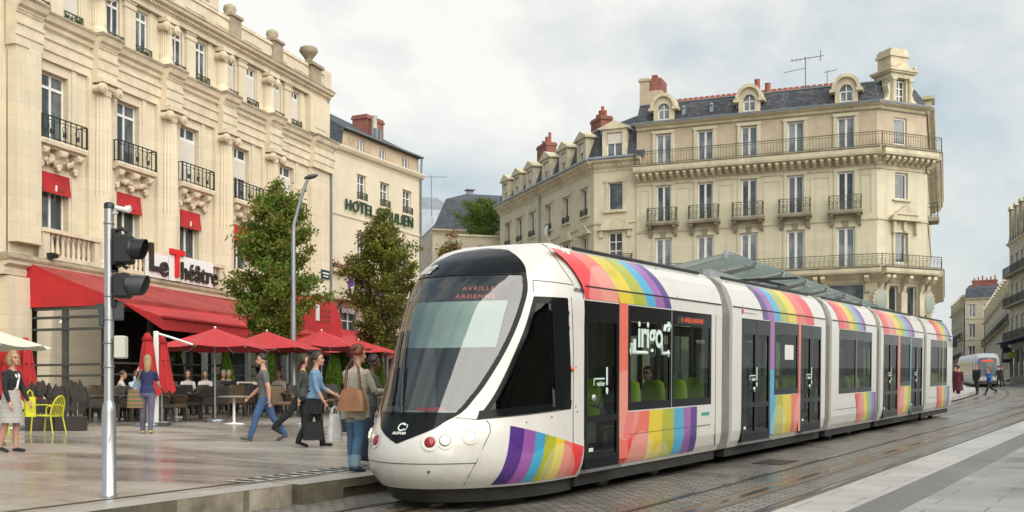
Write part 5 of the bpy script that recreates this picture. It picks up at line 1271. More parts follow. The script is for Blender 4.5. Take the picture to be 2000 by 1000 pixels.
    for t,z in ((-1.55,1.075),(-.9,1.12),(-.2,1.16),(-.24,1.75),(-.24,1.23)): sm.ell((t,-1.2,z),.012,.008,.012,6)
    c=nose_out(.42,1.14,.008); sm.ell(c,.018,.018,.018,8)
    sm.build('rivet',M['black'],tram)
build_cab()
def door(t0,t1,leaves,handle=True,parent=tram,sg=-1):
    z0,z1=.37,2.63; y=sg*1.185; L=[]
    w=(t1-t0)/leaves
    fr=MB(); gl=MB()
    for k in range(leaves):
        a=t0+k*w+.01; b=t0+(k+1)*w-.01; f=.075
        fr.box(a,a+f,y-.02,y+.02,z0,z1); fr.box(b-f,b,y-.02,y+.02,z0,z1); fr.box(a+f,b-f,y-.02,y+.02,z0,z0+.18); fr.box(a+f,b-f,y-.02,y+.02,1.0,1.09); fr.box(a+f,b-f,y-.02,y+.02,z1-.27,z1)
        gl.quad((a+f,y,z0+.18),(b-f,y,z0+.18),(b-f,y,1.0),(a+f,y,1.0)); gl.quad((a+f,y,1.09),(b-f,y,1.09),(b-f,y,z1-.27),(a+f,y,z1-.27))
    o=fr.build('door',M['tblack'],parent); gl.build('pane',M['tg' if sg<0 else 'tgf'],o)
    x=MB(); x.box(t0,t1,sg*1.24,sg*1.16,.33,.37); x.build('door_sill',M['steel'],o)
    if sg<0:
        s=MB(); yy=sg*1.212
        x0=(t0+t1)/2+(.12 if leaves==1 else -.0)
        Fm=Matrix(((1,0,0,x0),(0,0,-1,yy),(0,1,0,1.52),(0,0,0,1)))
        text_mesh(s,'valider',.095,Fm@Matrix.Translation((-.05,0,0)),.003,0,.001,'RIGHT'); s.box(x0-.40,x0-.06,yy,yy+.002,1.58,1.6); s.box(x0-.40,x0-.38,yy,yy+.002,1.5,1.6)
        s.box(x0-.01,x0+.04,yy,yy+.003,1.5,1.75); s.ell((x0+.015,yy,1.42),.04,.004,.05,10); s.box(t0+.17,t0+.30,yy+.022,yy+.024,.60,.65)
        s.build('validate_sign',M['mint'],o)
        if handle: h=MB(); h.M=Matrix.Translation((t0+.28 if leaves==1 else (t0+t1)/2-.12,sg*1.21,1.33))@Matrix.Rotation(PI/2,4,'X'); h.lathe(0,0,[(.05,-.012),(.05,.012),(0,.014)],14); h.build('door_button',M['pole'],o)
    return o
def tram_window(t0,t1,split=None,zb=1.12,sg=-1,bars=True):
    z0,z1=zb,2.63; y=sg*1.192; f=.09; fr=MB(); gl=MB(); ed=[t0]+(split or [])+[t1]
    for a,b in zip(ed[:-1],ed[1:]):
        fr.box(a+.006,a+f,y-.012,y+.012,z0,z1); fr.box(b-f,b-.006,y-.012,y+.012,z0,z1); fr.box(a+f,b-f,y-.012,y+.012,z0,z0+.12); fr.box(a+f,b-f,y-.012,y+.012,z1-.22,z1)
        gl.quad((a+f,y,z0+.12),(b-f,y,z0+.12),(b-f,y,z1-.22),(a+f,y,z1-.22))
    o=fr.build('side_window',M['tblack'],tram); gl.build('pane',M['tg' if sg<0 else 'tgf'],o)
    if split:
        b=MB()
        for s in split: b.box(s-.012,s+.012,sg*1.207,sg*1.19,z0,z1)
        b.build('window_post',M['pole'],o)
    return o
def module(t0,t1,doors,wins,pill,roof,low,far=True,end=False):
    holes=[(a,b,.36,2.64) for a,b,n in doors]+[(w[0],w[1],w[3] if len(w)>3 else 1.12,2.64) for w in wins]
    b=MB(); flank(b,t0,t1,holes,-1); flank(b,t0,t1,holes,1)
    b.quad((t0,-.85,3.36),(t1,-.85,3.36),(t1,.85,3.36),(t0,.85,3.36)); b.box(t0+.35,t1-.35,-.72,.72,3.30,3.37)
    ring=[(lat(z),z) for z,_ in PROF]
    for t in (t0,t1):
        if t==t0 and t0<.1: continue
        if end and t==t1: continue
        pts=[(t,-y,z) for y,z in ring]+[(t,y,z) for y,z in reversed(ring)]
        inn=[(t,-y*.86,min(3.1,max(.5,z))) for y,z in ring]+[(t,y*.86,min(3.1,max(.5,z))) for y,z in reversed(ring)]
        m=len(pts); b.add(pts+inn,[(k,(k+1)%m,m+(k+1)%m,m+k) for k in range(m)],0)
    sh=b.build('body_shell',M['tw'],tram)
    sm=MB()
    for sg in (-1,1): sm.box(t0+.04,t1-.04,sg*1.2035,sg*1.19,2.822,2.84); sm.tube([(t0+.3,sg*.87,3.375),(t1-.3,sg*.87,3.375)],.025,6)
    sm.build('gutter_strip',M['seal'],sh)
    k=MB(); k.box(t0,t1,-1.06,1.06,.14,.305); k.build('underframe',M['under'],tram)
    f=MB(); f.box(t0+.02,t1-.02,-1.1,1.1,.34,.37,0); f.box(t0+.02,t1-.02,-1.08,1.08,2.72,2.76,1); f.build('interior_lining',[M['floor'],M['ceil']],tram)
    for a,b_,n in doors: door(a,b_,n); door(a,b_,n,False,sg=1)
    for w in wins: tram_window(w[0],w[1],w[2],w[3] if len(w)>3 else 1.12); tram_window(w[0],w[1],w[2],1.12,1)
    if roof: s=MB(); bt,tp,od=roof; stripes(s,bt,tp,2.66,3.30,-1,.006,od,10); s.build('rainbow_stripes',STRM,tram)
    for (z0,z1,bt,tp,od) in low: s=MB(); stripes(s,bt,tp,z0,z1,-1,.010,od,16); s.build('rainbow_stripes',STRM,tram)
    for (a,c,z0,z1,cn) in pill: s=MB(); s.quad((a,-1.207,z0),(c,-1.207,z0),(c,-1.207,z1),(a,-1.207,z1)); s.build('coloured_pillar',M['s_'+cn],tram)
    # grab poles and seats
    for a,b_,n in doors:
        for q in (a+.12,b_-.12):
            p=MB(); p.tube([(q,-.75,.37),(q,-.75,2.72)],.018,6); p.build('grab_pole',M['pole'],tram)
    for w in wins:
        t=w[0]+.35; 
        while t<w[1]-.4:
            for y in (-.8,.8):
                c=MB(); c.bbox(t,t+.42,y-.22,y+.22,.78,.86,.02); c.tube([(t+.2,y,.37),(t+.2,y,.78)],.05,6)
                rows=[]
                for z,dx,hw in ((.84,.43,.22),(1.1,.46,.225),(1.35,.5,.21),(1.5,.52,.17),(1.54,.52,.1)): rows.append([(t+dx+.06*abs(q)/2-.02,y+hw*q/2,z) for q in (-2,-1,0,1,2)]+[(t+dx+.05,y+hw*q/2,z) for q in (2,1,0,-1,-2)])
                c.grid(rows,0,True,True); c.build('seat',M['seatg'],tram)
            t+=.95
    return sh
RO=SN; RV=SN[::-1]
def spread(a,b,w): 
    tot=sum(w); o=[a]
    for x in w: o.append(o[-1]+(b-a)*x/tot)
    return o
w7=[1.15,1.15,1.05,.95,.75,.7,.55]
module(0,5.32,[(0.0,1.1,1)],[(1.40,4.8,[3.03])],[(1.1,1.39,1.0,2.66,'coral'),(1.1,1.39,.44,1.0,'coral')],
   (spread(.03,3.02,w7),spread(-.50,2.42,w7),RO),[(.36,1.1,spread(1.12,4.12,[.75,1.3,1.15,1.0,.85,.6,.6]),spread(1.40,4.12,[.5,1.2,1.1,1.0,.9,.7,.6]),RO)])
module(5.86,12.08,[(6.36,8.02,2),(10.12,11.72,2)],[(8.30,9.95,None,1.2)],[(8.03,8.29,1.7,2.66,'lilac'),(8.03,8.29,.44,1.7,'blue'),(9.96,10.11,.4,2.66,'coral')],
   (spread(7.6,11.15,w7[::-1]),spread(7.25,10.75,w7[::-1]),RV),[(.40,1.19,spread(8.05,10.1,[.5,1,1,1.1]),spread(8.3,10.1,[.2,.8,1,1.2]),['blue','lime','yellow','coral'])])
module(12.62,17.15,[],[(13.28,16.61,[14.95])],[],(spread(13.25,15.95,w7),spread(12.95,15.55,w7),RO),[(.36,1.1,spread(15.15,17.1,w7),spread(14.85,17.05,w7),RO)])
module(17.65,23.65,[(17.99,19.83,2),(21.72,23.47,2)],[(20.13,21.58,None,1.2)],[(19.85,20.11,.4,2.66,'coral'),(21.6,21.71,.4,2.66,'blue')],(spread(18.0,22.2,w7),spread(17.7,21.8,w7),RO),[(.4,1.19,spread(19.9,21.7,[1.2,1,.8]),spread(20.1,21.7,[1.2,1,.8]),['coral','yellow','lime'])])
module(24.15,29.0,[],[(24.84,27.9,[26.4])],[(27.0,27.12,1.12,2.63,'lime')],(spread(26.0,28.6,w7),spread(25.6,28.3,w7),RO),[(.36,1.1,spread(26.2,28.4,w7),spread(26.0,28.4,w7),RO)],end=True)
e_=MB()                                         # rounded tail
rows=[]
for z,l in PROF+[(3.36,.4),(3.36,.0)][:0]:
    rows.append([(29.0+.9*math.sin(PI*k/12)*(1 if z<2.6 else max(.25,1-(z-2.6))),-l*math.cos(PI*k/12),z) for k in range(13)])
e_.grid(rows,0,True); e_.poly([rows[-1][k] for k in range(13)],0); e_.build('tail_shell',M['tw'],tram)
e_=MB(); rows=[]
for z in np.linspace(1.2,2.7,6): rows.append([(29.01+.9*math.sin(PI*k/12)*(1 if z<2.6 else .95),-1.205*math.cos(PI*k/12),z) for k in range(1,12)])
e_.grid(rows,0,True); e_.build('tail_glass',M['tblack'],tram)
e_=MB(); e_.box(29.0,29.25,-1.36,-1.2,2.45,2.75); e_.build('tail_camera',M['black'],tram)
for a,b in ((5.32,5.86),(12.08,12.62),(17.15,17.65),(23.65,24.15)):
    q=MB(); n=6; rows=[]
    pr=[(.30,1.08),(.6,1.12),(2.7,1.12),(2.95,1.06),(3.15,.95),(3.26,.8)]
    for k in range(n*2+1):
        t=a+(b-a)*k/(n*2); s=1.0 if k%2==0 else 1.035
        rows.append([(t,-l*s,z*(1 if z<3 else s*.99)) for z,l in pr]+[(t,l*s,z*(1 if z<3 else s*.99)) for z,l in reversed(pr)])
    q.grid(rows,0,False); q.build('bellows',M['bell'],tram)
for t in (1.35,3.25,13.9,15.8,25.5,27.3):       # bogie wheels
    for s in (-1,1):
        q=MB(Matrix.Translation((t,s*.78,.285))@Matrix.Rotation(PI/2,4,'X')); q.lathe(0,0,[(0,-.06),(.285,-.06),(.30,-.03),(.285,.0),(.285,.06),(.2,.07),(.18,.05),(.08,.055),(.07,.09),(0,.09)],22)
        q.build('wheel',M['dsteel'],tram)
    q=MB(); q.box(t-.55,t+.55,-.95,.95,.12,.18); q.tube([(t,-.8,.28),(t,.8,.28)],.07,8); q.build('axle',M['under'],tram)
dt=MB(); dt.box(3.25,4.55,-1.206,-1.196,2.44,2.56,0); dt.build('side_display',M['black'],tram)
dt=MB(); text_mesh(dt,'A  AVRILLE ARDENNE',.10,Matrix(((1,0,0,3.9),(0,0,-1,-1.209),(0,1,0,2.5),(0,0,0,1))),.003,0,.001); dt.build('side_display_text',M['led'],tram)
ir=MB(); Fq=lambda x,z: Matrix(((1,0,0,x),(0,0,-1,-1.207),(0,1,0,z),(0,0,0,1)))
text_mesh(ir,'irigo',.56,Fq(2.2,2.22),.003,0,.012,'CENTER',.95)
ir.M=Matrix.Translation((0,-1.205,0))
for a in ([(1.5,2.1),(1.5,1.96),(1.75,1.96),(2.05,1.96)],[(1.60,2.16),(1.60,1.98)],[(2.6,2.1),(2.62,1.96),(2.9,1.96)],[(2.72,2.3),(2.75,2.38),(2.95,2.38)],[(2.88,2.3),(2.88,2.45)]): ir.tube([(x,0,z) for x,z in a],.03,6)
for x,z in ((1.5,1.98),(2.95,2.38),(2.9,1.96)): ir.ell((x,0,z),.05,.006,.06,8)
ir.build('network_logo',M['mint'],tram)
for bx,m_s in (((4.35,4.7,-1.209,-1.2,.94,.99),mat('teal_decal',(.05,.3,.25),.5)),((3.95,4.15,-1.208,-1.2,.99,1.04),mat('grey_decal',(.4,.4,.38),.5)),((6.5,7.15,-1.203,-1.19,2.74,2.755),mat('grey_decal',(.4,.4,.38),.5)),((6.35,6.44,-1.203,-1.19,2.72,2.80),M['lred']),((9.0,9.6,-1.201,-1.196,1.9,2.2),M['whiteb'])):
    sm=MB(); sm.box(*bx); sm.build('decal',m_s,tram)
jo=MB(); jo.box(1.42,4.75,-1.2085,-1.2,.77,.777); jo.box(12.9,17.0,-1.2045,-1.2,.75,.757); jo.box(24.5,28.4,-1.2045,-1.2,.75,.757); jo.box(5.0,5.01,-1.2045,-1.19,.4,2.64); jo.tube([(3.3+.22*math.sin(0),-1.19,2.85),(3.15,-1.10,3.1),(2.95,-.95,3.3)],.006,4); jo.tube([(6.45,-1.19,2.85),(6.35,-1.10,3.1),(6.2,-.95,3.3)],.006,4)
jo.build('panel_joint',M['seal'],tram)
pn=MB(); pn.box(10.9,12.4,-.5,.5,3.4,3.5); pn.tube([(11.2,-.4,3.5),(13.2,0,3.66),(11.6,.2,3.74)],.035,6); pn.tube([(11.2,.4,3.5),(13.2,.1,3.66)],.035,6); pn.box(11.5,11.7,-.7,.7,3.72,3.76); pn.build('pantograph',M['black'],tram)
# ------------------------------------------------------------------ street furniture, terrace furniture, trees
def on_plaza(px,py,h=.25,hor=717.0):
    Y=2200*(1.75-h)/(py-hor); return Vector(((px-1000)/2200*Y,Y,gz(0,Y,h)))
def spot(px,Y,h=.25): return Vector(((px-1000)/2200*Y,Y,gz(0,Y,h)))
# traffic signal post in front
def traffic_post():
    p=on_plaza(213,970); root=empty('traffic_signal',tuple(p),(0,0,0),'grey metal post carrying two black traffic signal heads seen from the side','traffic signal')
    m=MB(); m.lathe(0,0,[(.088,0),(.088,.03),(.08,.04),(.08,.98),(.074,1.04),(.056,1.10),(.054,1.12),(.054,3.36)],24)
    m.build('post',M['alu'],root)
    c=MB(); c.lathe(0,0,[(.058,3.33),(.058,3.39),(.04,3.405),(0,3.405)],20); c.build('post_cap',M['black'],root)
    for z in (2.05,1.78,2.32,1.5,3.16): b=MB(); b.lathe(0,0,[(.056,z-.012),(.062,z-.01),(.062,z+.01),(.056,z+.012)],20); b.build('clamp',M['steel'],root)
    d=MB(); d.tube([(.066*math.cos(a),-.066*math.sin(a)-.016,z) for a,z in ((1.2,.62),(1.0,.7),(.6,.74),(.2,.70),(.1,.6),(.1,.15))],.004,4); d.build('hatch_outline',M['dsteel'],root)
    def head(z,big,vis):
        h=MB(); w=.30 if big else .24
        h.bbox(.075,.075+(.20 if big else .17),-.11,.11,z-.165 if big else z-.14,z+.165 if big else z+.14,.02)
        h.box(.05,.09,-.05,.05,z-.24,z-.16); h.box(.05,.09,-.05,.05,z+.16,z+.24); h.tube([(.06,-.02,z+.21),(.16,-.03,z+.24),(.22,-.02,z+.2)],.022,6)
        o=h.build('signal_head',M['blackm'],root)
        x0=.275 if big else .245
        l=MB(Matrix.Translation((x0,0,z))@Matrix.Rotation(PI/2,4,'Y')); l.lathe(0,0,[(.13,-.03),(.135,0),(.11,.012),(.06,.02),(0,.024)],20); l.build('lens',M['black'],o)
        v=MB(Matrix.Translation((x0,0,z))@Matrix.Rotation(PI/2,4,'Y')); L=.16 if big else .21
        # hood: open tube cut short below
        rows=[]
        for q in range(21):
            a=-PI*.82+PI*1.64*q/20; rows.append([(-.125*math.cos(a),.125*math.sin(a),0),(-.122*math.cos(a),.122*math.sin(a),L*(1-.42*(abs(a)/(PI*.82))**2))])
        v.grid(rows,0,True); v.build('visor',M['dsteel' if not big else 'black'],o)
    head(2.86,True,.2); head(2.44,False,.3)
    s=MB(); s.bbox(.05,.17,-.02,.02,2.05-.11+.10,2.05+.13+.08,.01); s.bbox(-.12,-.05,-.02,.02,1.98,2.2,.01); s.build('sign_plate',M['dsteel'],root)
    w=MB(); w.bbox(.075,.20,-.07,.07,1.60,1.86,.012); w.build('control_box',M['whitep'],root)
    k=MB(); k.tube([(.05,0,3.28),(.10,-.01,3.29)],.02,8); k.tube([(.09,-.03,3.34),(.25,-.06,3.30)],.028,8); k.box(.20,.26,-.05,.0,3.3,3.36); k.build('detector',M['white'],root)
traffic_post()
def street_lamp():
    p=spot(573,36.5); root=empty('street_lamp',tuple(p),(0,0,0),'tall grey street lamp with a slanted top, in front of the first tree','street lamp')
    m=MB(); m.lathe(0,0,[(.16,0),(.16,.05),(.105,.08),(.10,1.5),(.085,3.5),(.07,5.9)],14); m.tube([(0,0,5.85),(.02,0,6.15),(.24,0,6.95),(.46,0,7.6)],[.07,.065,.055,.05],10); m.build('pole',M['steel'],root)
    b=MB(); b.lathe(0,0,[(.13,.0),(.13,1.5),(.11,1.56)],14); b.build('pole_base',M['white'],root) if False else None
    l=MB(Matrix.Translation((.50,0,7.63))@Matrix.Rotation(-.25,4,'Y')); l.ell((.08,0,.02),.24,.11,.075,14); l.build('lamp_head',M['dsteel'],root)
street_lamp()
# parasols
def parasol(loc,rot,r,zc,zp,label,mat_,name='parasol',half=False,pole=True):
    root=empty(name,tuple(loc),(0,0,rot),label,'parasol','red parasols over the terrace tables' if mat_=='redbright' else None)
    c=MB(); n=8
    for k in range(n):
        a0=2*PI*k/n+PI/8; a1=2*PI*(k+1)/n+PI/8; rows=[]
        for q in range(7):
            f=q/6; row=[]
            for w in range(7):
                a=a0+(a1-a0)*w/6; fl=math.cos(PI/n)/math.cos((w/6-.5)*2*PI/n); sag=.10*f*math.sin(PI*w/6)
                row.append((r*f*fl*math.cos(a),r*f*fl*math.sin(a),zp-(zp-zc)*(f**.92)-sag*.5+.07*math.sin(PI*f)*0))
            rows.append(row)
        c.grid(rows,0,True)
    c.build('canopy',M[mat_],root)
    v=MB(); rr=[]
    for q in range(2): rr.append([(r*math.cos(2*PI*k/n+PI/8)*(1+.0*q),r*math.sin(2*PI*k/n+PI/8),zc-.0-.16*q) for k in range(n)])
    rb=MB()
    for k in range(n):
        a=2*PI*k/n+PI/8; rb.tube([(0,0,zp-.12),(r*.98*math.cos(a),r*.98*math.sin(a),zc-.03)],.014,5)
    rb.build('ribs',M['white'],root)
    if pole:
        p=MB(); p.lathe(0,0,[(.03,.08),(.03,zp)],10); p.lathe(0,0,[(.28,0),(.28,.07),(.05,.1)],18); p.build('pole',M['steel'],root)
    f=MB(); f.ell((0,0,zp+.02),.035,.035,.035,8); f.build('finial',M['white'],root)
    return root
for px,Y,r,top,bot,lab in ((420,31.0,1.72,641,680,'red parasol nearest the camera, beside the white mast with folded canopies'),(521,35,1.72,647,682,'red parasol in the middle, partly covered by the street lamp'),(628,37.5,1.75,646,680,'red parasol behind the two women, under the red entrance hood'),(700,43,1.75,664,690,'red parasol farthest along, next to the windscreen of the tram')):
    zc=1.75+(717-bot)/2200*Y-.25; zp=1.75+(717-top)/2200*Y-.25
    parasol(spot(px,Y),.35,r,zc,zp,lab,'redbright')
parasol(spot(-20,21.5),.2,1.12,1.75+(717-676)/2200*21.5-.25,1.75+(717-640)/2200*21.5-.25,'cream parasol reaching in from the left edge','cream')
def folded(loc,rot,label,h=2.3,two=False,zb=.9,name='folded_parasol'):
    root=empty(name,tuple(loc),(0,0,rot),label,'parasol','folded red parasols')
    c=MB(); n=28; rows=[]
    for q in range(11):
        f=q/10; z=h-(h-zb)*f; R=.05+.24*f**.7*(1-.12*math.sin(PI*f))
        rows.append([(R*(1+.22*math.cos(7*2*PI*k/n+f*1.5))*math.cos(2*PI*k/n),R*(1+.22*math.cos(7*2*PI*k/n+f*1.5))*math.sin(2*PI*k/n),z+(.09*math.cos(7*2*PI*k/n) if q==10 else 0)) for k in range(n)])
    c.grid(rows,0,True,True); c.build('canopy',M['red'],root)
    t=MB(); t.lathe(0,0,[(.17,h-.62),(.185,h-.6),(.17,h-.58)],14); t.lathe(0,0,[(.13,h-.02-.15),(.15,h-.16),(.05,h+.02)],14); t.build('tie',M['red'],root)
    p=MB(); p.lathe(0,0,[(.03,0),(.03,zb+.3)],10); p.lathe(0,0,[(.3,0),(.3,.08),(.05,.1)],16); p.build('pole',M['steel'],root)
for px,Y,h,zb,lab in ((288,28.6,2.35,.85,'folded red parasol left of the white mast'),(316,29.2,2.28,.9,'narrow folded red parasol right of the white mast'),(24,27,2.2,.75,'folded red parasol behind the woman in the striped dress'),(50,27.4,2.2,.75,'folded red parasol at the left beside the cream canopy tip'),(4,27.4,2.2,.8,'folded red parasol at the very left edge')):
    folded(spot(px,Y),.4,lab,h,zb=zb)
def mast():
    p=spot(305,28.9); root=empty('parasol_mast',tuple(p),(0,0,.1),'white square mast with a slanted arm holding the nearest red parasol','parasol mast')
    m=MB(); m.bbox(-.06,.06,-.06,.06,0,2.42,.012); m.build('mast',M['white'],root); a=MB(); a.tube([(.05,0,2.36),(.45,.2,2.24),(.85,.4,2.10)],.03,8); a.build('arm',M['white'],root); b=MB(); b.box(-.35,.35,-.35,.35,0,.08); b.build('base_plate',M['dsteel'],root)
mast()
# chairs and tables
M['wick']=mat('dark_wicker',(.055,.047,.04),.7,var=.35,scale=25,bump=.5,bscale=60); M['wick2']=mat('brown_wicker',(.13,.085,.045),.7,var=.35,scale=25,bump=.5,bscale=60)
M['tabtop']=mat('grey_table_top',(.24,.235,.22),.3,var=.2); M['yell']=mat('yellow_green_enamel',(.60,.58,.02),.35,var=.06)
def wicker_chair(m):
    root=empty('terrace_chair',(0,0,0))
    s=MB(); s.bbox(-.27,.27,-.27,.27,.36,.46,.025); s.build('seat',m,root)
    b=MB(); rows=[]
    for z,dx,hw in ((.44,-.25,.27),(.6,-.27,.275),(.78,-.31,.27),(.88,-.34,.25),(.90,-.35,.2)): rows.append([(dx-.03*(1-(q/3)**2),hw*q/3,z) for q in range(-3,4)]+[(dx+.045-.03*(1-(q/3)**2),hw*q/3,z) for q in range(3,-4,-1)])
    b.grid(rows,0,True,True); b.build('backrest',m,root)
    for y in (-1,1):
        a=MB(); a.tube([(-.28,y*.29,.64),(-.1,y*.31,.67),(.2,y*.31,.66),(.27,y*.30,.60)],.03,6); a.quad((-.27,y*.28,.42),(.24,y*.28,.42),(.25,y*.30,.65),(-.28,y*.29,.65)); a.build('armrest',m,root)
        for x in (-1,1):
            l=MB(); l.tube([(x*.25,y*.26,.45),(x*.28,y*.28,0)],[.03,.022],6); l.build('leg',m,root)
    return root
proto={0:wicker_chair(M['wick']),1:wicker_chair(M['wick2'])}
used={0:False,1:False}
ORD=['first','second','third','fourth','fifth','sixth','seventh','eighth','ninth','tenth','eleventh','twelfth','thirteenth','fourteenth','fifteenth','sixteenth']
def put_chair(px,Y,rot,lab,kind=0,s=1.0):
    o=proto[kind] if not used[kind] else copy_tree(proto[kind]); used[kind]=True
    p=spot(px,Y); o.location=p; o.rotation_euler=(0,0,rot); o.scale=(s,s,s); tag(o,lab,'chair','wicker armchairs on the terrace')
random.seed(11)
rowsC=[('front',[(362,32.2),(392,32.6),(418,33.2),(452,34.2),(335,31.0),(312,30.6),(545,33.0),(566,33.6),(276,30.9),(478,34.8),(502,35.2),(525,34.0),(592,34.6),(613,35.0)],[-1.0,-.9,-.7,-.6,-2.0,-2.2,2.5,2.7,-.8,2.3,-.9,2.4,-.7,2.6]),
       ('second',[(190,30.5),(212,30.8),(238,30.8),(262,31.3),(349,34.5),(380,35.2),(410,35.8),(440,36.5),(475,36.8),(505,36.2),(225,32.2),(250,32.6),(285,33.0),(320,33.6),(540,37.2),(575,37.8)],None),
       ('third',[(180,33.3),(205,33.6),(232,34.0),(258,34.2),(300,35.6),(330,36.2),(630,36.0),(655,36.6),(690,37.5),(715,38.5),(735,39.5)],None),
       ('fourth',[(120,31.5),(145,31.9),(170,31.6),(300,33.2),(325,33.4),(488,39),(520,39.5)],None)]
for nm,L,rots in rowsC:
    for k,(px,Y) in enumerate(sorted(L)):
        rt=(rots[k] if rots else random.choice([-.9,-.7,2.2,2.5,-2.3,.6]))+random.uniform(-.2,.2)
        put_chair(px,Y,rt,'%s wicker armchair, %s from the left in the %s row of the terrace'%('light brown' if (k%4==2) else 'dark',ORD[k],nm),1 if k%4==2 else 0,1.06)
def table(px,py,Y,lab,r=.42):
    p=spot(px,Y); root=empty('terrace_table',tuple(p),(0,0,0),lab,'table','tables on the terrace')
    t=MB(); t.lathe(0,0,[(0,.70),(r-.01,.70),(r,.71),(r,.735),(r-.012,.745),(0,.745)],26); t.build('table_top',M['tabtop'],root)
    s=MB(); s.lathe(0,0,[(.035,.04),(.035,.70)],12); s.build('pedestal',M['white'],root)
    b=MB(); b.lathe(0,0,[(.27,0),(.27,.025),(.06,.05),(.035,.06)],22); b.build('base',M['white'],root)
for px,Y,lab in ((457,29.5,'round grey table on a white pedestal, alone in front of the chairs'),(600,29.5,'round grey table behind the walking man'),(232,32.0,'round table among the chairs left of the woman with the striped bag'),(345,33.2,'round table behind the folded red parasols'),(400,37.0,'round table in the middle of the back rows'),(150,30.6,'round table behind the leaf-shaped screen'),(700,35.5,'round table behind the woman with the tan bag')): table(px,0,Y,lab)
def cloth_table():
    p=spot(481,41); root=empty('clothed_table',tuple(p),(0,0,.35),'square table under a cream cloth in front of the cafe','table')
    c=MB(); n=40; 
    ring=lambda k,z,am,s: ((s*max(-1,min(1,1.35*math.cos(2*PI*k/n)))+am*math.cos(9*2*PI*k/n)*math.cos(2*PI*k/n)),(s*max(-1,min(1,1.35*math.sin(2*PI*k/n)))+am*math.cos(9*2*PI*k/n)*math.sin(2*PI*k/n)),z)
    c.grid([[ring(k,.95,0,.62) for k in range(n)],[ring(k,.9,.01,.64) for k in range(n)],[ring(k,.35,.04,.66) for k in range(n)]],0,True,True); c.poly([ring(k,.95,0,.62) for k in range(n)],0); c.build('cloth',M['cream'],root)
    l=MB()
    for x in (-.5,.5):
        for y in (-.5,.5): l.box(x-.03,x+.03,y-.03,y+.03,0,.9)
    l.build('table_legs',M['dsteel'],root)
cloth_table()
def yellow_chair(loc,rot,lab):
    root=empty('yellow_chair',tuple(loc),(0,0,rot),lab,'chair','yellow green metal armchairs')
    f=MB(); r=.016
    for y in (-.25,.25):
        f.tube([(.25,y,0),(.21,y,.42),(.19,y,.60),(.12,y,.66),(-.15,y,.66),(-.24,y,.62)],r,7)
    o=f.build('front_leg_and_arm',M['yell'],root)
    b=MB()
    for y in (-.23,.23): b.tube([(-.30,y*1.1,0),(-.22,y,.40)],r,7)
    b.build('rear_legs',M['yell'],root)
    s=MB(); s.tube([(.23,-.24,.43),(.23,.24,.43),(-.2,.22,.41),(-.2,-.22,.41),(.23,-.24,.43)],r,7)
    for k in range(9): y=-.2+.05*k; s.box(-.2,.23,y-.014,y+.014,.415,.432)
    s.build('seat',M['yell'],root)
    k=MB(); arc=[(-.21-.12*math.sin(PI*q/12)**.7,.235*math.cos(PI*q/12),.42+.44*math.sin(PI*q/12)**.6) for q in range(13)]; k.tube(arc,r,7)
    for q in range(7):
        y=-.18+.06*q; h=.42*math.sqrt(max(0,1-(y/.24)**2))**.8; k.tube([(-.21,y,.42),(-.21-.12*(h/.44),y,.42+h)],.008,4)
    k.build('backrest',M['yell'],root)
yellow_chair(on_plaza(93,849),2.95,'yellow-green metal armchair standing alone in front of the leaf-shaped screen')
yellow_chair(on_plaza(-6,850),.4,'yellow-green metal armchair cut by the left edge of the photograph')
def leaf_screen():
    p=on_plaza(108,841); root=empty('terrace_screen',tuple(p),(0,0,-.06),'dark brown terrace screen of leaf-shaped blades on a solid plinth','screen')
    m=mat('brown_steel',(.045,.036,.03),.5,var=.3,scale=5)
    b=MB(); b.bbox(-.66,.02,-.16,.16,0,.33,.01); b.bbox(.04,.72,-.14,.14,0,.34,.01); b.build('plinth',m,root)
    random.seed(4)
    for k in range(22):
        x=-.66+1.38*k/21+random.uniform(-.03,.03); y=random.uniform(-.1,.1); h=random.uniform(.95,1.16); w=random.uniform(.07,.11); t=random.uniform(-.12,.12)
        q=MB(); q.box(x-.012,x+.012,y-.006,y+.006,.33,h-.2)
        pts=[(x+w*sx+t*(zz-.2),h-.34+zz) for sx,zz in ((0,0),(.9,.1),(1.0,.2),(.55,.32),(.1,.4),(-.2,.38),(-.75,.28),(-1.0,.16),(-.8,.07))]
        q.prism(pts,y-.006,y+.006); q.build('blade',m,root)
    for k in range(8):
        x=-.6+1.26*k/7; q=MB(); q.prism([(x-.09,.5),(x,.38),(x+.09,.52),(x+.07,.66),(x,.74),(x-.07,.62)],-.06,-.05); q.build('blade',m,root)
leaf_screen()
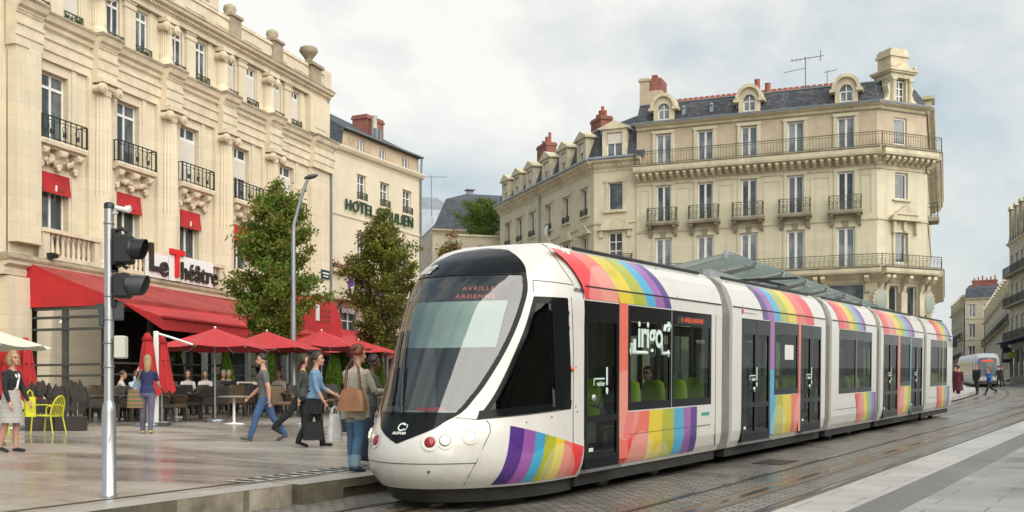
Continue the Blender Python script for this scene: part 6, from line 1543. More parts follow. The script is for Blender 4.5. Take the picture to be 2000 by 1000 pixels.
# clipped conifers in pots
def topiary(px,Y,h,lab):
    p=spot(px,Y); root=empty('potted_conifer',tuple(p),(0,0,0),lab,'plant','clipped conifers along the cafe front')
    b=MB(); b.lathe(0,0,[(.2,0),(.26,.45),(.28,.5),(.22,.5)],16); b.build('pot',M['dsteel'],root)
    n=2600; rng=np.random.default_rng(int(px)); f=rng.random(n)**.8; a=rng.random(n)*2*PI; rr=.36*(1-f)**.75*(.82+.25*rng.random(n))+.02; z=.5+f*(h-.5)
    P=np.stack([rr*np.cos(a),rr*np.sin(a),z],1); D=rng.normal(0,1,(n,3))*.03; E=np.stack([np.cos(a)*.02,np.sin(a)*.02,.07+.03*rng.random(n)],1)
    leaf_mesh('foliage',P,D,E,[M['con']],root,None)
def leaf_mesh(name,P,D,E,mats,parent,mi):
    n=len(P); v=np.empty((n,4,3)); v[:,0]=P-D; v[:,1]=P-E*.0+D*0+np.cross(D,E)*0-E; v[:,2]=P+D; v[:,3]=P+E
    me=bpy.data.meshes.new(name); me.vertices.add(4*n); me.vertices.foreach_set('co',v.reshape(-1)); me.loops.add(4*n); me.loops.foreach_set('vertex_index',np.arange(4*n,dtype=np.int32))
    me.polygons.add(n); me.polygons.foreach_set('loop_start',np.arange(0,4*n,4,dtype=np.int32)); me.polygons.foreach_set('loop_total',np.full(n,4,dtype=np.int32))
    for m in mats: me.materials.append(m)
    if mi is not None: me.polygons.foreach_set('material_index',np.asarray(mi,dtype=np.int32))
    me.update(calc_edges=True); me.validate()
    o=bpy.data.objects.new(name,me); COL.objects.link(o); o.parent=parent; return o
def leafm(name,col,v=.35):
    m=mat(name,col,.55,var=v,scale=2.5); nt=m.node_tree; b=nt.nodes['Principled BSDF']; out=nt.nodes['Material Output']
    tr=nt.nodes.new('ShaderNodeBsdfTranslucent'); tr.inputs[0].default_value=(col[0]*1.5,col[1]*1.5,col[2]*.8,1); ms=nt.nodes.new('ShaderNodeMixShader'); ms.inputs[0].default_value=.3
    nt.links.new(b.outputs[0],ms.inputs[1]); nt.links.new(tr.outputs[0],ms.inputs[2]); nt.links.new(ms.outputs[0],out.inputs[0]); return m
M['con']=leafm('conifer_green',(.10,.19,.015)); M['lf1']=leafm('olive_leaves',(.155,.18,.022)); M['lf2']=leafm('dark_leaves',(.125,.12,.026)); M['lf3']=leafm('russet_leaves',(.22,.125,.035)); M['lf4']=leafm('green_leaves',(.115,.19,.022))
for px,Y,h,lab in ((442,43,2.0,'clipped conifer behind the grey haired man at the back table'),(529,44,2.1,'clipped conifer right of the clothed table'),(590,44,2.2,'clipped conifer just right of the street lamp'),(653,42,2.2,'clipped conifer left of the red haired woman'),(669,43.5,2.3,'clipped conifer right behind the red haired woman'),(718,43,2.15,'clipped conifer left of the second tree trunk'),(736,44,2.35,'tall clipped conifer beside the tram windscreen')): topiary(px,Y,h,lab)
def tree(px,Y,H,w,z0,cols,lab,seed,n=14000,name='street_tree',base=None,shape=None):
    p=base if base is not None else spot(px,Y); root=empty(name,tuple(p),(0,0,0),lab,'tree','trees along the cafe front' if name=='street_tree' else None)
    rng=np.random.default_rng(seed); random.seed(seed)
    t=MB(); lean=random.uniform(-.1,.1)
    trunk=[(lean*q/8+.04*math.sin(q*1.3),.03*math.cos(q),H*.92*q/8) for q in range(9)]
    t.tube(trunk,[.10*(1-q/9.5)+.012 for q in range(9)],8)
    ends=[]
    nb=40
    for k in range(nb):
        f=(k+.5)/nb; zb=z0*.9+(H*.88-z0*.9)*f; a=k*2.4+random.uniform(-.4,.4)
        prof=shape(f) if shape else min(1,.5+f*2.4)*(1-max(0,f-.3)/.75)**.5
        L=w*prof*random.uniform(.62,1.16); rise=L*random.uniform(.35,.8)
        q0=Vector((np.interp(zb,[v[2] for v in trunk],[v[0] for v in trunk]),0,zb)); q2=q0+Vector((L*math.cos(a),L*math.sin(a),rise)); q1=q0.lerp(q2,.5)+Vector((0,0,-.06*L))
        t.tube([q0,q1,q2],[.035*(1-.5*f),.022*(1-.4*f),.008],5)
        for g in range(7): 
            u=.25+.75*(g+random.random())/7; ends.append((q0.lerp(q2,u)+Vector((random.gauss(0,.1),random.gauss(0,.1),random.gauss(0,.08))),.11+.15*random.random(),u))
    for g in range(10): ends.append((Vector((random.gauss(0,.12),random.gauss(0,.12),H*random.uniform(.86,.98))),.16,1))
    t.build('trunk',M['bark'],root)
    C=np.array([tuple(e[0]) for e in ends]); R=np.array([e[1] for e in ends]); idx=rng.integers(0,len(ends),n)
    P=C[idx]+rng.normal(0,1,(n,3))*R[idx][:,None]*np.array([.75,.75,.6])*(w/1.5)**.5
    s=.060*(.7+.7*rng.random(n)); D=rng.normal(0,1,(n,3)); D/=np.linalg.norm(D,axis=1)[:,None]; E=rng.normal(0,1,(n,3)); E[:,2]-=.5; E-=(E*D).sum(1)[:,None]*D; E/=np.linalg.norm(E,axis=1)[:,None]
    hf=np.clip((C[:,2]-z0)/(H-z0),0,1); ct=np.clip(rng.random(len(ends))*.55+.45*hf*rng.random(len(ends))**.5+.05,0,1)
    base_i=np.where(ct[idx]<cols[1],0,np.where(ct[idx]<cols[2],1,2)); fl=rng.random(n)<.10; base_i=np.where(fl,rng.integers(0,3,n),base_i)
    leaf_mesh('crown',P,D*s[:,None]*.55,E*s[:,None]*1.15,[M[c] for c in cols[0]],root,base_i)
tree(541,38,7.9,1.62,2.05,(('lf4','lf1','lf3'),.48,.88),'full olive green street tree behind the street lamp, reddish at the top',1,29000)
tree(744,46,8.0,1.75,2.45,(('lf2','lf1','lf3'),.5,.84),'darker bronze street tree standing just left of the tram',2,26000)
tree(882,58,8.6,1.5,3.0,(('lf1','lf3','lf2'),.4,.8),'third street tree, only its russet top showing above the tram roof',3,8000)
tb=Vector((-2.35,89.0,14.9)); tree(0,0,3.7,2.0,.4,(('lf4','con','lf2'),.6,.75),'bright green bushy tree growing on the roof terrace',5,14000,'terrace_tree',tb,lambda f: math.sin(PI*min(.98,.25+.7*f)))
# glass roofed tram stop behind the tram
M['palest']=mat('pale_painted_steel',(.36,.38,.385),.5,var=.12,scale=2)
def frosted(name):
    m=glass(name,(.62,.74,.70),.8,.03,1.45,.05); nt=m.node_tree; N=nt.nodes; out=[n for n in N if n.type=='OUTPUT_MATERIAL'][0]; src=out.inputs[0].links[0].from_socket
    d=N.new('ShaderNodeBsdfTranslucent'); d.inputs[0].default_value=(.42,.52,.49,1); d2=N.new('ShaderNodeBsdfDiffuse'); d2.inputs[0].default_value=(.25,.32,.30,1); a=N.new('ShaderNodeMixShader'); a.inputs[0].default_value=.4; nt.links.new(d.outputs[0],a.inputs[1]); nt.links.new(d2.outputs[0],a.inputs[2])
    s=N.new('ShaderNodeMixShader'); s.inputs[0].default_value=.45; nt.links.new(src,s.inputs[1]); nt.links.new(a.outputs[0],s.inputs[2]); nt.links.new(s.outputs[0],out.inputs[0]); return m
def shelter():
    t0=14.4; a=path(t0,-2.0); root=empty('tram_stop_shelter',(a.x,a.y,gz(0,a.y,.25)),(0,0,math.atan2(U.y,U.x)),'long glass tram stop roof on grey steel beams behind the tram','shelter')
    h=4.36; g=frosted('green_canopy_glass')
    for k in range(9):
        x0=k*2.45+.05; x1=x0+2.35; q=MB(); y0,y1,y2=-.15,2.1,7.4; dz=SL*.86*0
        q.add([(x0,y0,h+.12),(x1,y0,h+.12),(x1,y1,h-.22),(x0,y1,h-.22)],[(0,1,2,3)]); q.add([(x0,y1,h-.22),(x1,y1,h-.22),(x1,y2,h+.02),(x0,y2,h+.02)],[(0,1,2,3)])
        q.build('roof_pane',g,root)
    b=MB(); b.box(-.1,22,.35,.55,h-.62,h-.30); b.box(-.1,22,2.05,2.2,h-.55,h-.3); b.build('long_beam',M['palest'],root)
    b=MB()
    for k in range(10):
        x=k*2.45; b.prismx([(-.2,h+.02),(-.2,h+.08),(2.1,h-.26),(7.45,h-.0),(7.45,h-.06),(2.1,h-.45)],x-.03,x+.03)
        for y,z in ((-.05,h+.1),(4.4,h+.0)): b.box(x-.09,x+.09,y-.04,y+.04,z-.16,z+.05)
    b.build('cross_ribs',M['palest'],root)
    for x in (2,9,16,21):
        p=MB(); p.lathe(x,2.12,[(.12,.0),(.11,h-.5)],14); p.build('post',M['steel'],root)
    w=MB()
    for x in range(3,20,3): w.quad((x,3.2,.3),(x+2.6,3.2,.3),(x+2.6,3.2,2.3),(x,3.2,2.3))
    w.build('wind_screen',g,root); s=MB(); s.bbox(5,9,2.6,3.05,.42,.48,.01); s.box(5.4,5.5,2.7,2.95,0,.42); s.box(8.5,8.6,2.7,2.95,0,.42); s.build('bench',M['dsteel'],root)
shelter()
# the tram further up the street
def far_tram():
    c=path(93,.1); c2=path(94,.1); d=(c2-c).normalized()
    root=empty('tram',(c.x,c.y,gz(0,c.y)),(math.atan(SL*d.y)*0,0,math.atan2(d.y,d.x)),'distant white tram coming down the street on the right','tram'); root.location.z=gz(0,c.y); root.scale=(.9,.9,.9)
    Ml=Matrix.Rotation(-math.atan(SL*d.y),4,'Y')
    b=MB(Ml); sec=lambda w,zt: [(-w,.3),(-w*1.02,.8),(-w,2.5),(-w*.93,2.9),(-w*.75,zt-.05),(-w*.5,zt),(w*.5,zt),(w*.75,zt-.05),(w*.93,2.9),(w,2.5),(w*1.02,.8),(w,.3)]
    rows=[[(x,y,z) for y,z in sec(w,zt)] for x,w,zt in ((0.0,.9,2.9),(.25,1.08,3.1),(.7,1.2,3.25),(1.6,1.25,3.3),(30,1.25,3.3))]
    b.grid(rows,0,True); b.poly(rows[0],0); b.build('body_shell',mat('grey_white_body',(.46,.48,.50),.35),root)
    f=MB(Ml); f.poly([(-.03,-.72,1.05),(-.03,.72,1.05),(-.03,.86,1.9),(-.03,.84,2.72),(-.03,.6,2.85),(-.03,-.6,2.85),(-.03,-.84,2.72),(-.03,-.86,1.9)],0); f.build('windscreen',M['paneg'],root)
    f=MB(Ml); f.box(-.05,-.04,-.55,.55,2.45,2.65); f.build('destination_display',M['led'],root)
    f=MB(Ml); f.box(-.05,-.04,.55,.8,2.4,2.7); f.build('blue_sign',mat('blue_sign',(.05,.12,.5),.5),root)
    f=MB(Ml); f.box(-.06,.0,-.9,.9,.32,.62); f.build('bumper',M['dsteel'],root)
    for s in (-1,1):
        h=MB(Ml); h.ell((-.03,s*.6,.78),.03,.1,.08,8); h.build('headlight',M['glight'],root)
        x=1.2; k=0
        while x<29: 
            w=MB(Ml); w.box(x,x+1.5,s*1.262-.008,s*1.262+.008,1.1,2.5); w.build('side_window',M['tblack'],root); x+=1.75
    k=MB(Ml); k.box(0.6,30,-1.1,1.1,.1,.32); k.build('underframe',M['under'],root)
far_tram()
# ------------------------------------------------------------------ people
SKIN=mat('skin',(.50,.27,.185),.55,var=.1,scale=6); SKIND=mat('dark_skin',(.10,.05,.032),.5,var=.1,scale=6)
HAIR={k:mat('hair_'+k,c,.5,var=.35,scale=30) for k,c in dict(blond=(.34,.22,.10),brown=(.045,.024,.014),dark=(.016,.012,.011),red=(.17,.035,.014),grey=(.22,.20,.185),fair=(.25,.15,.07)).items()}
EYE=mat('eye_dark',(.02,.015,.012),.3); LIP=mat('lips',(.40,.12,.10),.5)
_cm={}
def cloth(c,var=.15,scale=5):
    key=(c,var,scale)
    if key not in _cm: _cm[key]=mat('cloth_%d'%len(_cm),c,.85,var=max(var,.25),scale=scale,bump=.9,bscale=9)
    return _cm[key]
def person(loc,head,label,h=1.72,legs=((10,5),(-12,20)),arms=((10,10,8),(-10,10,8)),lean=2,turn=0,top=(.2,.2,.2),bottom=(.05,.08,.16),shoe=(.03,.03,.03),sleeve='short',hair=('brown','short'),skin=None,fem=False,skirt=None,seat=False,jacket=0,bare_leg=False,cuffs=False,vox=.011,cap=None,group=None,mtop=None,cat='person',feet_pitch=(0,0)):
    """arms: (swing forward, spread, elbow) degrees; legs: (thigh forward, knee bend); left limb first. The figure faces +x."""
    S=h/1.72; R=math.radians; sk=skin or SKIN
    mats=[sk,mtop or cloth(top),cloth(bottom),cloth(shoe),EYE,LIP,cloth((.22,.30,.38))]
    seg=[]                     # (p0,p1,r0,r1,material)
    root=bpy.data.objects.new('person',None)
    hipz=.90; hw=.085 if not fem else .092
    knee=[];ank=[];foot=[]
    for i,s in enumerate((1,-1)):
        a,k=R(legs[i][0]),R(legs[i][1]); hp=Vector((0,s*hw,hipz)); kn=hp+Vector((math.sin(a),s*.012,-math.cos(a)))*.43; b=a-k; an=kn+Vector((math.sin(b),0,-math.cos(b)))*.41
        knee.append(kn); ank.append(an); fp=R(feet_pitch[i])+(b if not seat else 0)*.55*(1 if b<0 else .6)
        foot.append(Vector((math.cos(fp),0,math.sin(fp))))
    low=min(min(ank[i].z-.085,ank[i].z+foot[i].z*.17-.03) for i in (0,1))
    dz=-low if not seat else 0
    if seat: dz=-low
    sh=lambda v: Vector((v.x,v.y,v.z+dz))
    hipc=sh(Vector((0,0,hipz)))
    L=R(lean); ax=Vector((math.sin(L),0,math.cos(L)))
    tw=lambda x,y,z: hipc+ax*(z)+Vector((x*math.cos(L),y,-x*math.sin(L)))
    rings=[(-.09,.105,.165 if fem else .150,0),(0,.125,.182 if fem else .165,.0),(.10,.115,.165 if fem else .155,0),(.19,.098,.132 if fem else .145,.01),(.30,.118,.150 if fem else .165,.02),(.40,.125,.168 if fem else .185,.02),(.48,.105,.170 if fem else .19,.01),(.535,.075,.115 if fem else .135,0),(.565,.055,.06,0.0)]
    jk=1+jacket
    B=MB()
    n=16; rows=[]
    for z,dx,wy,ox in rings:
        q=jk if z<.52 else 1
        rows.append([tuple(tw(ox+dx*q*math.cos(2*PI*k/n),wy*q*math.sin(2*PI*k/n)*(1),z)) for k in range(n)])
    B.grid(rows,0,True,True); B.poly(list(reversed(rows[0])),0); B.poly(rows[-1],0)
    split=.06 if skirt is None else .06
    for (z0,_,wy0,_),(z1,_,wy1,_) in zip(rings[:-1],rings[1:]):
        mi=1 if (z0+z1)/2>-.02-jacket*.3 else 2
        for y in (-.5,0,.5): seg.append((tw(0,y*wy0,z0),tw(0,y*wy1,z1),.11*jk,.11*jk,mi if z0<.53 else 0))
    def limb(pts,rs,mi,n=10):
        B.tube(pts,rs,n,0,True)
        for p in (pts[0],pts[-1]): pass
        for (p,q,a,b) in zip(pts[:-1],pts[1:],rs[:-1],rs[1:]): seg.append((p,q,a,b,mi))
    for i,s in enumerate((1,-1)):
        hp=sh(Vector((0,s*hw,hipz+.02))); kn=sh(knee[i]); an=sh(ank[i])
        lm=0 if bare_leg else 2; kk=1.18 if not bare_leg else 1.0
        m1=hp.lerp(kn,.35); 
        B.tube([hp,m1,kn],[.098,.09*1.0,.062*kk],12,0); seg.append((hp,kn,.092,.062*kk,lm if not skirt else (0 if bare_leg else 2)))
        calf=kn.lerp(an,.32)-Vector((.012,0,0)); wr=.036 if bare_leg else (.056 if not cuffs else .07)
        B.tube([kn,calf,an],[.060*kk,.058*kk,wr],12,0); seg.append((kn,an,.058*kk,wr,lm))
        if cuffs: seg.append((an+Vector((0,0,.03)),an.lerp(kn,.26),.085,.085,6))
        f=foot[i]; heel=an-f*.055+Vector((0,0,-.045)); toe=an+f*.165+Vector((0,s*.01,-.052)); mid=an+f*.06+Vector((0,0,-.04))
        B.tube([heel,mid,toe,toe+f*.03],[.034,.042,.038,.018],10,0,sy=.8); B.tube([an,an+Vector((0,0,-.05))],[wr*.85,.036],8,0)
        seg.append((heel-Vector((0,0,.01)),toe+f*.03,.046,.04,3)); seg.append((an+Vector((0,0,-.035)),mid,.035,.035,3))
    hands=[]
    for i,s in enumerate((1,-1)):
        a,sp,el=[R(v) for v in arms[i]]; sp0=tw(.0,s*(.175 if fem else .195)*(1+.3*jacket),.465)
        d=(Matrix.Rotation(-a,3,'Y')@Vector((0,s*math.sin(sp),-math.cos(sp)))).normalized()
        e=sp0+d*.285; d2=(Matrix.Rotation(-(a+el),3,'Y')@Vector((0,s*math.sin(sp)*.4-s*.06,-math.cos(sp)))).normalized(); w=e+d2*.25
        r0,r1,r2,r3=(.050,.041,.040,.026) if fem else (.056,.047,.044,.030)
        g=1.0+.35*jacket+(0.1 if sleeve!='short' else 0)
        B.ell(tuple(sp0),r0*1.12*g,r0*1.12*g,r0*1.12*g,10); B.tube([sp0,sp0.lerp(e,.5),e],[r0*g,r0*.98*g,r1*g],10,0); B.tube([e,e.lerp(w,.35),w],[r1*g,r2*g,r3*(g if sleeve=='long' else 1)],10,0)
        sm_=1
        if sleeve=='short': seg+= [(sp0,sp0.lerp(e,.62),r0*g,r1*g,1),(sp0.lerp(e,.7),e,r1,r1,0),(e,w,r1,r3,0)]
        elif sleeve=='three': seg+= [(sp0,e,r0*g,r1*g,1),(e,e.lerp(w,.35),r1,r1,1),(e.lerp(w,.45),w,r2,r3,0)]
        elif sleeve=='none': seg+= [(sp0,e,r0,r1,0),(e,w,r1,r3,0)]
        else: seg+= [(sp0,e,r0*g,r1*g,1),(e,w,r1*g,r3*g,1)]
        hd=d2; side=Vector((0,s,0)); fw=hd.cross(side).normalized()
        if fw.x<0: fw=-fw
        pal=w+hd*.05; B.tube([w,w+hd*.035,w+hd*.085],[.024,.034,.032],8,0,sy=.55)
        for k in range(4):
            off=fw*((k-1.5)*.019); l=(.066,.075,.070,.055)[k]; b0=w+hd*.085+off; cu=-side*.012
            B.tube([b0,b0+hd*l*.5+cu*.4,b0+hd*l*.9+cu*1.8],[.0095,.009,.0075],6,0)
        tb_=w+hd*.025+fw*.03; B.tube([tb_,tb_+hd*.03+fw*.022-side*.006,tb_+hd*.06+fw*.026-side*.014],[.012,.0105,.008],6,0)
        seg.append((w+hd*.01,w+hd*.16,.035,.03,0)); hands.append(w+hd*.12)
    # neck and head
    nb=tw(.0,0,.53); hc=tw(.035,0,.745); nk=tw(.02,0,.64)
    B.tube([nb,nk,hc],[.062 if not fem else .052,.052 if not fem else .046,.05],12,0); seg.append((tw(.0,0,.57),nk,.055,.05,0)); 
    T=Matrix.Translation(hc)@Matrix.Rotation(R(turn),4,'Z')
    Bm=B.M; B.M=T
    def hf(d):
        x,y,z=d; q=1.0
        if z<-.2 : q*=1-.22*abs(y)*(-z) 
        if x>.4 and z<-.3: q*=1.03
        return q
    B.ell((0,0,.015),.098,.076,.118,20,0,hf); B.ell((.028,0,-.065),.062,.052,.056,14,0)        # skull, jaw
    B.tube([(.090,0,.02),(.104,0,-.012),(.113,0,-.028),(.096,0,-.036)],[.010,.013,.016,.012],8,0)       # nose
    B.ell((.088,0,-.062),.016,.024,.010,10,0); B.ell((.082,0,-.098),.022,.024,.02,10,0); B.ell((.075,0,.032),.024,.058,.014,10,0)
    for s in (1,-1): B.ell((-.005,s*.078,-.01),.02,.012,.032,10,0); B.ell((.066,s*.045,-.04),.024,.022,.022,8,0)
    B.M=Bm
    seg.append((tuple(hc-Vector((0,0,.08))),tuple(hc+Vector((0,0,.06))),.11,.11,0))
    mats_=list(mats)
    # grow one continuous skin
    tmp=B.build('body',mats_); md=tmp.modifiers.new('r','REMESH'); md.mode='VOXEL'; md.voxel_size=vox; md.use_smooth_shade=True
    sm=tmp.modifiers.new('s','SMOOTH'); sm.iterations=3; sm.factor=.5
    dg=bpy.context.evaluated_depsgraph_get(); me=bpy.data.meshes.new_from_object(tmp.evaluated_get(dg)); old=tmp.data; bpy.data.objects.remove(tmp); bpy.data.meshes.remove(old)
    me.name='body'
    me.materials.clear()
    for m in mats_: me.materials.append(m)
    nP=len(me.polygons); c=np.empty(nP*3); me.polygons.foreach_get('center',c); c=c.reshape(-1,3)
    best=np.full(nP,1e9); mi=np.zeros(nP,int)
    for p,q,a,b,m in seg:
        p=np.array(p);q=np.array(q); d=q-p; L2=(d*d).sum()+1e-9; t=np.clip(((c-p)@d)/L2,0,1); ds=np.linalg.norm(c-(p+t[:,None]*d),axis=1)-(a+(b-a)*t); u=ds<best; best[u]=ds[u]; mi[u]=m
    Ti=np.array(T.inverted()); hl=c@Ti[:3,:3].T+Ti[:3,3]
    for s in (1,-1): mi[(np.abs(hl[:,1]-s*.033)<.016)&(np.abs(hl[:,2]-.012)<.0085)&(hl[:,0]>.06)]=4; mi[(np.abs(hl[:,1]-s*.035)<.022)&(np.abs(hl[:,2]-.036)<.006)&(hl[:,0]>.06)]=4
    mi[(np.abs(hl[:,1])<.024)&(np.abs(hl[:,2]+.064)<.008)&(hl[:,0]>.075)]=5
    me.polygons.foreach_set('material_index',mi.astype(np.int32)); me.polygons.foreach_set('use_smooth',np.ones(nP,bool)); me.update()
    COL.objects.link(root); root.location=loc; root.rotation_euler=(0,0,head); root.scale=(S,S,S); tag(root,label,cat,group)
    ob=bpy.data.objects.new('body',me); COL.objects.link(ob); ob.parent=root
    # hair
    hc_,st=hair
    if st!='none':
        Hm=MB(T); rngh=random.Random(sum(map(ord,label)))
        def hr(d):
            x,y,z=d; long=st in('bob','long','pony','bun','curly')
            face=x>.25 and z<.42+.25*abs(y)*(0 if long else .0)
            neck=z<(-.15 if st=='short' else -.35) 
            q=1.10 if long else 1.06
            if st=='curly': q=1.2
            if face or (x>.0 and z<.0 and abs(y)<.95 and not long) or (x>.45 and z<.55): return .78
            if neck and st in('short','pony','bun'): return .8
            if st in('bob','long','curly') and z<-.5: return .9
            return q*(1+rngh.uniform(-.025,.04))
        Hm.ell((-.008,0,.022),.106,.086,.122,26,0,hr)
        if st=='bob':
            for s in (1,-1): Hm.tube([(.01,s*.07,.06),(-.01,s*.095,-.02),(.0,s*.092,-.10),(.02,s*.075,-.125)],[.045,.045,.04,.015],8,0)
            Hm.tube([(-.07,0,.04),(-.10,0,-.05),(-.085,0,-.12)],[.08,.075,.03],10,0)
        if st=='long': Hm.tube([(-.06,0,.04),(-.11,0,-.08),(-.115,.01,-.22),(-.10,.02,-.33)],[.085,.08,.065,.02],10,0,sy=.6)
        if st=='pony': Hm.tube([(-.09,0,.06),(-.15,0,.03),(-.165,0,-.08),(-.15,0,-.2),(-.14,0,-.28)],[.03,.04,.042,.032,.008],8,0)
        if st=='bun':
            for k in range(14): a=rngh.uniform(0,6.28); Hm.ell((-.07+.05*math.cos(a),.05*math.sin(a),.09+rngh.uniform(-.03,.04)),.035,.035,.03,7,0)
        Hm.build('hair',HAIR[hc_],root)
        if st=='short' and cap=='beard':
            Bd=MB(T); Bd.ell((.036,0,-.082),.06,.055,.045,14,0,lambda d: 1.04 if d[2]<.35 and d[0]>-.5 else .7); Bd.build('beard',HAIR[hc_],root)
    if skirt:
        K=MB(); zt,zb,wt,wb,sc=skirt; n=28; rows=[]
        for q in range(8):
            f=q/7; z=zt+(zb-zt)*f; ww=wt+(wb-wt)*f; rows.append([((ww*.78)*math.cos(2*PI*k/n)*(1+.03*f*math.cos(6*2*PI*k/n)),ww*math.sin(2*PI*k/n)*(1+.03*f*math.sin(5*2*PI*k/n)),z) for k in range(n)])
        K.grid(rows,0,True,True); K.build('skirt',sc,root)
    W=Matrix.Translation(loc)@Matrix.Rotation(head,4,'Z')@Matrix.Scale(S,4)
    return root,W,[W@p for p in hands],W@tw(0,0,.46),sh
def striped(name,c1,c2,sc,axis=2,wob=0):
    m,nt,b=new_mat(name); N=nt.nodes; L=nt.links; tc=N.new('ShaderNodeTexCoord'); w=N.new('ShaderNodeTexWave'); w.bands_direction='Z'; w.inputs['Scale'].default_value=sc; w.inputs['Distortion'].default_value=wob; L.new(tc.outputs['Object'],w.inputs[0]); r=N.new('ShaderNodeMapRange'); r.inputs[1].default_value=.35; r.inputs[2].default_value=.6; L.new(w.outputs[0],r.inputs[0])
    mx=N.new('ShaderNodeMixRGB'); L.new(r.outputs[0],mx.inputs[0]); mx.inputs[1].default_value=(*c1,1); mx.inputs[2].default_value=(*c2,1); L.new(mx.outputs[0],b.inputs['Base Color']); b.inputs['Roughness'].default_value=.85; return m
STR=striped('striped_dress',(.52,.50,.45),(.25,.24,.22),14)
SPECK=mat('speckled_knit',(.58,.53,.42),.9,var=.8,scale=45,vcol=(.24,.22,.18))
# --- woman with the striped dress at the left edge
p=on_plaza(22,883); o,W,Hn,Sh,_=person(p,-.25,'blonde woman in a grey striped dress and black cardigan at the left edge',1.70,((4,6),(-6,10)),((14,6,18),(8,10,14)),1,-10,top=(.015,.015,.017),bottom=(.4,.4,.38),shoe=(.02,.02,.02),sleeve='long',hair=('blond','bob'),fem=True,bare_leg=True,skirt=(1.10,.52,.165,.25,STR))
d=MB(); d.grid([[(.128*math.cos(a),.10*math.sin(a),z) for a in np.linspace(-1,1,7)] for z in (1.08,1.2,1.3,1.4)],0,True); d.build('dress_front',STR,o)
d=MB(); d.tube([(.06,.07,1.42),(.115,.04,1.36),(.13,0,1.25),(.135,-.02,1.12)],[.03,.035,.03,.012],8); d.tube([(.06,-.07,1.42),(.115,-.03,1.35),(.13,-.01,1.22)],[.03,.035,.015],8); d.build('scarf',M['white'],o)
def bag(name,loc,rot,label,w,d_,h,m,handle=.25,mh=None,slouch=.0,cat='bag'):
    r=empty(name,tuple(loc),(0,0,rot),label,cat); b=MB(); n=24; rows=[]
    for q in range(8):
        f=q/7; s=(1-.30*slouch*f)*(1+.12*slouch*math.sin(PI*f)); rows.append([(w/2*s*max(-1,min(1,1.25*math.cos(2*PI*k/n)))*(1+.02*math.sin(5*k+q)*slouch),d_/2*(1-.4*f)*max(-1,min(1,1.25*math.sin(2*PI*k/n)))*(1+.08*math.sin(3*k+q)*slouch),-h+h*f+(.02*math.sin(k*.8)*slouch if q==7 else 0)) for k in range(n)])
    b.grid(rows,0,True,True); b.poly(list(reversed(rows[0])),0); b.build('body',m,r)
    if handle:
        k=MB()
        for y in (-d_*.25,d_*.25): k.tube([(-w*.28,y,-.02),(-w*.2,y*.7,handle*.7),(0,y*.5,handle),(w*.2,y*.7,handle*.7),(w*.28,y,-.02)],.009,6)
        k.build('handle',mh or m,r)
    return r
bag('yellow_bag',p+Vector((.20,.30,.98)),.9,'lime yellow bag hanging behind the hip of the blonde woman',.20,.08,.36,cloth((.62,.62,.03),.08),.12)
# --- woman with the striped shoulder bag, seen from behind
p=on_plaza(287,847); o,W,Hn,Sh,_=person(p,1.75,'woman in a navy top and patterned trousers, seen from behind with a striped shoulder bag',1.69,((6,4),(-6,8)),((62,15,75),(20,12,60)),3,10,top=(.02,.025,.085),bottom=(.11,.105,.16),shoe=(.50,.42,.10),sleeve='short',hair=('blond','long'),fem=True)
bag('striped_bag',p+Vector((-.24,-.05,.98)),.1,'pink and green striped shoulder bag hanging at the hip of the navy-topped woman',.36,.14,.40,striped('bag_stripes',(.30,.12,.09),(.09,.14,.05),3.2),0,None,.5)
s_=MB(); s_.tube([(p.x-.32,p.y-.10,p.z+.96),(p.x-.17,p.y-.12,p.z+1.22),(p.x-.10,p.y-.08,p.z+1.45),(p.x-.16,p.y+.10,p.z+1.2)],.014,6); s_=s_.build('bag_strap',mat('tan_strap',(.30,.14,.06),.6)); tag(s_,'brown strap of the striped shoulder bag over a navy shoulder','bag strap')
bag('blue_bag',p+Vector((-.26,.22,1.30)),.4,'pale blue plastic bag held in front of the navy-topped woman',.22,.1,.30,cloth((.32,.48,.60),.15),0)
# --- man walking to the left
p=on_plaza(517,862); o,W,Hn,Sh,_=person(p,PI+.22,'bearded man in a grey printed t-shirt and blue jeans, striding to the left',1.74,((24,8),(-22,14)),((-18,10,14),(16,10,32)),2,8,top=(.13,.125,.12),bottom=(.055,.115,.24),shoe=(.10,.10,.09),sleeve='short',hair=('dark','short'),cap='beard',jacket=.05,feet_pitch=(8,-4),vox=.010)
_gd=[c for c in COL.objects if c.parent==o and c.name.startswith('body')][0].data; _vz=np.empty(len(_gd.vertices)*3); _gd.vertices.foreach_get('co',_vz); _vz=_vz.reshape(-1,3); _q=_vz[(np.abs(_vz[:,1])<.05)&(np.abs(_vz[:,2]-1.30)<.06)]; _xf=float(_q[:,0].max())+.004
d=MB(); Fp=lambda z: Matrix(((0,0,1,_xf),(1,0,0,0),(0,1,0,z),(0,0,0,1)))
text_mesh(d,'1974',.10,Fp(1.33),.004,0,.004); text_mesh(d,'ATHLETIC',.055,Fp(1.25),.004,0,.002); d.build('shirt_print',cloth((.40,.40,.38)),o)

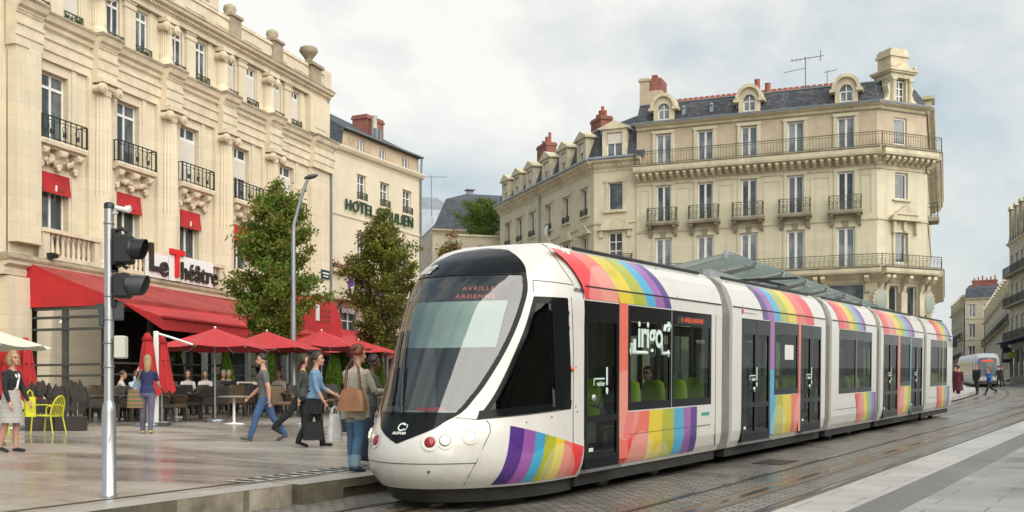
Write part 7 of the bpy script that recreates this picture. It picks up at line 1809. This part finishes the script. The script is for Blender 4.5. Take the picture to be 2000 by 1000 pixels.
# --- two women walking to the right
p=on_plaza(612,873); o,W,Hn,Sh,_=person(p,.05,'woman in a denim jacket and black skirt with tied brown hair, walking to the right',1.72,((14,6),(-10,18)),((24,8,38),(10,8,20)),4,0,top=(.16,.27,.40),bottom=(.012,.012,.014),shoe=(.012,.011,.011),sleeve='three',hair=('brown','pony'),fem=True,jacket=.06,skirt=(1.06,.62,.15,.2,cloth((.012,.012,.014))),vox=.010)
bag('black_bag',Hn[0]+Vector((.16,.1,-.12)),.1,'tall black shopping bag swinging in front of the denim-jacketed woman',.34,.14,.55,cloth((.018,.018,.02)),.2)
bag('black_bag',Hn[1]+Vector((-.25,.0,-.30)),.2,'slack black handbag low behind the denim-jacketed woman',.36,.16,.34,cloth((.015,.014,.015)),.25,None,.5)
p=on_plaza(588,861); o,W,Hn,Sh,_=person(p,.1,'woman in a dark green jacket with long brown hair, half hidden behind the denim jacket',1.68,((8,4),(-34,14)),((22,6,30),(-16,8,20)),3,0,top=(.05,.055,.048),bottom=(.014,.014,.016),shoe=(.015,.014,.013),sleeve='long',hair=('brown','long'),fem=True,jacket=.08)
# --- red haired woman in front and her companion
p=on_plaza(694,922); o,W,Hn,Sh,_=person(p,.95,'red haired woman in a speckled cardigan and rolled jeans standing by the kerb',1.74,((5,3),(-4,6)),((20,12,50),(26,10,66)),3,-12,bottom=(.065,.14,.235),shoe=(.025,.03,.06),sleeve='long',hair=('red','bun'),fem=True,jacket=.26,mtop=SPECK,vox=.009,cuffs=True)
K=MB(); n=26; rows=[]
for q in range(7):
    f=q/6; rows.append([((.155+.02*f)*math.cos(2*PI*k/n)*(1+.02*math.cos(5*k)),(.215+.015*f)*math.sin(2*PI*k/n),1.06-.30*f+.015*math.sin(k)) for k in range(n)])
K.grid(rows,0,True,True); K.build('cardigan_hem',SPECK,o)
c_=MB()
for x,y in ((.07,.10),(-.03,-.10)): pass
bg=bag('shoulder_bag',p+Vector((.0,-.27,1.19)),-.12,'tan leather shoulder bag under the arm of the red haired woman',.40,.22,.32,mat('tan_leather',(.30,.135,.055),.42,var=.25,scale=5,bump=.2,bscale=15),.42,mat('dark_tan_leather',(.15,.055,.03),.5),1.1)
bag('white_bag',p+Vector((-.30,.05,.82)),.5,'white plastic carrier bag hanging left of the red haired woman',.20,.13,.38,mat('white_plastic',(.60,.60,.59),.35,var=.25,scale=7,bump=.5,bscale=14),.12,None,.9)
p=on_plaza(721,902); o,W,Hn,Sh,_=person(p,.3,'dark haired woman looking at her phone between the red haired woman and the tram',1.62,((4,3),(-4,6)),((30,8,80),(34,8,86)),4,10,top=(.06,.055,.05),bottom=(.02,.028,.05),shoe=(.02,.02,.02),sleeve='long',hair=('dark','short'),skin=SKIND,fem=True,jacket=.1)
ph=MB(); ph.bbox(-.035,.035,-.005,.005,-.07,.07,.003); ph=ph.build('phone',M['tblack'],None,tuple(Hn[0]+Vector((.05,-.04,.02))),(.5,0,.3)); tag(ph,'black phone held by the dark haired woman beside the tram','phone')
# --- guests sitting on the terrace
seats=[(233,34.2,.4,'guest in a white shirt at the left end of the terrace',(.55,.52,.48),'brown','short',False),(262,34.0,-.6,'guest in a pale blue top seated behind the navy-topped woman',(.35,.45,.55),'brown','bob',True),(331,35.4,-1.2,'dark clothed guest with a hand to the chin behind the brown chairs',(.04,.035,.03),'brown','short',False),(367,35.8,-1.3,'guest in a pale top in the middle of the terrace',(.5,.47,.45),'brown','bob',True),(402,36.4,-1.5,'guest in a white blouse right of the middle post',(.6,.58,.55),'dark','long',True),(447,37.4,-1.3,'grey haired man in a black jacket and white shirt',(.02,.02,.022),'grey','short',False),(436,38.6,-1.2,'grey haired guest half hidden behind the man in the black jacket',(.05,.05,.055),'grey','short',False),(546,36.5,-1.6,'fair haired guest just right of the walking man',(.5,.45,.38),'fair','short',True),(590,37.2,-1.7,'bald looking guest between the lamp post and the two women',(.10,.06,.05),'fair','short',True)]
for k,(px,Y,rt,lab,tc_,hr_,st,fm) in enumerate(seats):
    p=spot(px,Y); p.z+=.0
    person(p,rt,lab,1.70,((84,86),(88,84)),((30,8,70),(38,8,60 if k!=2 else 110)),6,random.uniform(-25,25),top=tc_,bottom=(.03,.03,.04),sleeve='long',hair=(hr_,st),fem=fm,seat=True,group='guests seated on the terrace',vox=.016)
# --- people far up the street
far=[(1872,63,.9,'person in a long dark red coat near the tail of the tram',(.10,.012,.02),(.08,.01,.016),'dark',1.66,(.85,.35)),(1866,66,1.2,'person in dark clothes left of the dark red coat',(.02,.02,.024),(.02,.02,.022),'dark',1.7,None),(1908,66,-2.6,'person in black standing in front of the distant tram',(.014,.014,.015),(.02,.02,.025),'brown',1.78,None),(1951,92,2.0,'person in dark clothes by the shop fronts up the street',(.02,.022,.03),(.02,.02,.02),'dark',1.7,None),(1957,92,2.4,'second dark figure by the shop fronts, beside the first',(.03,.025,.02),(.02,.02,.02),'brown',1.72,None)]
for px,Y,rt,lab,tc_,bc,hr_,h,skt in far:
    person(spot(px,Y,.1),rt,lab,h,((8,4),(-8,8)),((8,8,12),(-6,8,12)),2,0,top=tc_,bottom=bc,sleeve='long',hair=(hr_,'short'),jacket=.12,vox=.02,skirt=(1.0,.35,.18,.28,cloth(bc)) if skt else None)
person(spot(1933,68,.02),PI+.35,'person in a blue jacket running across the tracks to the left',1.74,((34,10),(-30,40)),((40,8,60),(-30,8,60)),8,0,top=(.02,.09,.32),bottom=(.015,.015,.018),shoe=(.02,.02,.02),sleeve='long',hair=('red','short'),vox=.018,jacket=.06)
# --- passengers seen through the tram windows
TW=rootmat(tram)
for t,y,rt,lab,tc_,hr_,st in ((2.35,-.55,0,'passenger in a blue top seated behind the first tram window',(.03,.08,.13),'brown','long'),(2.85,-.35,PI,'passenger with a pale scarf facing backwards behind the first tram window',(.45,.42,.36),'red','curly'),(4.25,-.3,PI,'passenger in dark clothes behind the second tram window',(.03,.03,.035),'dark','short'),(9.0,-.45,0,'passenger in a khaki jacket in the second tram section',(.16,.14,.09),'brown','long'),(15.4,-.4,0,'passenger in a blue jacket in the middle tram section',(.03,.06,.14),'dark','short')):
    q=TW@Vector((t,y,.37)); person(q,rt+math.atan2(U.y,U.x),lab,1.68,((84,86),(88,84)),((30,8,60),(34,8,60)),2,0,top=tc_,bottom=(.02,.02,.03),sleeve='long',hair=(hr_,st),fem=True,seat=True,vox=.018)
